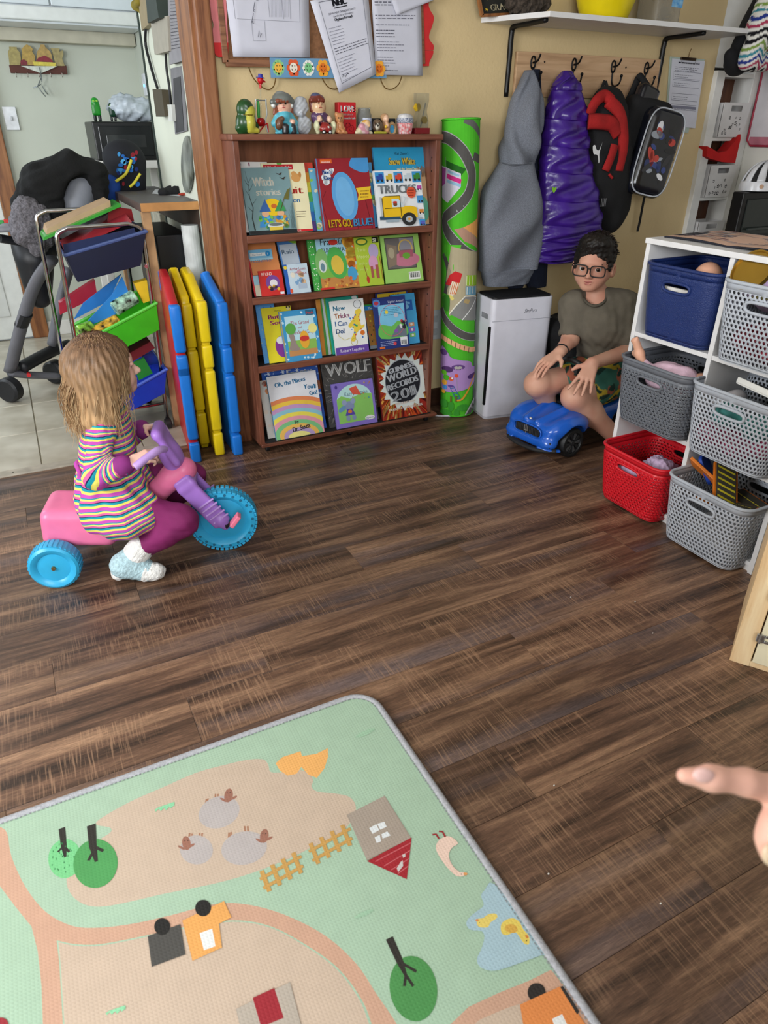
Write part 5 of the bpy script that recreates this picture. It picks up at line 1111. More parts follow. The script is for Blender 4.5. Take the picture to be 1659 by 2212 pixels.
PL(kb,[(640,-400),(980,-300),(960,200),(620,420),(600,200),(580,0)],'b9ad8e')
PL(kb,[(575,50),(620,-60),(690,-110),(770,-80),(740,20),(650,80)],'cf2f34');PL(kb,[(650,10),(740,30),(700,130),(660,180),(605,170)],'efe0c8')
for k in range(4):LN(kb,[(665+22*k,20),(630+20*k,160)],.003,'d8703a',2)
PL(kb,[(605,160),(660,185),(675,215),(650,238),(625,205)],'e8d878')
PL(kb,[(820,-60),(930,-40),(930,90),(805,60)],'9cc83a');PL(kb,[(805,70),(950,95),(945,200),(805,170)],'6fa0b8')
for k in range(4):LN(kb,[(820+32*k,-50),(815+32*k,60)],.003,'e8f0c0',2);LN(kb,[(822+32*k,80),(820+32*k,165)],.0035,'e8ece4',2)
PL(kb,[(800,180),(950,215),(945,500),(760,460),(620,390)],'8c8c8a');LN(kb,[(620,395),(800,185),(945,225)],.005,'ece8d8',2);LN(kb,[(765,462),(870,330),(925,220)],.004,'f0f0ee',4);LN(kb,[(905,505),(940,390)],.004,'f0f0ee',2);PL(kb,[(800,215),(855,235),(835,280),(780,258)],'b8a070')
PL(kb,[(545,200),(620,180),(620,340),(580,360),(550,300)],'3f8a30',3)
r2=[(530,340),(560,440),(650,550),(780,640),(960,710),(1010,725)]
LN(kb,r2,.034,'b8b8b8');LN(kb,r2,.030,'5c5a58')
LN(kb,[(525,670),(620,715),(760,780),(930,850),(1000,875)],.022,'f0b88a')
for k in range(9):x=545+48*k;y=680+24*k;LN(kb,[(x+6,y-30),(x,y+30)],.003,'6a4a3a',2)
PL(kb,[(530,800),(600,840),(640,900),(740,930),(850,960),(880,1030),(920,1060),(915,1180),(860,1260),(700,1300),(560,1300),(525,1200)],'b590cc',4)
for cx,cy,rx,ry,c in((720,1015,75,32,'6a4a88'),(720,1018,45,18,'b4b0ac'),(600,1045,65,36,'5a3a70'),(875,1140,55,30,'5a3a78'),(560,850,40,36,'6a4a88'),(640,1235,35,15,'6a4a98')):PL(kb,[(cx+rx*math.cos(t*PI/8),cy+ry*math.sin(t*PI/8))for t in range(16)],c)
LN(kb,[(905,1130),(870,1200),(820,1310),(760,1390),(700,1400)],.0085,'eda63a')
for p in([(625,1240),(700,1400)],[(670,1230),(745,1390)]):LN(kb,p,.003,'3a6aa8',2)
for k in range(5):LN(kb,[(635+15*k,1262+32*k),(680+14*k,1252+32*k)],.003,'3a6aa8',2)
LN(kb,[(700,1110),(715,1300)],.0018,'a8a0b0',2)
for cx,cy,r,c in((700,1112,22,'e8583a'),(565,1085,30,'6cc02e'),(590,1140,34,'52b02a'),(570,1200,30,'e8a83a'),(575,1255,26,'4a90d8'),(645,1150,26,'e0603a'),(655,1142,10,'f4f4f4'),(560,1310,22,'f0b03a')):PL(kb,[(cx+r*math.cos(t*PI/7),cy+r*math.sin(t*PI/7))for t in range(14)],c)
for cx,cy,rx,ry in((565,1450,42,50),(640,1470,32,60),(770,1490,65,40),(700,1570,32,75),(590,1560,60,45)):PL(kb,[(cx+rx*math.cos(t*PI/8),cy+ry*math.sin(t*PI/8))for t in range(16)],'3f9a34')
for x in(640,697):LN(kb,[(x,1350),(x,1420)],.006,'7a5a30',2)
LN(kb,[(960,1330),(880,1460),(800,1620),(760,1720)],.028,'b8b8b8');LN(kb,[(965,1330),(890,1460),(810,1620),(775,1720)],.024,'5c5a58')
i.build('road_print',lambda u,v,h:rolp(u,v,.0004+h),FABRIC_PRINT,rl,cuts=[RR*PI*k/18 for k in range(-12,13)],clip=(-PI*RR*.62,.01,PI*RR*.62,LR-.008),eps=.0001)
# ================================================================== AIR PURIFIER
A0,A1,A2=Vector((1.775,2.470,0)),Vector((2.07,2.424,0)),Vector((1.808,2.64,0))
ap=thing('air_purifier','white box air purifier with black grille top','air purifier',tuple((A1+A2)/2))
ux=(A1-A0);aw=ux.length;MP=basis(A0,ux,Vector((ux.y*-1,ux.x,0)));ad_=.18;ah=.548
MB().prism(rrect(0,aw,0,ad_,.022,5),.012,ah-.004,MP,bev=.003).build('body',mat('dcdbe6',.38,noise=.02),ap,smooth=40)
MB().prism(rrect(.004,aw-.004,.004,ad_-.004,.02,5),0,.013,MP).build('foot',mat('b8b8c2',.5),ap)
g=MB().prism(rrect(.008,aw-.008,.008,ad_-.01,.02,5),ah-.006,ah+.004,MP,bev=.002).build('top_grille',mat('17181b',.45),ap)
sl=MB()
for k in range(14):sl.box(.02,aw-.02,.016+.0105*k,.021+.0105*k,ah+.003,ah+.0055,0,MP)
sl.build('grille_slats',mat('0c0c0e',.5),g)['kind']='stuff'
MB().box(.004,aw-.004,-.0012,.001,.452,.4535,0,MP).build('seam',mat('a9a9b4',.5),ap)
MB().prism(rrect(-.006,.006,.07,.43,.005,4),-.002,.004,MP@loc(-.0006,.012,0)@Matrix.Rotation(PI/2,4,'X')@Matrix.Rotation(0,4,'Y')).build('air_slot',mat('101114',.4),ap)
MB().box(-.0015,.004,.035,.10,.455,.478,.002,MP).build('hand_grip',mat('8f9096',.5),ap)
i=Ink();i.text('SimPure',0,0,.017,'6a6a74',width=.062,shear=.35);i.build('logo',lambda x,y,h:MP@Vector((.155+x,-.0004-h,.482+y)),PRINT,ap)
# ================================================================== COAT HOOK BOARD, HOOKS
hb=MB().box(1.99,2.80,YW-.018,YW-.0005,1.305,1.462,.002).build('hook_board',M_HOOKB);tag(hb,'pale wooden coat hook board under the white shelf','hook board')
for x,z in((2.13,1.43),(2.58,1.425)):MB().cyl((x,YW-.019,z),(x,YW-.017,z),.004,n=10).build('screw_hole',mat('2a1a12',.7),hb)
IRON=mat('19191b',.4,metal=.6)
for k,x in enumerate((2.07,2.285,2.505,2.70)):
 h_=thing('coat_hook',['black iron coat hook holding the grey hoodie','black iron coat hook holding the purple jacket','black iron coat hook holding the red backpack','black iron coat hook holding the printed backpack'][k],'hook',(x,YW-.018,1.42),0,'coat hooks on the board')
 MB().tube([(x+.011*math.cos(2*PI*q/20),YW-.021,1.425+.022*math.sin(2*PI*q/20))for q in range(20)],.0035,8,closed=True).build('back_plate',IRON,h_,smooth=180)
 MB().tube(spline([(x,YW-.02,1.41),(x,YW-.022,1.37),(x,YW-.04,1.352),(x,YW-.07,1.36),(x,YW-.078,1.385)],6),.0036,8).build('lower_prong',IRON,h_,smooth=180)
 MB().ell((x,YW-.078,1.388),.0065).build('ball_tip',IRON,h_,smooth=180)
 MB().tube(spline([(x,YW-.02,1.425),(x,YW-.05,1.43),(x,YW-.065,1.452)],6),.0036,8).build('upper_prong',IRON,h_,smooth=180)
 # ================================================================== HANGING CLOTHES
def garment(rows,nth=56,nsub=5,folds=.004,freq=9,seed=0,sharp=2.4):
 """rows: (x_left px, x_right px, y px, plane y, half depth)"""
 R=[]
 for xl,xr,py,Y,d in rows:
  a,b=atY(xl,py,Y),atY(xr,py,Y);c=(a+b)/2;R.append((c.x,Y,c.z,(b.x-a.x)/2,d))
 R=spline(R,nsub);rnd=random.Random(seed);ph=[rnd.random()*6 for _ in range(6)]
 def fn(u,v):
  t=v*(len(R)-1);i0=min(int(t),len(R)-2);f_=t-i0;q=[R[i0][k]*(1-f_)+R[i0+1][k]*f_ for k in range(5)]
  a=2*PI*u;ca,sa=math.cos(a),math.sin(a);e=2/sharp
  w_=math.copysign(abs(ca)**e,ca);s_=math.copysign(abs(sa)**e,sa)
  fo=folds*(math.sin(freq*a+ph[0]+3*math.sin(v*5+ph[1]))+.6*math.sin(freq*.5*a+ph[2]+6*v)+.5*math.sin(11*v+ph[3]+2*a))*min(1,v*3)
  return Vector((q[0]+w_*(q[3]+fo*.3),q[1]+s_*(q[4]+fo),q[2]))
 m=MB();m.grid(fn,nth,(len(rows)-1)*nsub,cu=True)
 nV=(len(rows)-1)*nsub;m.add([fn(k/nth,0)for k in range(nth)],[list(range(nth))]);m.add([fn(k/nth,1)+Vector((0,0,.012))for k in range(nth)],[list(range(nth))[::-1]])
 return m
HOOD=mat('7d818c',.95,noise=.14,ns=300,bump=.5,bs=700)
t=thing('hoodie','heather grey hooded sweatshirt hanging from coat hook','hoodie',tuple(atY(1105,610,2.61)))
garment([(1136,1150,152,2.675,.02),(1120,1162,190,2.66,.04),(1108,1166,230,2.65,.055),(1096,1166,280,2.645,.062),(1088,1154,320,2.64,.062),(1084,1149,353,2.64,.058)],folds=.016,freq=4,seed=2).build('hood',HOOD,t,smooth=180)
garment([(1084,1148,350,2.64,.056),(1066,1152,378,2.635,.062),(1046,1160,412,2.63,.068),(1039,1170,460,2.625,.072),(1039,1170,500,2.62,.072),(1040,1162,545,2.62,.068),(1042,1150,582,2.62,.062)],folds=.014,freq=4,seed=3).build('body',HOOD,t,smooth=180)
garment([(1042,1150,580,2.62,.062),(1044,1146,592,2.62,.060),(1048,1136,613,2.62,.056)],folds=.002,seed=3).build('hem_rib',mat('747883',.95,noise=.14,ns=300,bump=.5,bs=700),t,smooth=180)
t=MB().tube(spline([tuple(atY(*p,2.638-.056))for p in((1084,352),(1110,357),(1149,353))],6),.0022,6).build('hood_seam',mat('686c76',.95),t)
t=thing('jacket','dark navy jacket hanging half hidden behind grey hoodie','jacket',tuple(atY(1165,620,2.71)))
NAVY=mat('161d30',.85,noise=.1,bump=.3,bs=200)
garment([(1150,1166,150,2.71,.012),(1140,1172,260,2.71,.02),(1130,1180,380,2.71,.022),(1125,1190,480,2.705,.024),(1130,1182,560,2.705,.024),(1140,1178,620,2.705,.022)],folds=.003,seed=5).build('body',NAVY,t,smooth=180)
garment([(1095,1140,590,2.66,.02),(1098,1130,618,2.66,.018),(1104,1122,634,2.66,.016)],folds=.002,seed=8).build('sleeve_cuff',NAVY,t,smooth=180)
PUR=mat('43208c',.28,noise=.16,ns=9,bump=.55,bs=26,spec=.8)
t=thing('puffer_jacket','shiny purple quilted puffer jacket hanging on hook','jacket',tuple(atY(1220,560,2.6)))
edge=[(1217,1232,153,2.67,.018),(1196,1250,185,2.655,.04),(1185,1262,230,2.645,.055),(1178,1266,280,2.635,.062),(1172,1268,325,2.63,.066),(1170,1276,370,2.625,.070),(1166,1288,420,2.62,.072),(1164,1294,465,2.615,.072),(1158,1297,500,2.615,.07),(1152,1290,522,2.615,.066),(1148,1250,548,2.615,.060),(1146,1230,560,2.615,.055)]
nb=9
for k in range(nb):
 def lerp_row(tt):
  q=tt*(len(edge)-1);a=min(int(q),len(edge)-2);f_=q-a;return tuple(edge[a][z]*(1-f_)+edge[a+1][z]*f_ for z in range(5))
 rows=[]
 for j in range(6):
  tt=(k+j/5)/nb;r=list(lerp_row(tt));bul=math.sin(PI*j/5)**.6;r[4]*=.93+.08*bul;mid=(r[0]+r[1])/2;hw=(r[1]-r[0])/2*(.988+.014*bul);r[0],r[1]=mid-hw,mid+hw;rows.append(tuple(r))
 m=garment(rows,nsub=3,folds=.0085,freq=6,seed=11)
 for v in m.v:v.z+=-.018*math.sin((v.x-2.03)*6)*min(1,max(0,(1.33-v.z)/.12))
 m.build('baffle',PUR,t,smooth=180)
i=Ink();i.poly(spline([(0,-.012),(-.012,.003),(-.008,.012),(0,.006),(.008,.012),(.012,.003)],4,True),'8ac83a');Ph=atY(1197,410,2.546);i.build('heart_badge',lambda x,y,h:Ph+Vector((x,-h,y)),FABRIC_PRINT,t)
t=thing('backpack','red and black backpack with a leaping white logo','backpack',tuple(atY(1310,480,2.62)))
BLK=mat('151517',.85,noise=.1,bump=.3,bs=300);REDF=mat('a81c1c',.85,noise=.12,bump=.35,bs=300)
kz=lambda x,y,Y:atY(1040+x/3.77,130+y/3.77,Y)
s=SDF()
for(x,y,Y,rx,ry,rz)in((1010,420,2.655,.085,.06,.10),(1010,640,2.64,.115,.075,.15),(1030,900,2.63,.118,.078,.16),(1080,1150,2.64,.085,.065,.14)):
 s.ell(tuple(kz(x,y,Y)),(rx,ry,rz),k=.06)
s.build('body',.008,BLK,t,disp=lambda v,n:v+n*(nz3(v,9,3)*.004)[:,None])
def strap(pts,w_,m_,nm,th=.006,par=None,Yo=0):
 P=spline([tuple(kz(x,y,Y+Yo))for x,y,Y in pts],6);return MB().tube(P,w_/2,8,flat=th/w_*2,up=(0,-1,0)).build(nm,m_,par or t,smooth=180)
strap([(1003,170,2.69),(970,250,2.68),(920,340,2.67)],.014,BLK,'hang_loop');strap([(1010,170,2.69),(1040,260,2.68),(1100,350,2.67)],.014,BLK,'hang_loop')
strap([(1030,330,2.585),(1120,420,2.565),(1150,560,2.555),(1150,720,2.555),(1110,900,2.56)],.056,REDF,'red_panel',.016);strap([(870,500,2.575),(960,500,2.558),(1060,520,2.555),(1110,600,2.556)],.060,REDF,'red_panel',.014)
strap([(880,440,2.60),(930,340,2.59),(1000,290,2.60),(1060,330,2.585)],.048,REDF,'red_panel',.014);strap([(1085,690,2.548),(1060,780,2.545),(1010,900,2.55)],.044,REDF,'red_panel',.010);strap([(1040,930,2.55),(1065,960,2.55)],.012,REDF,'zip_pull',.006)
i=Ink();i.poly(spline([(-.030,.016),(-.018,.020),(-.006,.008),(.008,.006),(.020,.022),(.024,.030),(.016,.008),(.014,-.006),(.020,-.026),(.016,-.030),(.008,-.012),(-.004,-.006),(-.020,-.004)],4,True),'e8e8e8');Pp=kz(940,750,2.5515);i.build('logo',lambda x,y,h:Pp+Vector((x*.95,-h-.002,y*1.35)),FABRIC_PRINT,t)
i=Ink()
for q in range(4):i.rect(-.012+.008*q,-.016,-.008+.008*q,.018,'77777a')
Pp=kz(985,1160,2.572);i.build('reflective_tab',lambda x,y,h:Pp+Vector((x,-.004-h,y)),FABRIC_PRINT,t)
strap([(1005,480,2.57),(1050,500,2.57),(1090,440,2.575)],.010,BLK,'zip_line')
t=thing('backpack','glossy dark printed school backpack hanging at right end','backpack',tuple(atY(1410,440,2.6)))
GLS=mat('14161f',.22,noise=.25,ns=14,spec=.7,coat=.3)
MR=Matrix.Rotation(.22,4,'Y')@Matrix.Rotation(-.25,4,'Z')
c0=Vector(kz(1400,760,2.56));s=SDF();s.box(tuple(c0),(.098,.048,.178),MR,rad=.045);s.build('front_pocket',.006,GLS,t)
c1=c0+Vector((-.03,.075,.035));s=SDF();s.box(tuple(c1),(.112,.05,.185),MR,rad=.04);s.build('body',.007,BLK,t)
pk=[c0+MR@Vector((.094*math.copysign(abs(math.cos(a))**.5,math.cos(a)),-.040,.172*math.copysign(abs(math.sin(a))**.5,math.sin(a))))for a in[2*PI*k/40 for k in range(40)]]
MB().tube(pk,.0035,6,closed=True).build('piping',mat('b8bcc4',.3),t,smooth=180)
i=Ink();g=random.Random(9)
for k in range(26):
 x,y=g.uniform(-.05,.05),g.uniform(-.115,.115);a=g.random()*3;i.ell(x,y,g.uniform(.012,.034),g.uniform(.008,.018),g.choice(['26325e','2f3f7a','b03a30','d8d8dc','2a2a30','a86a3a','16161c','8f949c']),a,14);i.lay=min(i.lay,10)
i.build('abstract_print',lambda x,y,h:c0+MR@Vector((x,-.0482-h,y)),attr_mat('print_vinyl',.2,coat=.3),t,eps=.00006)['kind']='stuff'
strap([(1270,150,2.68),(1290,135,2.675),(1310,150,2.67),(1380,250,2.65)],.030,BLK,'hang_loop');strap([(1275,150,2.69),(1220,280,2.69),(1170,380,2.69),(1150,500,2.69)],.036,BLK,'shoulder_strap',.01)
strap([(1330,1100,2.64),(1310,1200,2.65),(1290,1310,2.66),(1270,1395,2.66)],.014,BLK,'loose_strap',.004);strap([(1560,720,2.52),(1555,820,2.52)],.008,BLK,'zip_pull')
s=SDF();s.box(tuple(kz(1340,300,2.64)),(.055,.03,.045),Matrix.Rotation(.3,4,'Y'),rad=.02);s.build('top_panel',.006,GLS,t)
# ================================================================== WALL SHELF WITH BRACKETS AND WHAT STANDS ON IT
SZ=1.548
sh=thing('wall_shelf','white floating wall shelf on two black brackets','shelf',(2.45,2.62,SZ))
MB().prism([(1.815,YW-.001),(1.945,2.49),(3.055,2.49),(3.055,YW-.001)],SZ,SZ+.017).build('board',M_LAM,sh)
for x in(1.955,2.79):
 br=MB();br.tube(spline([(x,YW-.008,SZ-.245),(x,YW-.012,SZ-.12),(x,YW-.014,SZ-.03),(x,YW-.03,SZ-.008),(x+.0,YW-.12,SZ-.008),(x,YW-.23,SZ-.006)],5),[.010]*6+[.011]*10+[.009]*10,8);br.build('bracket',mat('141416',.35,metal=.3),sh,smooth=180)
t=thing('plastic_bowl','bright yellow plastic bowl on the white wall shelf','bowl',(2.30,2.60,SZ+.017))
MB().lathe([(.0,.004),(.085,.002),(.092,.006),(.130,.11),(.15,.16),(.154,.165),(.150,.168),(.128,.112),(.088,.01),(0,.008)],40,loc(2.30,2.60,SZ+.017)).build('bowl',mat('f0d818',.25,noise=.03),t,smooth=50)
MB().lathe([(.149,.158),(.157,.160),(.157,.168),(.149,.170)],40,loc(2.30,2.60,SZ+.017)).build('rim',mat('e8d010',.25),t,smooth=50)
t=thing('plastic_tub','clear plastic tub with a blue label on wall shelf','container',(2.60,2.61,SZ+.017))
MB().prism(rrect(-.072,.072,-.06,.06,.02,4),0,.17,loc(2.60,2.61,SZ+.0172),bev=.004).build('tub',mat('d2cbbb',.15,noise=.05,trans=.55,ior=1.2,alpha=.75),t)
MB().box(2.605,2.665,2.5485,2.5492,SZ+.075,SZ+.15).build('label',mat('2f7ab8',.5,noise=.25,ns=60,dark='8fc0e0'),t)
MB().tube([(2.62+.02*math.cos(k*.6),2.60+.02*math.sin(k*.6),SZ+.03+.0012*k)for k in range(40)],.002,6).build('wire_coil',mat('8a8a8c',.4),t)
t=thing('chalkboard_sign','small black chalkboard sign lettered in gold on shelf','sign',tuple(atY(1090,30,2.70)))
fq=quadmap([(1040,34),(1120,30),(1104,-60),(1022,-60)],2.69);m=MB();c8=[fq(0,0),fq(1,0),fq(1,1),fq(0,1)];m.add([p+Vector((0,.01,0))for p in c8]+c8,[[4,5,6,7],[0,1,5,4],[1,2,6,5],[2,3,7,6],[3,0,4,7],[3,2,1,0]]);m.build('slate',mat('23231f',.8,noise=.1),t)
for a,b in(((0,0),(1,0)),((0,0),(0,1)),((1,0),(1,1)),((0,1),(1,1))):MB().beam(fq(*a,.003),fq(*b,.003),.010,.014,up=(0,1,0)).build('frame_rail',M_OAK,t)
i=Ink();i.text('GRACY',.28,.10,.16,'d8cba8',width=.62,rot=.05,bold=.004);i.text('Miss',.34,.44,.16,'d8cba8',width=.4);i.star(.16,.14,.05,.02,5,'d8b83a');i.star(.22,.40,.05,.02,5,'d8b83a');i.build('lettering',lambda u,v,h:fq(u,v,.001+h),PAPER,t,clip=(0,0,1,1))
s=SDF();s.ell(tuple(atY(1135,5,2.64)),(.085,.05,.05)).ell(tuple(atY(1165,2,2.63)),(.05,.04,.035));o=s.build('fur_hat',.006,mat('4a4038',.95,noise=.3,ns=90,bump=.9,bs=160),disp=lambda v,n:v+n*(nz3(v,40,3)*.006+nz3(v,90,4)*.003)[:,None]);tag(o,'dark brown furry hat lying on the white shelf','hat')
o=MB().lathe([(0,0),(.025,0),(.026,.006),(0,.007)],20,loc(2.09,2.55,SZ+.0172)).build('coaster',mat('202022',.5));tag(o,'small black disc on front edge of white shelf','disc')
t=thing('clipboard','clipboard holding a printed form beside the hook board','clipboard',tuple(atY(1475,280,2.74)))
fq=quadmap([(1437,283),(1487,287),(1522,128),(1449,122)],2.741);m=MB();c8=[fq(0,0),fq(1,0),fq(1,1),fq(0,1)];m.add([p+Vector((0,.006,0))for p in c8]+c8,[[4,5,6,7],[0,1,5,4],[1,2,6,5],[2,3,7,6],[3,0,4,7],[3,2,1,0]]);m.build('board',mat('b9c6ba',.4,noise=.03),t)
fp_=quadmap([(1440,272),(1502,277),(1523,132),(1452,126)],2.739);m=MB();m.add([fp_(0,0),fp_(1,0),fp_(1,1),fp_(0,1)],[[0,1,2,3]]);m.build('form',mat('dcdce6',.85,noise=.02),t)
i=Ink();i.scribble(.2,.85,.94,1,.03,.02,'3a3a46',.05);i.scribble(.12,.88,.88,3,.025,.008,'6a6a78',.2,seed=3)
for y0,y1 in((.72,.82),(.60,.70),(.40,.50),(.26,.34)):i.line([(.08,y0),(.92,y0),(.92,y1),(.08,y1),(.08,y0)],.006,'7a7a88');i.scribble(.12,.7,(y0+y1)/2,2,.03,.007,'7a7a88',.4,seed=int(y0*100))
i.rect(.08,.28,.92,.32,'8a8a9c');i.build('form_print',lambda u,v,h:fp_(u,v,h),PAPER,t,eps=.00008)
MB().beam(fq(.28,.985,.004),fq(.72,.985,.004),.012,.008,up=(0,1,0),bev=.002).build('clip',mat('4a3a2a',.3,metal=.8),t);MB().tube([tuple(fq(*p,.008))for p in((.3,.97),(.3,.93),(.7,.93),(.7,.97))],.0014,6).build('clip_wire',mat('8a8a8c',.3,metal=.9),t)
MB().tube([tuple(fq(.5,1.0,.003)),tuple(fq(.52,1.07,.002)),tuple(fq(.56,1.12,0))],.0016,6).build('hanging_cord',mat('7a5a30',.8),t)
# ================================================================== FIGURINES ON THE BOOKCASE
TOPZ=1.1682;FY=2.635;FQ=.000283
k7=lambda x,y,dy=0:Vector(atY(500+x/6.38,180+y/6.38,FY+dy))
k8=lambda x,y,dy=0:Vector(atY(700+x/6.38,190+y/6.38,FY+dy))
_off=TOPZ-k7(650,712).z
class Fig(SDF):
 def __init__(s,k):super().__init__();s.k=k
 def P(s,x,y,dy=0):q=s.k(x,y,dy);q.z+=_off if s.k is k7 else TOPZ-k8(500,655).z;return q
 def e(s,x,y,rx,ry,col,dy=0,d=None,k=.004,rot=0):
  R=Matrix.Rotation(rot,3,'Y');s.ell(tuple(s.P(x,y,dy)),(rx*FQ,(d if d else min(rx,ry)*FQ),ry*FQ),R,k=k,col=col);return s
 def c(s,x0,y0,x1,y1,r0,r1,col,dy=0,dy2=None,k=.004):s.cap(tuple(s.P(x0,y0,dy)),tuple(s.P(x1,y1,dy if dy2 is None else dy2)),r0*FQ,r1*FQ,k=k,col=col);return s
 def done(s,name,label,cat,h=.0022,m=None,**kw):
  o=s.build(name,h,m or PAINT,colored=True,relax=1,**kw);v=o.data.vertices;z0=min(q.co.z for q in v)
  for q in v:
   if q.co.z<TOPZ:q.co.z=TOPZ
  return tag(o,label,cat)
s=Fig(k7);G1,G2_='1f4a22','c8c048'
s.e(185,560,110,130,G1,.0,.032).e(190,380,105,115,G1,-.002,.03).e(175,300,60,40,G1).c(120,640,130,690,60,40,G1).c(330,600,340,690,45,30,G1)
s.e(235,410,85,80,G2_,-.014,.02).e(250,560,75,110,G2_,-.016,.022).c(260,650,360,670,45,30,G2_,-.02).e(215,330,30,24,'f0f0e8',-.022,.008).c(190,315,245,328,10,10,G1,-.028).e(225,338,9,9,'101010',-.031,.003,k=.001)
s.c(165,450,290,455,7,6,'7a6a1c',-.034,k=.001)
s.done('frog_figurine','green and yellow ceramic frog figurine leaning on bookcase','figurine')
t=thing('drinking_bird','glass drinking bird toy with red head and blue hat','toy',tuple(Fig(k7).P(440,705)))
q=Fig(k7)
MB().ell(q.P(400,-25),(.0105,.0105,.012)).cyl(q.P(400,15),q.P(400,90),.0045,.0035).ell(q.P(420,-20),(.014,.004,.004),R=Matrix.Rotation(.3,3,'Y')).build('head',mat('b8141c',.3,bump=.2,bs=300),t,smooth=60)
MB().cyl(q.P(400,-60),q.P(400,-110),.0085,.0075).cyl(q.P(400,-56),q.P(400,-64),.015).build('hat',mat('2a2f9a',.3),t)
GLASS=mat('e8f0ee',.03,noise=0,trans=.9,ior=1.3,alpha=.6);REDL=mat('a80c14',.1,noise=.05,trans=.2)
MB().cyl(q.P(402,90),q.P(405,520),.0025).build('glass_tube',GLASS,t);MB().ell(q.P(405,550),(.016,.015,.014)).build('liquid_bulb',REDL,t,smooth=90)
for x in(330,480):
 sg=-1 if x<400 else 1
 MB().tube(spline([tuple(q.P(x-6*sg,230)),tuple(q.P(x,330)),tuple(q.P(x+8*sg,440)),tuple(q.P(x-12*sg,560)),tuple(q.P(x+25*sg,700))],6),.0042,8,flat=.6).build('stand_leg',mat('b4b8b4' if x<400 else 'a8acaa',.3),t,smooth=180)
MB().tube([tuple(q.P(330,250)),tuple(q.P(480,255))],.002,6).build('axle',mat('6a6a6a',.4),t);MB().tube(spline([tuple(q.P(375,700)),tuple(q.P(420,640)),tuple(q.P(490,570)),tuple(q.P(510,690))],5),.005,8,flat=.5).build('foot',mat('c01a1e',.35),t)
s=Fig(k7);s.k=k7;s.e(372,330,18,80,'2f9a3a',.008,.006).e(375,440,20,70,'3faa4a',.008,.006);s.build('tail_feather',.002,mat('3aa048',.5),t)
SKN,HAIR,DRS='e8b49c','8a4a34','58b4c8'
s=Fig(k7)
s.e(720,330,95,105,SKN,-.004,.024).e(700,240,130,80,'6f7470',.0,.032).e(670,180,70,45,'848884',0,.02).c(565,275,830,265,34,36,'6a6e6a',-.012)
for x in(600,620,640,815,835):s.c(x,270,x-15 if x<700 else x+6,440,18,14,HAIR,-.008)
for x in(640,680,720,760):s.e(x,262,24,24,HAIR,-.024,.008)
s.e(720,480,95,90,DRS,0,.03).c(640,480,590,570,45,40,DRS,-.006).c(810,480,880,560,45,36,DRS,-.006).e(760,640,150,80,DRS,-.008,.034).c(690,690,620,700,26,18,DRS,-.02).c(880,690,920,702,26,14,DRS,-.02)
s.e(640,545,34,30,SKN,-.026,.009).e(845,545,34,32,SKN,-.026,.009).e(660,570,45,75,'6a4632',-.032,.013,rot=.3).e(700,505,30,28,'6a4632',-.034,.01).c(745,620,745,690,40,38,'23262a',-.036).c(850,620,860,690,36,36,'23262a',-.034)
for x in(675,745):s.e(x,295,9,10,'1c1410',-.028,.003,k=.0005)
s.c(700,350,740,352,5,5,'b04a4a',-.028,k=.0005).e(712,318,13,11,'e8a890',-.031,.006,k=.001).e(575,330,26,20,'e8ecea',-.014,.008).e(830,330,20,18,'e8ecea',-.014,.008)
s.done('girl_figurine','ceramic girl figurine in grey hat and turquoise dress','figurine')
s=Fig(k7);SV='b9bcc2'
s.e(950,340,105,115,SV,.004,.020,rot=.25).e(1000,590,100,100,SV,.0,.016,rot=-.6).e(960,450,34,34,'a8abb2',-.006,.014).c(960,640,1010,690,60,40,SV,.0)
s.done('ribbon_bow','crumpled silver ribbon bow between two child figurines','bow',m=attr_mat('satin',.3,noise=.1),disp=lambda v,n:v+n*(nz3(v,60,2)*.0016)[:,None])
s=Fig(k7)
s.e(1205,345,88,95,'e0b890',-.004,.024).e(1180,235,95,55,'7a3426',.0,.026).e(1160,190,60,36,'4a5070',.0,.02).c(1090,250,1105,390,26,24,'7a3426',.004)
for x in(1100,1130,1160,1200,1235,1262):s.e(x,250,22,26,'7a3426',-.020,.009)
s.e(1215,500,110,90,'5a3c64',0,.03).c(1140,470,1190,560,42,36,'5a3c64',-.008).c(1290,480,1360,550,42,34,'5a3c64',-.008).e(1215,505,30,36,'e8c0a4',-.028,.01).e(1350,515,32,40,'e8c0a4',-.026,.01)
for x in(1170,1250):s.e(x,430+(x-1170)*.1,8,8,'e8e4e0',-.030,.003,k=.0005)
s.c(1190,295,1215,300,7,6,'6a4430',-.030,k=.0005).c(1240,300,1262,300,7,6,'6a4430',-.030,k=.0005).e(1225,320,12,11,'e0a888',-.031,.005,k=.001).c(1205,352,1245,350,5,5,'a8584a',-.028,k=.0005)
for x in(1175,1405):s.e(x,600,34,55,'d8d8b0',-.026,.016).c(x+4,640,x+(20 if x<1300 else-10),700,30,24,'d8d8b0',-.026)
s.e(1300,640,85,50,'9a2a28',-.034,.018).e(1290,590,55,32,'8a2422',-.03,.015).c(1245,490,1280,560,14,10,'5a4a48',-.034)
for x in(1275,1362):s.e(x,690,26,26,'1a1a1c',-.046,.010,k=.001).e(x,690,13,13,'d8dcdc',-.054,.005,k=.0005)
s.e(1338,620,12,12,'e8e8e0',-.050,.005,k=.0005)
s.done('boy_figurine','ceramic boy figurine in purple coat holding red truck','figurine')
s=Fig(k7);TD='c98a5a'
s.e(1490,500,58,62,TD,-.020,.017).e(1448,445,26,30,TD,-.018,.008).e(1520,450,26,28,TD,-.018,.008).e(1490,610,48,75,TD,-.02,.016).c(1460,580,1450,680,16,16,TD,-.03).c(1525,580,1560,660,16,15,TD,-.028).c(1480,680,1510,705,26,24,TD,-.036).c(1540,680,1580,700,26,22,TD,-.036)
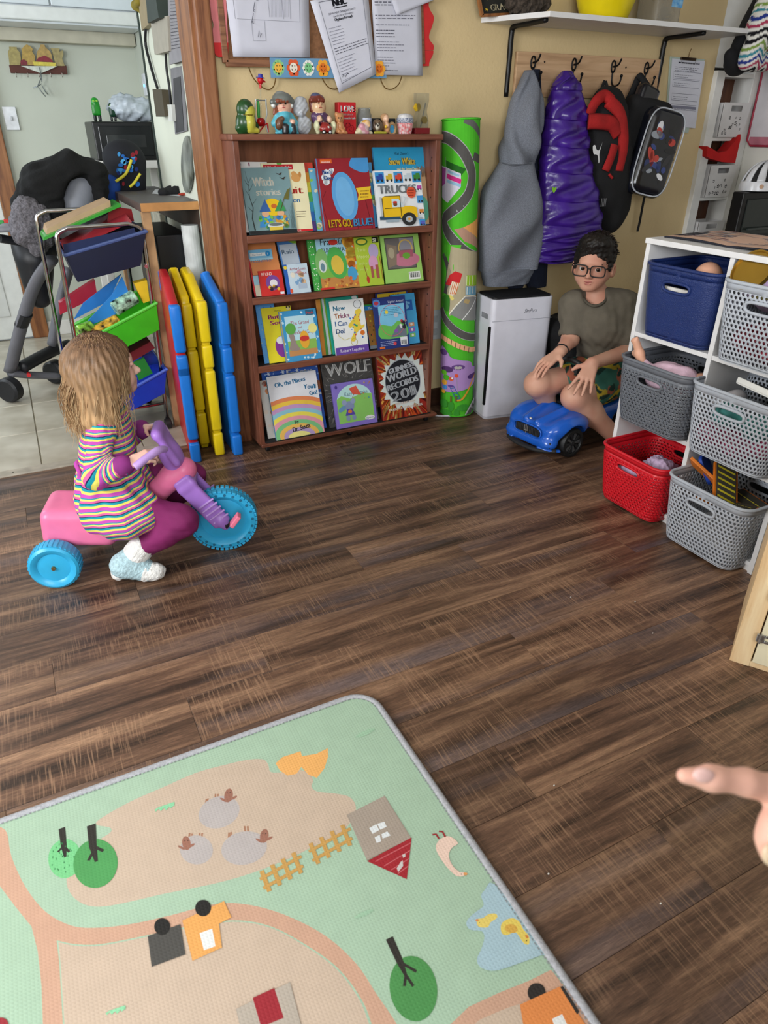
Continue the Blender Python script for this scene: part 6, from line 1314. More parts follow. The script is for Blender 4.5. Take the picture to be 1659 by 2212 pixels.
s.e(1493,525,20,16,'d8a070',-.036,.006).e(1498,515,7,6,'2a1a14',-.042,.003,k=.0005).e(1475,492,6,9,'2a1a14',-.036,.003,k=.0005).e(1508,492,6,9,'2a1a14',-.036,.003,k=.0005)
s.done('teddy_figurine','small caramel teddy bear figurine beside the red sign','figurine')
t=thing('block_sign','red wooden block sign reading LOVE in white','sign',(1.135,2.645,TOPZ))
q=Fig(k8);a0,a1=q.P(162,655),q.P(440,655);zt=q.P(300,220).z
Mb=basis((a0.x+.012,2.632,TOPZ),(1,.0,0),(0,1,0))@rotz(.0);bw=a1.x-a0.x-.012
MB().box(0,bw,0,.035,0,zt-TOPZ,.0015,Mb).build('block',mat('c41c26',.5,noise=.05),t)
i=Ink();hh=zt-TOPZ;i.text('LOVE',.010,hh*.70,hh*.20,'f4f2f0',width=bw*.80,bold=.0014);i.text('MAKES LIFE A',.014,hh*.59,hh*.055,'f0d8d8',width=bw*.62,bold=.0004);i.text('Beautiful tale',.016,hh*.47,hh*.075,'f0e4e4',width=bw*.72,bold=.0005,shear=.15)
i.ring(bw*.30,hh*.18,.010,.010,.0012,'5a1016');i.ring(bw*.72,hh*.18,.010,.010,.0012,'5a1016');i.line([(bw*.30,hh*.18),(bw*.42,hh*.34),(bw*.62,hh*.34),(bw*.72,hh*.18)],.0014,'5a1016');i.line([(bw*.42,hh*.34),(bw*.50,hh*.18),(bw*.62,hh*.34)],.0014,'5a1016');i.poly(spline([(bw*.34,hh*.76),(bw*.28,hh*.84),(bw*.34,hh*.88),(bw*.40,hh*.84)],4,True),'f4f2f0')
i.build('lettering',lambda x,y,h:Mb@Vector((x,-h,y)),PAPER,t)
t=thing('glass_jar','glass jar with pale label behind the kneeling angel figurine','jar',tuple(q.P(555,655,.015)))
J=q.P(555,655,.018);J.z=TOPZ;rj=.0275
MB().lathe([(0,0),(rj,.001),(rj+.001,.06),(rj-.004,.070),(rj-.004,.082),(rj-.001,.084),(rj-.003,.084),(rj-.006,.07),(rj-.002,.058),(rj-.002,.004),(0,.003)],28,loc(J)).build('glass',mat('d6dcde',.05,noise=0,trans=.8,ior=1.25,alpha=.75),t,smooth=50)
MB().lathe([(0,.004),(rj-.003,.004),(rj-.003,.045),(0,.045)],24,loc(J)).build('wax',mat('cfc6cc',.6),t,smooth=50)
MB().grid(lambda u,v:J+Vector(((rj+.0014)*math.cos(-2.2+1.9*u),(rj+.0014)*math.sin(-2.2+1.9*u),.012+.04*v)),16,2).build('label',mat('cdd2dc',.6,noise=.2,ns=80,dark='8a94c0'),t,smooth=90)
s=Fig(k8);s.e(590,520,46,48,'e8c090',-.022,.014).e(575,495,50,30,'d8a850',-.018,.013).e(620,545,18,16,'e8c090',-.032,.006).e(540,590,75,75,'e6c8c8',-.018,.022).c(520,560,590,640,40,30,'d89aa8',-.03).e(480,620,40,42,'d8ceaa',-.022,.014).c(450,640,520,650,26,24,'d8ceaa',-.026).c(600,640,650,645,26,22,'e8e0c4',-.024).e(520,530,30,50,'d8d4c0',.0,.006,rot=.4)
s.done('angel_figurine','small pastel kneeling angel figurine in front of jar','figurine')
s=Fig(k8);s.e(735,560,70,75,'6f5a46',-.014,.020).e(730,500,50,40,'6a5440',-.014,.018).e(690,550,20,50,'5a4636',-.022,.008).e(795,560,20,50,'5a4636',-.02,.008).e(737,560,26,34,'d8d0c0',-.032,.007).e(740,540,14,11,'201a18',-.038,.004,k=.0005).e(715,515,9,14,'201a18',-.033,.003,k=.0005).e(758,515,9,14,'201a18',-.033,.003,k=.0005)
s.c(700,640,850,640,16,16,'b0a83a',-.03,k=.001)
s.e(835,430,55,50,'c0946a',-.008,.016).e(850,450,40,48,'e8bc9c',-.016,.014).c(800,420,830,540,20,16,'c0946a',-.008).e(860,570,40,75,'d8a070',-.012,.016).e(870,540,26,26,'e8bc9c',-.026,.008).e(850,560,18,20,'e8b83a',-.03,.005)
s.done('puppy_figurine','brown puppy figurine with a fair haired girl behind it','figurine')
t=thing('shell_ornament','tiny round shell ornament with blue picture on bookcase','ornament',tuple(q.P(935,655)))
c_=q.P(935,590,-.01);MB().tube([tuple(c_+Vector((.014*math.cos(2*PI*k/24),0,.019*math.sin(2*PI*k/24))))for k in range(24)],.0055,8,closed=True).build('rim',mat('b8946a',.6,noise=.2,ns=90),t,smooth=180);MB().cyl(c_+Vector((0,.003,0)),c_+Vector((0,-.001,0)),.0135).build('picture',mat('4aa0d0',.4,noise=.2,ns=60),t)
MB().box(c_.x-.012,c_.x+.012,c_.y-.002,c_.y+.012,TOPZ,c_.z-.018,.002).build('base',mat('a88a62',.6),t)
t=MB().box(q.P(660,500,.05).x,q.P(1010,500,.05).x,2.70,2.712,TOPZ,q.P(700,440,.06).z,.002).build('plaque',mat('24282c',.5,noise=.1));tag(t,'long dark plaque behind the small figurines','plaque')
t=thing('cupcake_tin','red and white cupcake shaped trinket tin','tin',tuple(q.P(1110,655)))
Cc=q.P(1112,655,-.005);Cc.z=TOPZ
def fl_(u,v):a=2*PI*u;r=(.024+.006*v)*(1+.04*math.cos(24*a));return Cc+Vector((r*math.cos(a),r*math.sin(a),.036*v))
MB().grid(fl_,96,3,cu=True).build('paper_case',mat('b8222c',.6,noise=.5,ns=120,dark='e8d8d8'),t,smooth=60)
MB().lathe([(.0305,.036),(.0325,.040),(.0325,.050),(.030,.053)],32,loc(Cc)).build('check_band',mat('2a3050',.5,noise=.8,ns=300,dark='d8dce4'),t);MB().lathe([(.030,.052),(.029,.060),(.018,.066),(0,.068)],32,loc(Cc)).build('lid',mat('d8d6d8',.4,noise=.15,ns=60),t,smooth=60)
t=thing('liquid_timer','clear acrylic liquid timer with yellow wheels and red base','toy',tuple(q.P(1320,655)))
x0,x1,zt=q.P(1215,655).x,q.P(1420,655).x,q.P(1320,95).z;ym=2.63
MB().box(x0,x1,ym-.015,ym+.015,TOPZ,TOPZ+.02,.001).build('red_base',mat('8a0f1e',.1,trans=.3,noise=.05),t)
def wv(sx):return spline([((x0+x1)/2+sx*.026,ym,TOPZ+.02),((x0+x1)/2+sx*.026,ym,TOPZ+.045),((x0+x1)/2+sx*.018,ym,TOPZ+.075),((x0+x1)/2+sx*.026,ym,TOPZ+.11),((x0+x1)/2+sx*.026,ym,zt)],5)
lf,rg_=wv(-1),wv(1);m=MB();n_=len(lf)
for Y in(ym-.014,ym+.014):m.add([(p[0],Y,p[2])for p in lf]+[(p[0],Y,p[2])for p in rg_],[[k,k+1,n_+k+1,n_+k]for k in range(n_-1)])
for L2 in(lf,rg_):m.add([(p[0],ym-.014,p[2])for p in L2]+[(p[0],ym+.014,p[2])for p in L2],[[k,k+1,n_+k+1,n_+k]for k in range(n_-1)])
m.add([(lf[-1][0],ym-.014,zt),(rg_[-1][0],ym-.014,zt),(rg_[-1][0],ym+.014,zt),(lf[-1][0],ym+.014,zt)],[[0,1,2,3]])
o=m.build('acrylic_case',mat('e8eef0',.02,noise=0,trans=.95,ior=1.15,alpha=.5),t);sd=o.modifiers.new('t','SOLIDIFY');sd.thickness=.0016
for(x,y,r)in((1275,290,.0125),(1370,465,.0115)):
 c_=q.P(x,y);MB().cyl((c_.x,ym-.006,c_.z),(c_.x,ym+.006,c_.z),r,n=24).build('wheel',mat('d8b020',.3),t,smooth=40)
 for k in range(6):MB().beam((c_.x,ym,c_.z),(c_.x+r*1.15*math.cos(k*PI/3),ym,c_.z+r*1.15*math.sin(k*PI/3)),.010,.002).build('paddle',mat('e0b828',.3),t)
MB().tube([tuple(q.P(1330,560)),tuple(q.P(1400,230))],.0022,6).build('ramp',mat('c8d0d4',.1,trans=.6),t)
# ================================================================== WHITE TOWER, RIGHT WALL
TY=2.725
tw=thing('tower_shelf','tall narrow white shelf with brown inside in the corner','shelf',(3.30,TY+.06,0))
tx0,tx1=3.155,3.458
MB().box(tx0,tx0+.055,TY,TY+.12,0,1.432,.002).build('stile',M_WHITE,tw);MB().box(tx1-.045,tx1,TY,TY+.12,0,1.436,.002).build('stile',M_WHITE,tw)
MB().box(tx0+.055,tx1-.045,TY+.11,TY+.118,0,1.43).build('back_panel',wood_mat('tower_back','3a2114','5a3420','6e4428','Z',1.4,.5,bump=.03),tw)
for z in(1.415,1.145,.872,.615,.35,.08):MB().box(tx0+.055,tx1-.045,TY+.003,TY+.112,z-.008,z+.008,.001).build('shelf_board',M_WHITE,tw)
def flower_bin(z,label,hgt=.148):
 t=thing('storage_bin',label,'bin',((tx0+tx1)/2,TY,z),0,'white bins in the tower shelf');xa,xb=tx0+.060,tx1-.050;W_=xb-xa
 m=MB();f_=lambda u,v:Vector((xa+W_*(.06*(1-v)+u*(1-.12*(1-v))),TY-.012-.01*v,z+.009+hgt*v));out=[]
 nx,nz_=14,12
 for a in range(nx):
  for b in range(nz_):
   u,v=(a+.5)/nx,(b+.5)/nz_
   if .27<u<.73 and .74<v<.92:continue
   m.add([f_(a/nx,b/nz_),f_((a+1)/nx,b/nz_),f_((a+1)/nx,(b+1)/nz_),f_(a/nx,(b+1)/nz_)],[[0,1,2,3]])
 o=m.build('front',mat('d9d6d4',.45,noise=.03),t);sd=o.modifiers.new('t','SOLIDIFY');sd.thickness=.003
 MB().box(xa+W_*.04,xa+W_*.045+.003,TY-.01,TY+.095,z+.009,z+.009+hgt,.001).box(xb-W_*.045-.003,xb-W_*.04,TY-.01,TY+.095,z+.009,z+.009+hgt,.001).box(xa+.012,xb-.012,TY-.01,TY+.095,z+.0085,z+.012).box(xa+.012,xb-.012,TY+.09,TY+.095,z+.009,z+.009+hgt).build('shell',mat('d0cdcb',.45,noise=.03),t)
 i=Ink();g=random.Random(int(z*50))
 for k in range(13):
  u,v,r=.14+.72*((k*.618)%1),.10+.48*g.random(),.016+.022*g.random();
  for p in range(5):a=p*2*PI/5+g.random()*.3;i.ell(u+r*.9*math.cos(a),v+r*1.3*math.sin(a),r*.55,r*.5,'1c1a1a',a,8);i.lay=0
 i.build('flower_cutouts',lambda u,v,h:f_(u,v)+Vector((0,-.0035-h,0)),mat('1c1a1a',.9),t)['kind']='stuff'
flower_bin(1.145,'white flower cutout bin in the top row of tower shelf');flower_bin(.872,'white flower cutout bin below the red folder');flower_bin(.615,'white flower cutout bin just above the printed mat',.14)
P=[atY(x,y,TY-.03)for x,y in((1528,316),(1540,322),(1552,330),(1570,326),(1592,300),(1600,290),(1600,300),(1588,352),(1560,350),(1535,343),(1527,338))]
t=MB();t.add(P+[p+Vector((.004,.06,0))for p in P],[list(range(len(P))),list(range(2*len(P)-1,len(P)-1,-1))]+[[k,(k+1)%len(P),len(P)+(k+1)%len(P),len(P)+k]for k in range(len(P))])
tag(t.build('felt_sheet',mat('c41a1a',.85,noise=.06,bump=.3,bs=300)),'bright red curled felt sheet stuffed above a white bin','felt')
WX=3.458
t=thing('whiteboard','white board with dark red border on the right wall','whiteboard',(WX,2.3,1.1))
pts=[(2.0,1.115),(2.685,1.115),(2.712,1.14),(2.712,1.52),(2.685,1.55),(2.0,1.55)]
mm=Matrix(((0,0,1,WX-.008),(1,0,0,0),(0,1,0,0),(0,0,0,1)))
MB().prism(pts,0,.006,mm).build('panel',mat('d4cfd2',.3,noise=.03),t);MB().tube([tuple(mm@Vector((x,y,-.002)))for x,y in pts],.005,8,closed=True).build('border',mat('a02840',.5),t,smooth=60);MB().box(WX-.012,WX-.007,2.0,2.70,1.12,1.155,.002).build('lower_band',mat('b8707e',.5),t)
OY=2.34
xa=atY(1606,430,OY).x;xb,zb,zt=xa+.33,.72,.935;OD=atX(1584,412,xa).y-OY
st=thing('stand','dark cabinet stand under black oven behind the cubby','stand',(3.13,OY+.1,0));MB().box(xa,xb,OY,OY+OD,0,zb-.02,.004).build('body',mat('2c2826',.6),st);MB().box(xa-.004,xb+.004,OY-.005,OY+OD+.004,zb-.02,zb-.001,.003).build('top',mat('35302c',.5),st)
t=thing('toaster_oven','black countertop oven behind the cubby carrying a helmet','oven',(3.13,OY+.1,zb))
MB().box(xa,xb,OY,OY+OD,zb,zt,.006).build('body',mat('121214',.4),t);MB().box(xa+.03,xb-.01,OY-.006,OY+.002,zb+.03,zt-.03,.003).build('door',mat('2b302e',.12,noise=.03),t);MB().tube([(xa+.05,OY-.02,zb+.055),(xb-.04,OY-.02,zb+.055)],.006,8).build('handle',mat('3a403e',.3),t)
hc=Vector((xa+.15,OY+OD*.5,zt));t=thing('bicycle_helmet','white vented bicycle helmet lying on black oven','helmet',tuple(hc))
def hel(u,v,r=1.0):a=2*PI*u;e=v*PI/2*.98;return hc+Vector((.115*r*math.cos(a)*math.cos(e),.088*r*math.sin(a)*math.cos(e),.004+.125*r*math.sin(e)))
MB().grid(lambda u,v:hel(u,v,.93),36,10,cu=True).build('liner',mat('151517',.7),t,smooth=180)
for k in range(9):
 u0=k/9+.02;m=MB();m.grid(lambda a,b,u0=u0:hel(u0+.062*a*(1-.0*b),.18+.80*b),4,10);m.grid(lambda a,b,u0=u0:hel(u0+.062*a,.18+.80*b,1.0),4,10);o=m.build('shell_rib',mat('dedee2',.25),t,smooth=180);sd=o.modifiers.new('t','SOLIDIFY');sd.thickness=.010
MB().grid(lambda a,b:hel(a,.0+.2*b,1.01),36,3,cu=True).build('shell_rim',mat('dedee2',.25),t,smooth=180);MB().cyl(hel(.62,.1,1.0),hel(.62,.1,1.03),.009).build('badge',mat('b89070',.4),t)
s=SDF();B_=lambda x,y,Y=2.56:tuple(atY(x,y,Y))
s.cap(B_(1590,135),B_(1625,60),.055,.05,k=.03).cap(B_(1625,60),B_(1660,-20),.05,.05,k=.03).cap(B_(1580,120),B_(1600,140),.03,.03);o=s.build('black_coat',.010,mat('131316',.9,bump=.3,bs=150),disp=lambda v,n:v+n*(nz3(v,8,3)*.006)[:,None]);tag(o,'black padded coat hanging above the white tower shelf','coat')
def bagcol(v):
 z=v[:,2]*.9+np.abs(((v[:,0]*14)%1)-.5)*.05;k=np.floor(z*95).astype(int)%12
 pal=np.array([lin(c)for c in['e4e2dc','1c1c20','e4e2dc','a83a58','e4e2dc','2a3a8a','e4e2dc','3f8a9a','e4e2dc','7f9a4a','e4e2dc','1c1c20']]);return pal[k]
s=SDF();s.cap(B_(1620,130,2.47),B_(1650,60,2.47),.045,.06,k=.03).cap(B_(1650,60,2.47),B_(1690,-40,2.47),.06,.08,k=.03).cap(B_(1625,135,2.47),B_(1670,132,2.47),.03,.04,k=.03)
o=s.build('striped_bag',.006,FABRIC_PRINT,colfn=bagcol,disp=lambda v,n:v+n*(nz3(v,10,3)*.006)[:,None]);tag(o,'multicoloured zigzag striped fabric bag hanging at top right','bag')
# ================================================================== PINE CRATE, lower right
cr=thing('crate_cabinet','pale pine frame with white slatted door and metal hinges','cabinet',(1.55,.72,0))
u_=Vector((.53,-.85,0)).normalized();n2=Vector((u_.y,-u_.x,0));Mc=basis((1.399,.803,0),u_,-n2)
H_=.80
MB().box(0,.046,-.004,.03,0,H_,.002,Mc).build('frame_post',M_PINE,cr);MB().box(.0,.6,-.002,.028,0,.018,.002,Mc).build('frame_sill',M_PINE,cr);MB().box(0,.6,-.004,.03,H_-.04,H_,.002,Mc).build('frame_head',M_PINE,cr);MB().box(.555,.6,-.004,.03,0,H_,.002,Mc).build('frame_post',M_PINE,cr);MB().box(0,.018,.03,.30,0,H_,.002,Mc).build('side_panel',M_PINE,cr)
CRM=mat('e6dcbd',.5,noise=.05,ns=6)
door=MB().box(.049,.093,-.012,.006,.022,H_-.045,.002,Mc).build('door',CRM,cr)
for k in range(11):MB().box(.093,.54,-.006,.004,.036+.068*k,.078+.068*k,.002,Mc).build('slat',CRM,door)
MB().box(.02,.58,.10,.112,.02,H_-.02,0,Mc).build('inner_back',mat('6a3a24',.6),cr)
for z in(.10,.222):
 h_=MB().box(.040,.058,-.0165,-.012,z-.012,z+.012,.002,Mc).cyl(Mc@Vector((.049,-.017,z-.013)),Mc@Vector((.049,-.017,z+.013)),.0035).build('hinge',mat('b8b8b8',.25,metal=.9),cr)
 for dz in(-.008,.008):MB().box(.058,.070,-.016,-.012,z+dz-.004,z+dz+.004,.002,Mc).build('leaf',mat('b8b8b8',.25,metal=.9),h_)
for k,(x,y)in enumerate(((1410,1368),(1197,1697),(1185,1888),(1427,1952),(1233,1290),(1372,1300))):
 p=atZ(x,y,.001);tag(MB().ell((p.x,p.y,.0015),(.0022,.0016,.0015),n=8,m=6).build('lint_speck',mat('dcd8d0',.9)),'tiny white lint speck on the floor, '+['nearest the pine crate','right of the mat corner, the uppermost of two','right of the mat beside the goose print','lowest and furthest right','left of the crate shadow','in front of the red basket'][k],'lint','lint specks on the floor')
p0=[atZ(x,y,.002)for x,y in((795,1512),(808,1502),(820,1500))]
# ================================================================== KITCHEN SIDE
def slab(name,label,cat,px4,Y,th,col,Yt=None,rough=.6,noise=.05,par=None,pn=None,m=None):
 """flat piece whose outline (BL BR TR TL) lies at y=Y (top edge at Yt), th thick going back"""
 Yt=Y if Yt is None else Yt;P=[atY(x,y,Y if i<2 else Yt)for i,(x,y)in enumerate(px4)];n=Vector((0,th,0));q=MB();q.add(P+[p+n for p in P],[[0,1,2,3],[7,6,5,4],[0,4,5,1],[1,5,6,2],[2,6,7,3],[3,7,4,0]])
 o=q.build(pn or name,m or mat(col,rough,noise=noise),par)
 return o if par else tag(o,label,cat)
def xslab(name,label,cat,px4,X,th,col,par=None,pn=None,rough=.6):
 P=[atX(x,y,X)for x,y in px4];n=Vector((th,0,0));q=MB();k=len(P);q.add(P+[p+n for p in P],[list(range(k)),list(range(2*k-1,k-1,-1))]+[[i,(i+1)%k,k+(i+1)%k,k+i]for i in range(k)])
 o=q.build(pn or name,mat(col,rough,noise=.06),par);return o if par else tag(o,label,cat)
k1=lambda x,y:(x/6.636,y/6.636)
t=thing('light_switch','white light switch plate on the kitchen wall','switch',tuple(atY(25,255,4.99)));c=atY(24,256,4.995);MB().box(c.x-.035,c.x+.035,4.988,4.999,c.z-.058,c.z+.058,.003).build('plate',mat('eceef2',.35),t);MB().box(c.x-.006,c.x+.006,4.976,4.99,c.z-.010,c.z+.012,.002).build('toggle',mat('d0d2d6',.35),t)
t=thing('key_rack','wooden key rack with painted kitchen jars on wall','key rack',tuple(atY(80,160,4.97)))
slab('','','',[k1(155,1045),k1(968,1065),k1(950,940),k1(130,935)],4.975,.022,'5a2e24',par=t,pn='board')
def jar(pts,col,nm='jar',Y=4.968,pn=None):
 P=[atY(*k1(x,y),Y)for x,y in pts];k=len(P);q=MB();q.add(P+[p+Vector((0,.02,0))for p in P],[list(range(k)),list(range(2*k-1,k-1,-1))]+[[i,(i+1)%k,k+(i+1)%k,k+i]for i in range(k)]);q.build(pn or nm,mat(col,.5,noise=.12,ns=60),t)
jar([(140,935),(115,740),(135,700),(130,668),(240,672),(240,700),(285,750),(300,840),(290,935)],'a89a60');jar([(300,935),(320,760),(310,700),(350,655),(385,635),(430,660),(470,700),(460,740),(500,800),(495,935)],'b8994f',Y=4.966);jar([(520,935),(530,740),(575,670),(580,638),(640,640),(645,670),(720,740),(745,800),(760,935)],'b8995a');jar([(800,945),(750,740),(725,690),(855,692),(850,740),(900,720),(912,780),(890,840),(930,945)],'a89a68',Y=4.967)
jar([(510,880),(545,830),(640,795),(720,840),(765,890)],'8a2434','cherry_pile',4.962);jar([(490,940),(470,880),(800,900),(795,950)],'d8c850','pie_dish',4.960);jar([(300,930),(292,870),(340,850),(385,880),(390,930)],'7a2430','apple',4.962);jar([(590,1050),(300,945),(820,950)],'d2d8cc','cloth',4.958)
for k in range(5):c=atY(*k1(230+165*k,1062),4.962);MB().tube([(c.x,4.975,c.z+.01),(c.x,4.955,c.z+.004),(c.x,4.955,c.z-.008),(c.x,4.965,c.z-.014)],.002,6).build('hook',mat('8a8078',.4,metal=.8),t)
for k,pts in enumerate(([(560,960),(590,1080),(600,1180)],[(600,1090),(560,1190),(540,1230)],[(600,1220),(650,1310),(690,1360)],[(540,1240),(600,1320),(655,1385)],[(600,1200),(530,1240),(470,1260)])):tag(MB().tube([tuple(atY(*k1(*p),4.95))for p in pts],[.004,.008,.005],6,flat=.4).build('key',mat('6a7274',.3,metal=.8)),'small metal key on ring below rack, '+['uppermost of the bunch','dark one at the middle','long one pointing right','long one hanging lowest','pale one pointing left'][k],'key','keys on the rack')
t=thing('alarm_box','small white alarm box with blue light in kitchen corner','alarm',(.87,4.75,1.4));MB().box(.862,.88,4.70,4.80,1.35,1.46,.004).build('case',mat('dcdfe4',.4),t);MB().cyl((.862,4.75,1.40),(.858,4.75,1.40),.006).build('indicator_light',mat('3aa0ff',.3,emit=6),t)
MY=4.35;TZ=atY(265,346,MY).z
t=thing('side_table','white kitchen side table under the black microwave','table',(.70,MY+.2,0));MB().box(.42,.872,MY-.03,MY+.42,TZ-.04,TZ-.002,.004).build('table_top',M_WHITE,t)
for x in(.45,.84):
 for y in(MY,MY+.38):MB().box(x-.02,x+.02,y-.02,y+.02,0,TZ-.04,.003).build('leg',M_WHITE,t)
c=atY(192,262,MY);c2=atY(335,345,MY);xa,zt_,zb_=c.x+.012,c.z,TZ
t=thing('microwave','black microwave oven on the kitchen side table','microwave',(.68,MY+.15,zb_));MB().box(xa,.872,MY,MY+.34,zb_,zt_,.006).build('body',mat('131416',.35),t);MB().box(xa+.025,.79,MY-.012,MY+.001,zb_+.02,zt_-.02,.004).build('door',mat('1c1f22',.2),t);MB().box(xa+.06,.755,MY-.0145,MY-.011,zb_+.06,zt_-.06,.003).build('window',mat('2f3234',.12),t);MB().box(.80,.865,MY-.004,MY+.001,zb_+.02,zt_-.02,.002).build('control_panel',mat('0e0f10',.3),t);MB().box(.815,.85,MY-.006,MY-.003,zt_-.06,zt_-.045).build('clock_display',mat('2fd060',.4,emit=.8),t)
def toy(label,x,y,sx,col):
 q=atY(x,y,MY+.1);t=thing('toy_robot',label,'toy',(q.x,q.y,zt_),0,'robot toys on the microwave');k=sx
 SDF().box((q.x,q.y,zt_+.055*k),(.022*k,.016*k,.028*k),rad=.008,k=.01).ell((q.x,q.y,zt_+.092*k),(.020*k,.018*k,.020*k),k=.006).build('body',.004,mat(col,.25,noise=.2),t);SDF().cap((q.x-.012*k,q.y,zt_+.006),(q.x-.012*k,q.y,zt_+.03*k),.009*k,.009*k).cap((q.x+.012*k,q.y,zt_+.006),(q.x+.012*k,q.y,zt_+.03*k),.009*k,.009*k,k=.001).build('legs',.004,mat('16181a',.4),t)
 for sg in(-1,1):MB().ell((q.x+sg*.008*k,q.y-.018*k,zt_+.094*k),(.006*k,.004*k,.004*k),n=10,m=6).build('eye',mat('c8ff60',.3),t)
toy('glossy green robot toy standing on the microwave',212,262,1.0,'1f9a2a');toy('dark green robot toy beside the plastic bag',246,262,.8,'12402c')
q=atY(290,262,MY+.12);o=SDF().ell((q.x,q.y,zt_+.055),(.125,.07,.055)).ell((q.x-.05,q.y,zt_+.085),(.06,.05,.045),k=.04).ell((q.x+.05,q.y,zt_+.06),(.07,.06,.05),k=.04).build('plastic_bag',.008,mat('c2ccd6',.3,noise=.12,ns=18,spec=.6),disp=lambda v,n:np.maximum(v+n*(nz3(v,18,2)*.008+nz3(v,45,3)*.003)[:,None],[-9,-9,zt_+.001]));tag(o,'crinkled pale plastic bag on top of the microwave','bag')
o=MB().box(.80,.872,3.95,4.15,.80,1.02,.004).build('speaker',mat('101012',.5));tag(o,'black speaker box in front of the microwave','speaker');o=MB().box(.70,.872,3.95,4.16,.64,.80,.004).build('cardboard_box',mat('cfc8b4',.8,noise=.12));tag(o,'pale cardboard box behind the counter','box');o=MB().box(.62,.872,3.93,4.18,0,.64,.004).build('storage_chest',mat('4a4640',.6));tag(o,'dark chest holding up the cardboard box','chest')
t=thing('small_rucksack','small patterned blue rucksack with yellow straps in kitchen','backpack',tuple(atY(270,420,3.75)))
s=SDF();bx=lambda x,y,Y=3.75:tuple(atY(x,y,Y));s.cap(bx(270,350),bx(275,395),.095,.085,k=.03).ell(bx(255,335),(.06,.05,.04),k=.03);g=random.Random(4);s.build('bag',.007,mat('15161e',.8),t)
i=Ink();
for k in range(26):x,y=262+g.uniform(-8,40),335+g.uniform(-6,66);i.ell(x,y,g.uniform(3,6),g.uniform(3,6),g.choice(['2f6ab8','4a9ad8','8a2a34','22306a','5ab0e8']),0,10);i.lay=min(i.lay,6)
i.build('pattern',lambda x,y,h:Vector(atY(x,y,3.648))+Vector((0,-h,0)),FABRIC_PRINT,t)['kind']='stuff'
MB().tube(spline([bx(284,345,3.64),bx(272,375,3.64),bx(250,392,3.64)],5),.006,8).build('yellow_strap',mat('e0d23a',.6),t,smooth=180);MB().tube(spline([bx(303,375,3.64),bx(290,395,3.64),bx(280,404,3.64)],5),.006,8).build('yellow_strap',mat('e0d23a',.6),t,smooth=180)
SDF().cap(bx(240,400,3.7),bx(232,425,3.7),.045,.04).build('blue_pouch',.008,mat('2450a8',.8),t)
SX=.698
t=thing('document_holder','grey wall pocket stuffed with printed pages by the post','document holder',tuple(atX(385,140,SX)));xslab('','','',[(372,138),(410,130),(398,-60),(360,-60)],SX-.016,.016,'6f6a64',t,'pocket');xslab('','','',[(366,140),(404,128),(396,-60),(361,-60)],SX-.022,.004,'8f8d92',t,'page')
q=[atX(x,y,SX-.0235)for x,y in((368,128),(402,120),(396,-20),(363,-20))];i=Ink();i.scribble(.1,.9,.9,16,.05,.010,'55545c',.4);i.build('page_print',lambda u,v,h:q[0]*(1-u)*(1-v)+q[1]*u*(1-v)+q[2]*u*v+q[3]*(1-u)*v+Vector((-h,0,0)),PAPER,t)
xslab('wall_calendar','dark printed calendar page hanging below the document holder','calendar',[(378,290),(404,283),(394,142),(368,148)],SX-.004,.003,'7b7a7e');xslab('photo_print','dark photograph on the lower half of calendar page','photo',[(380,286),(397,282),(389,165),(374,170)],SX-.006,.0015,'3a3a3e')
for k,(lab,p4,th,c_)in enumerate((('grey ribbed cable cover box high on the side wall',[(334,118),(365,110),(361,34),(325,44)],.03,'a8a294'),('dark brown slatted door chime box on side wall',[(337,252),(356,250),(349,194),(329,192)],.035,'4a4230'),('narrow white power adapter beside brown chime box',[(364,262),(373,262),(370,226),(359,226)],.02,'d8dad4'),('torn cardboard piece at top of side wall',[(306,66),(322,52),(316,-20),(296,-20)],.02,'9a8a6a'),('dark green box above the grey cable cover',[(319,50),(343,38),(334,-20),(314,-20)],.05,'2f3a34'))):
 xslab('wall_box',lab,'box',p4,SX-th,th,c_)
for k,(lab,pts,r)in enumerate((('black cable running down to the brown chime box',[(345,30),(320,45),(314,90),(325,140),(340,190)],.006),('black cable running down to the white adapter',[(358,112),(360,150),(366,190),(369,226)],.005))):tag(MB().tube(spline([tuple(atX(*p,SX-.01))for p in pts],6),r,8).build('cable',mat('16171a',.5)),lab,'cable')
P0=[atX(407+12*math.cos(a),355+62*math.sin(a),SX-.003)for a in[2*PI*k/24 for k in range(24)]];t=MB();t.add(P0+[p+Vector((-.008,0,0))for p in P0],[list(range(24,48)),list(range(24))]+[[k,(k+1)%24,24+(k+1)%24,24+k]for k in range(24)]);tag(t.build('oval_mirror',mat('8f948c',.25,noise=.5,ns=9,dark='33362f')),'tarnished oval mirror above the kitchen counter','mirror')
tag(SDF().ell(tuple(atX(293,12,SX-.02)),(.02,.02,.02)).cap(tuple(atX(293,12,SX-.02)),tuple(atX(303,28,SX-.01)),.008,.006).cap(tuple(atX(293,12,SX-.02)),tuple(atX(300,2,SX-.02)),.01,.018).build('dried_flower',.005,mat('8a7a2a',.8)),'dried yellow flower sticking out at top of side wall','flower')
CZ=.93;t=thing('counter_table','high grey counter table with tan edge by side wall','table',(.58,3.5,0))
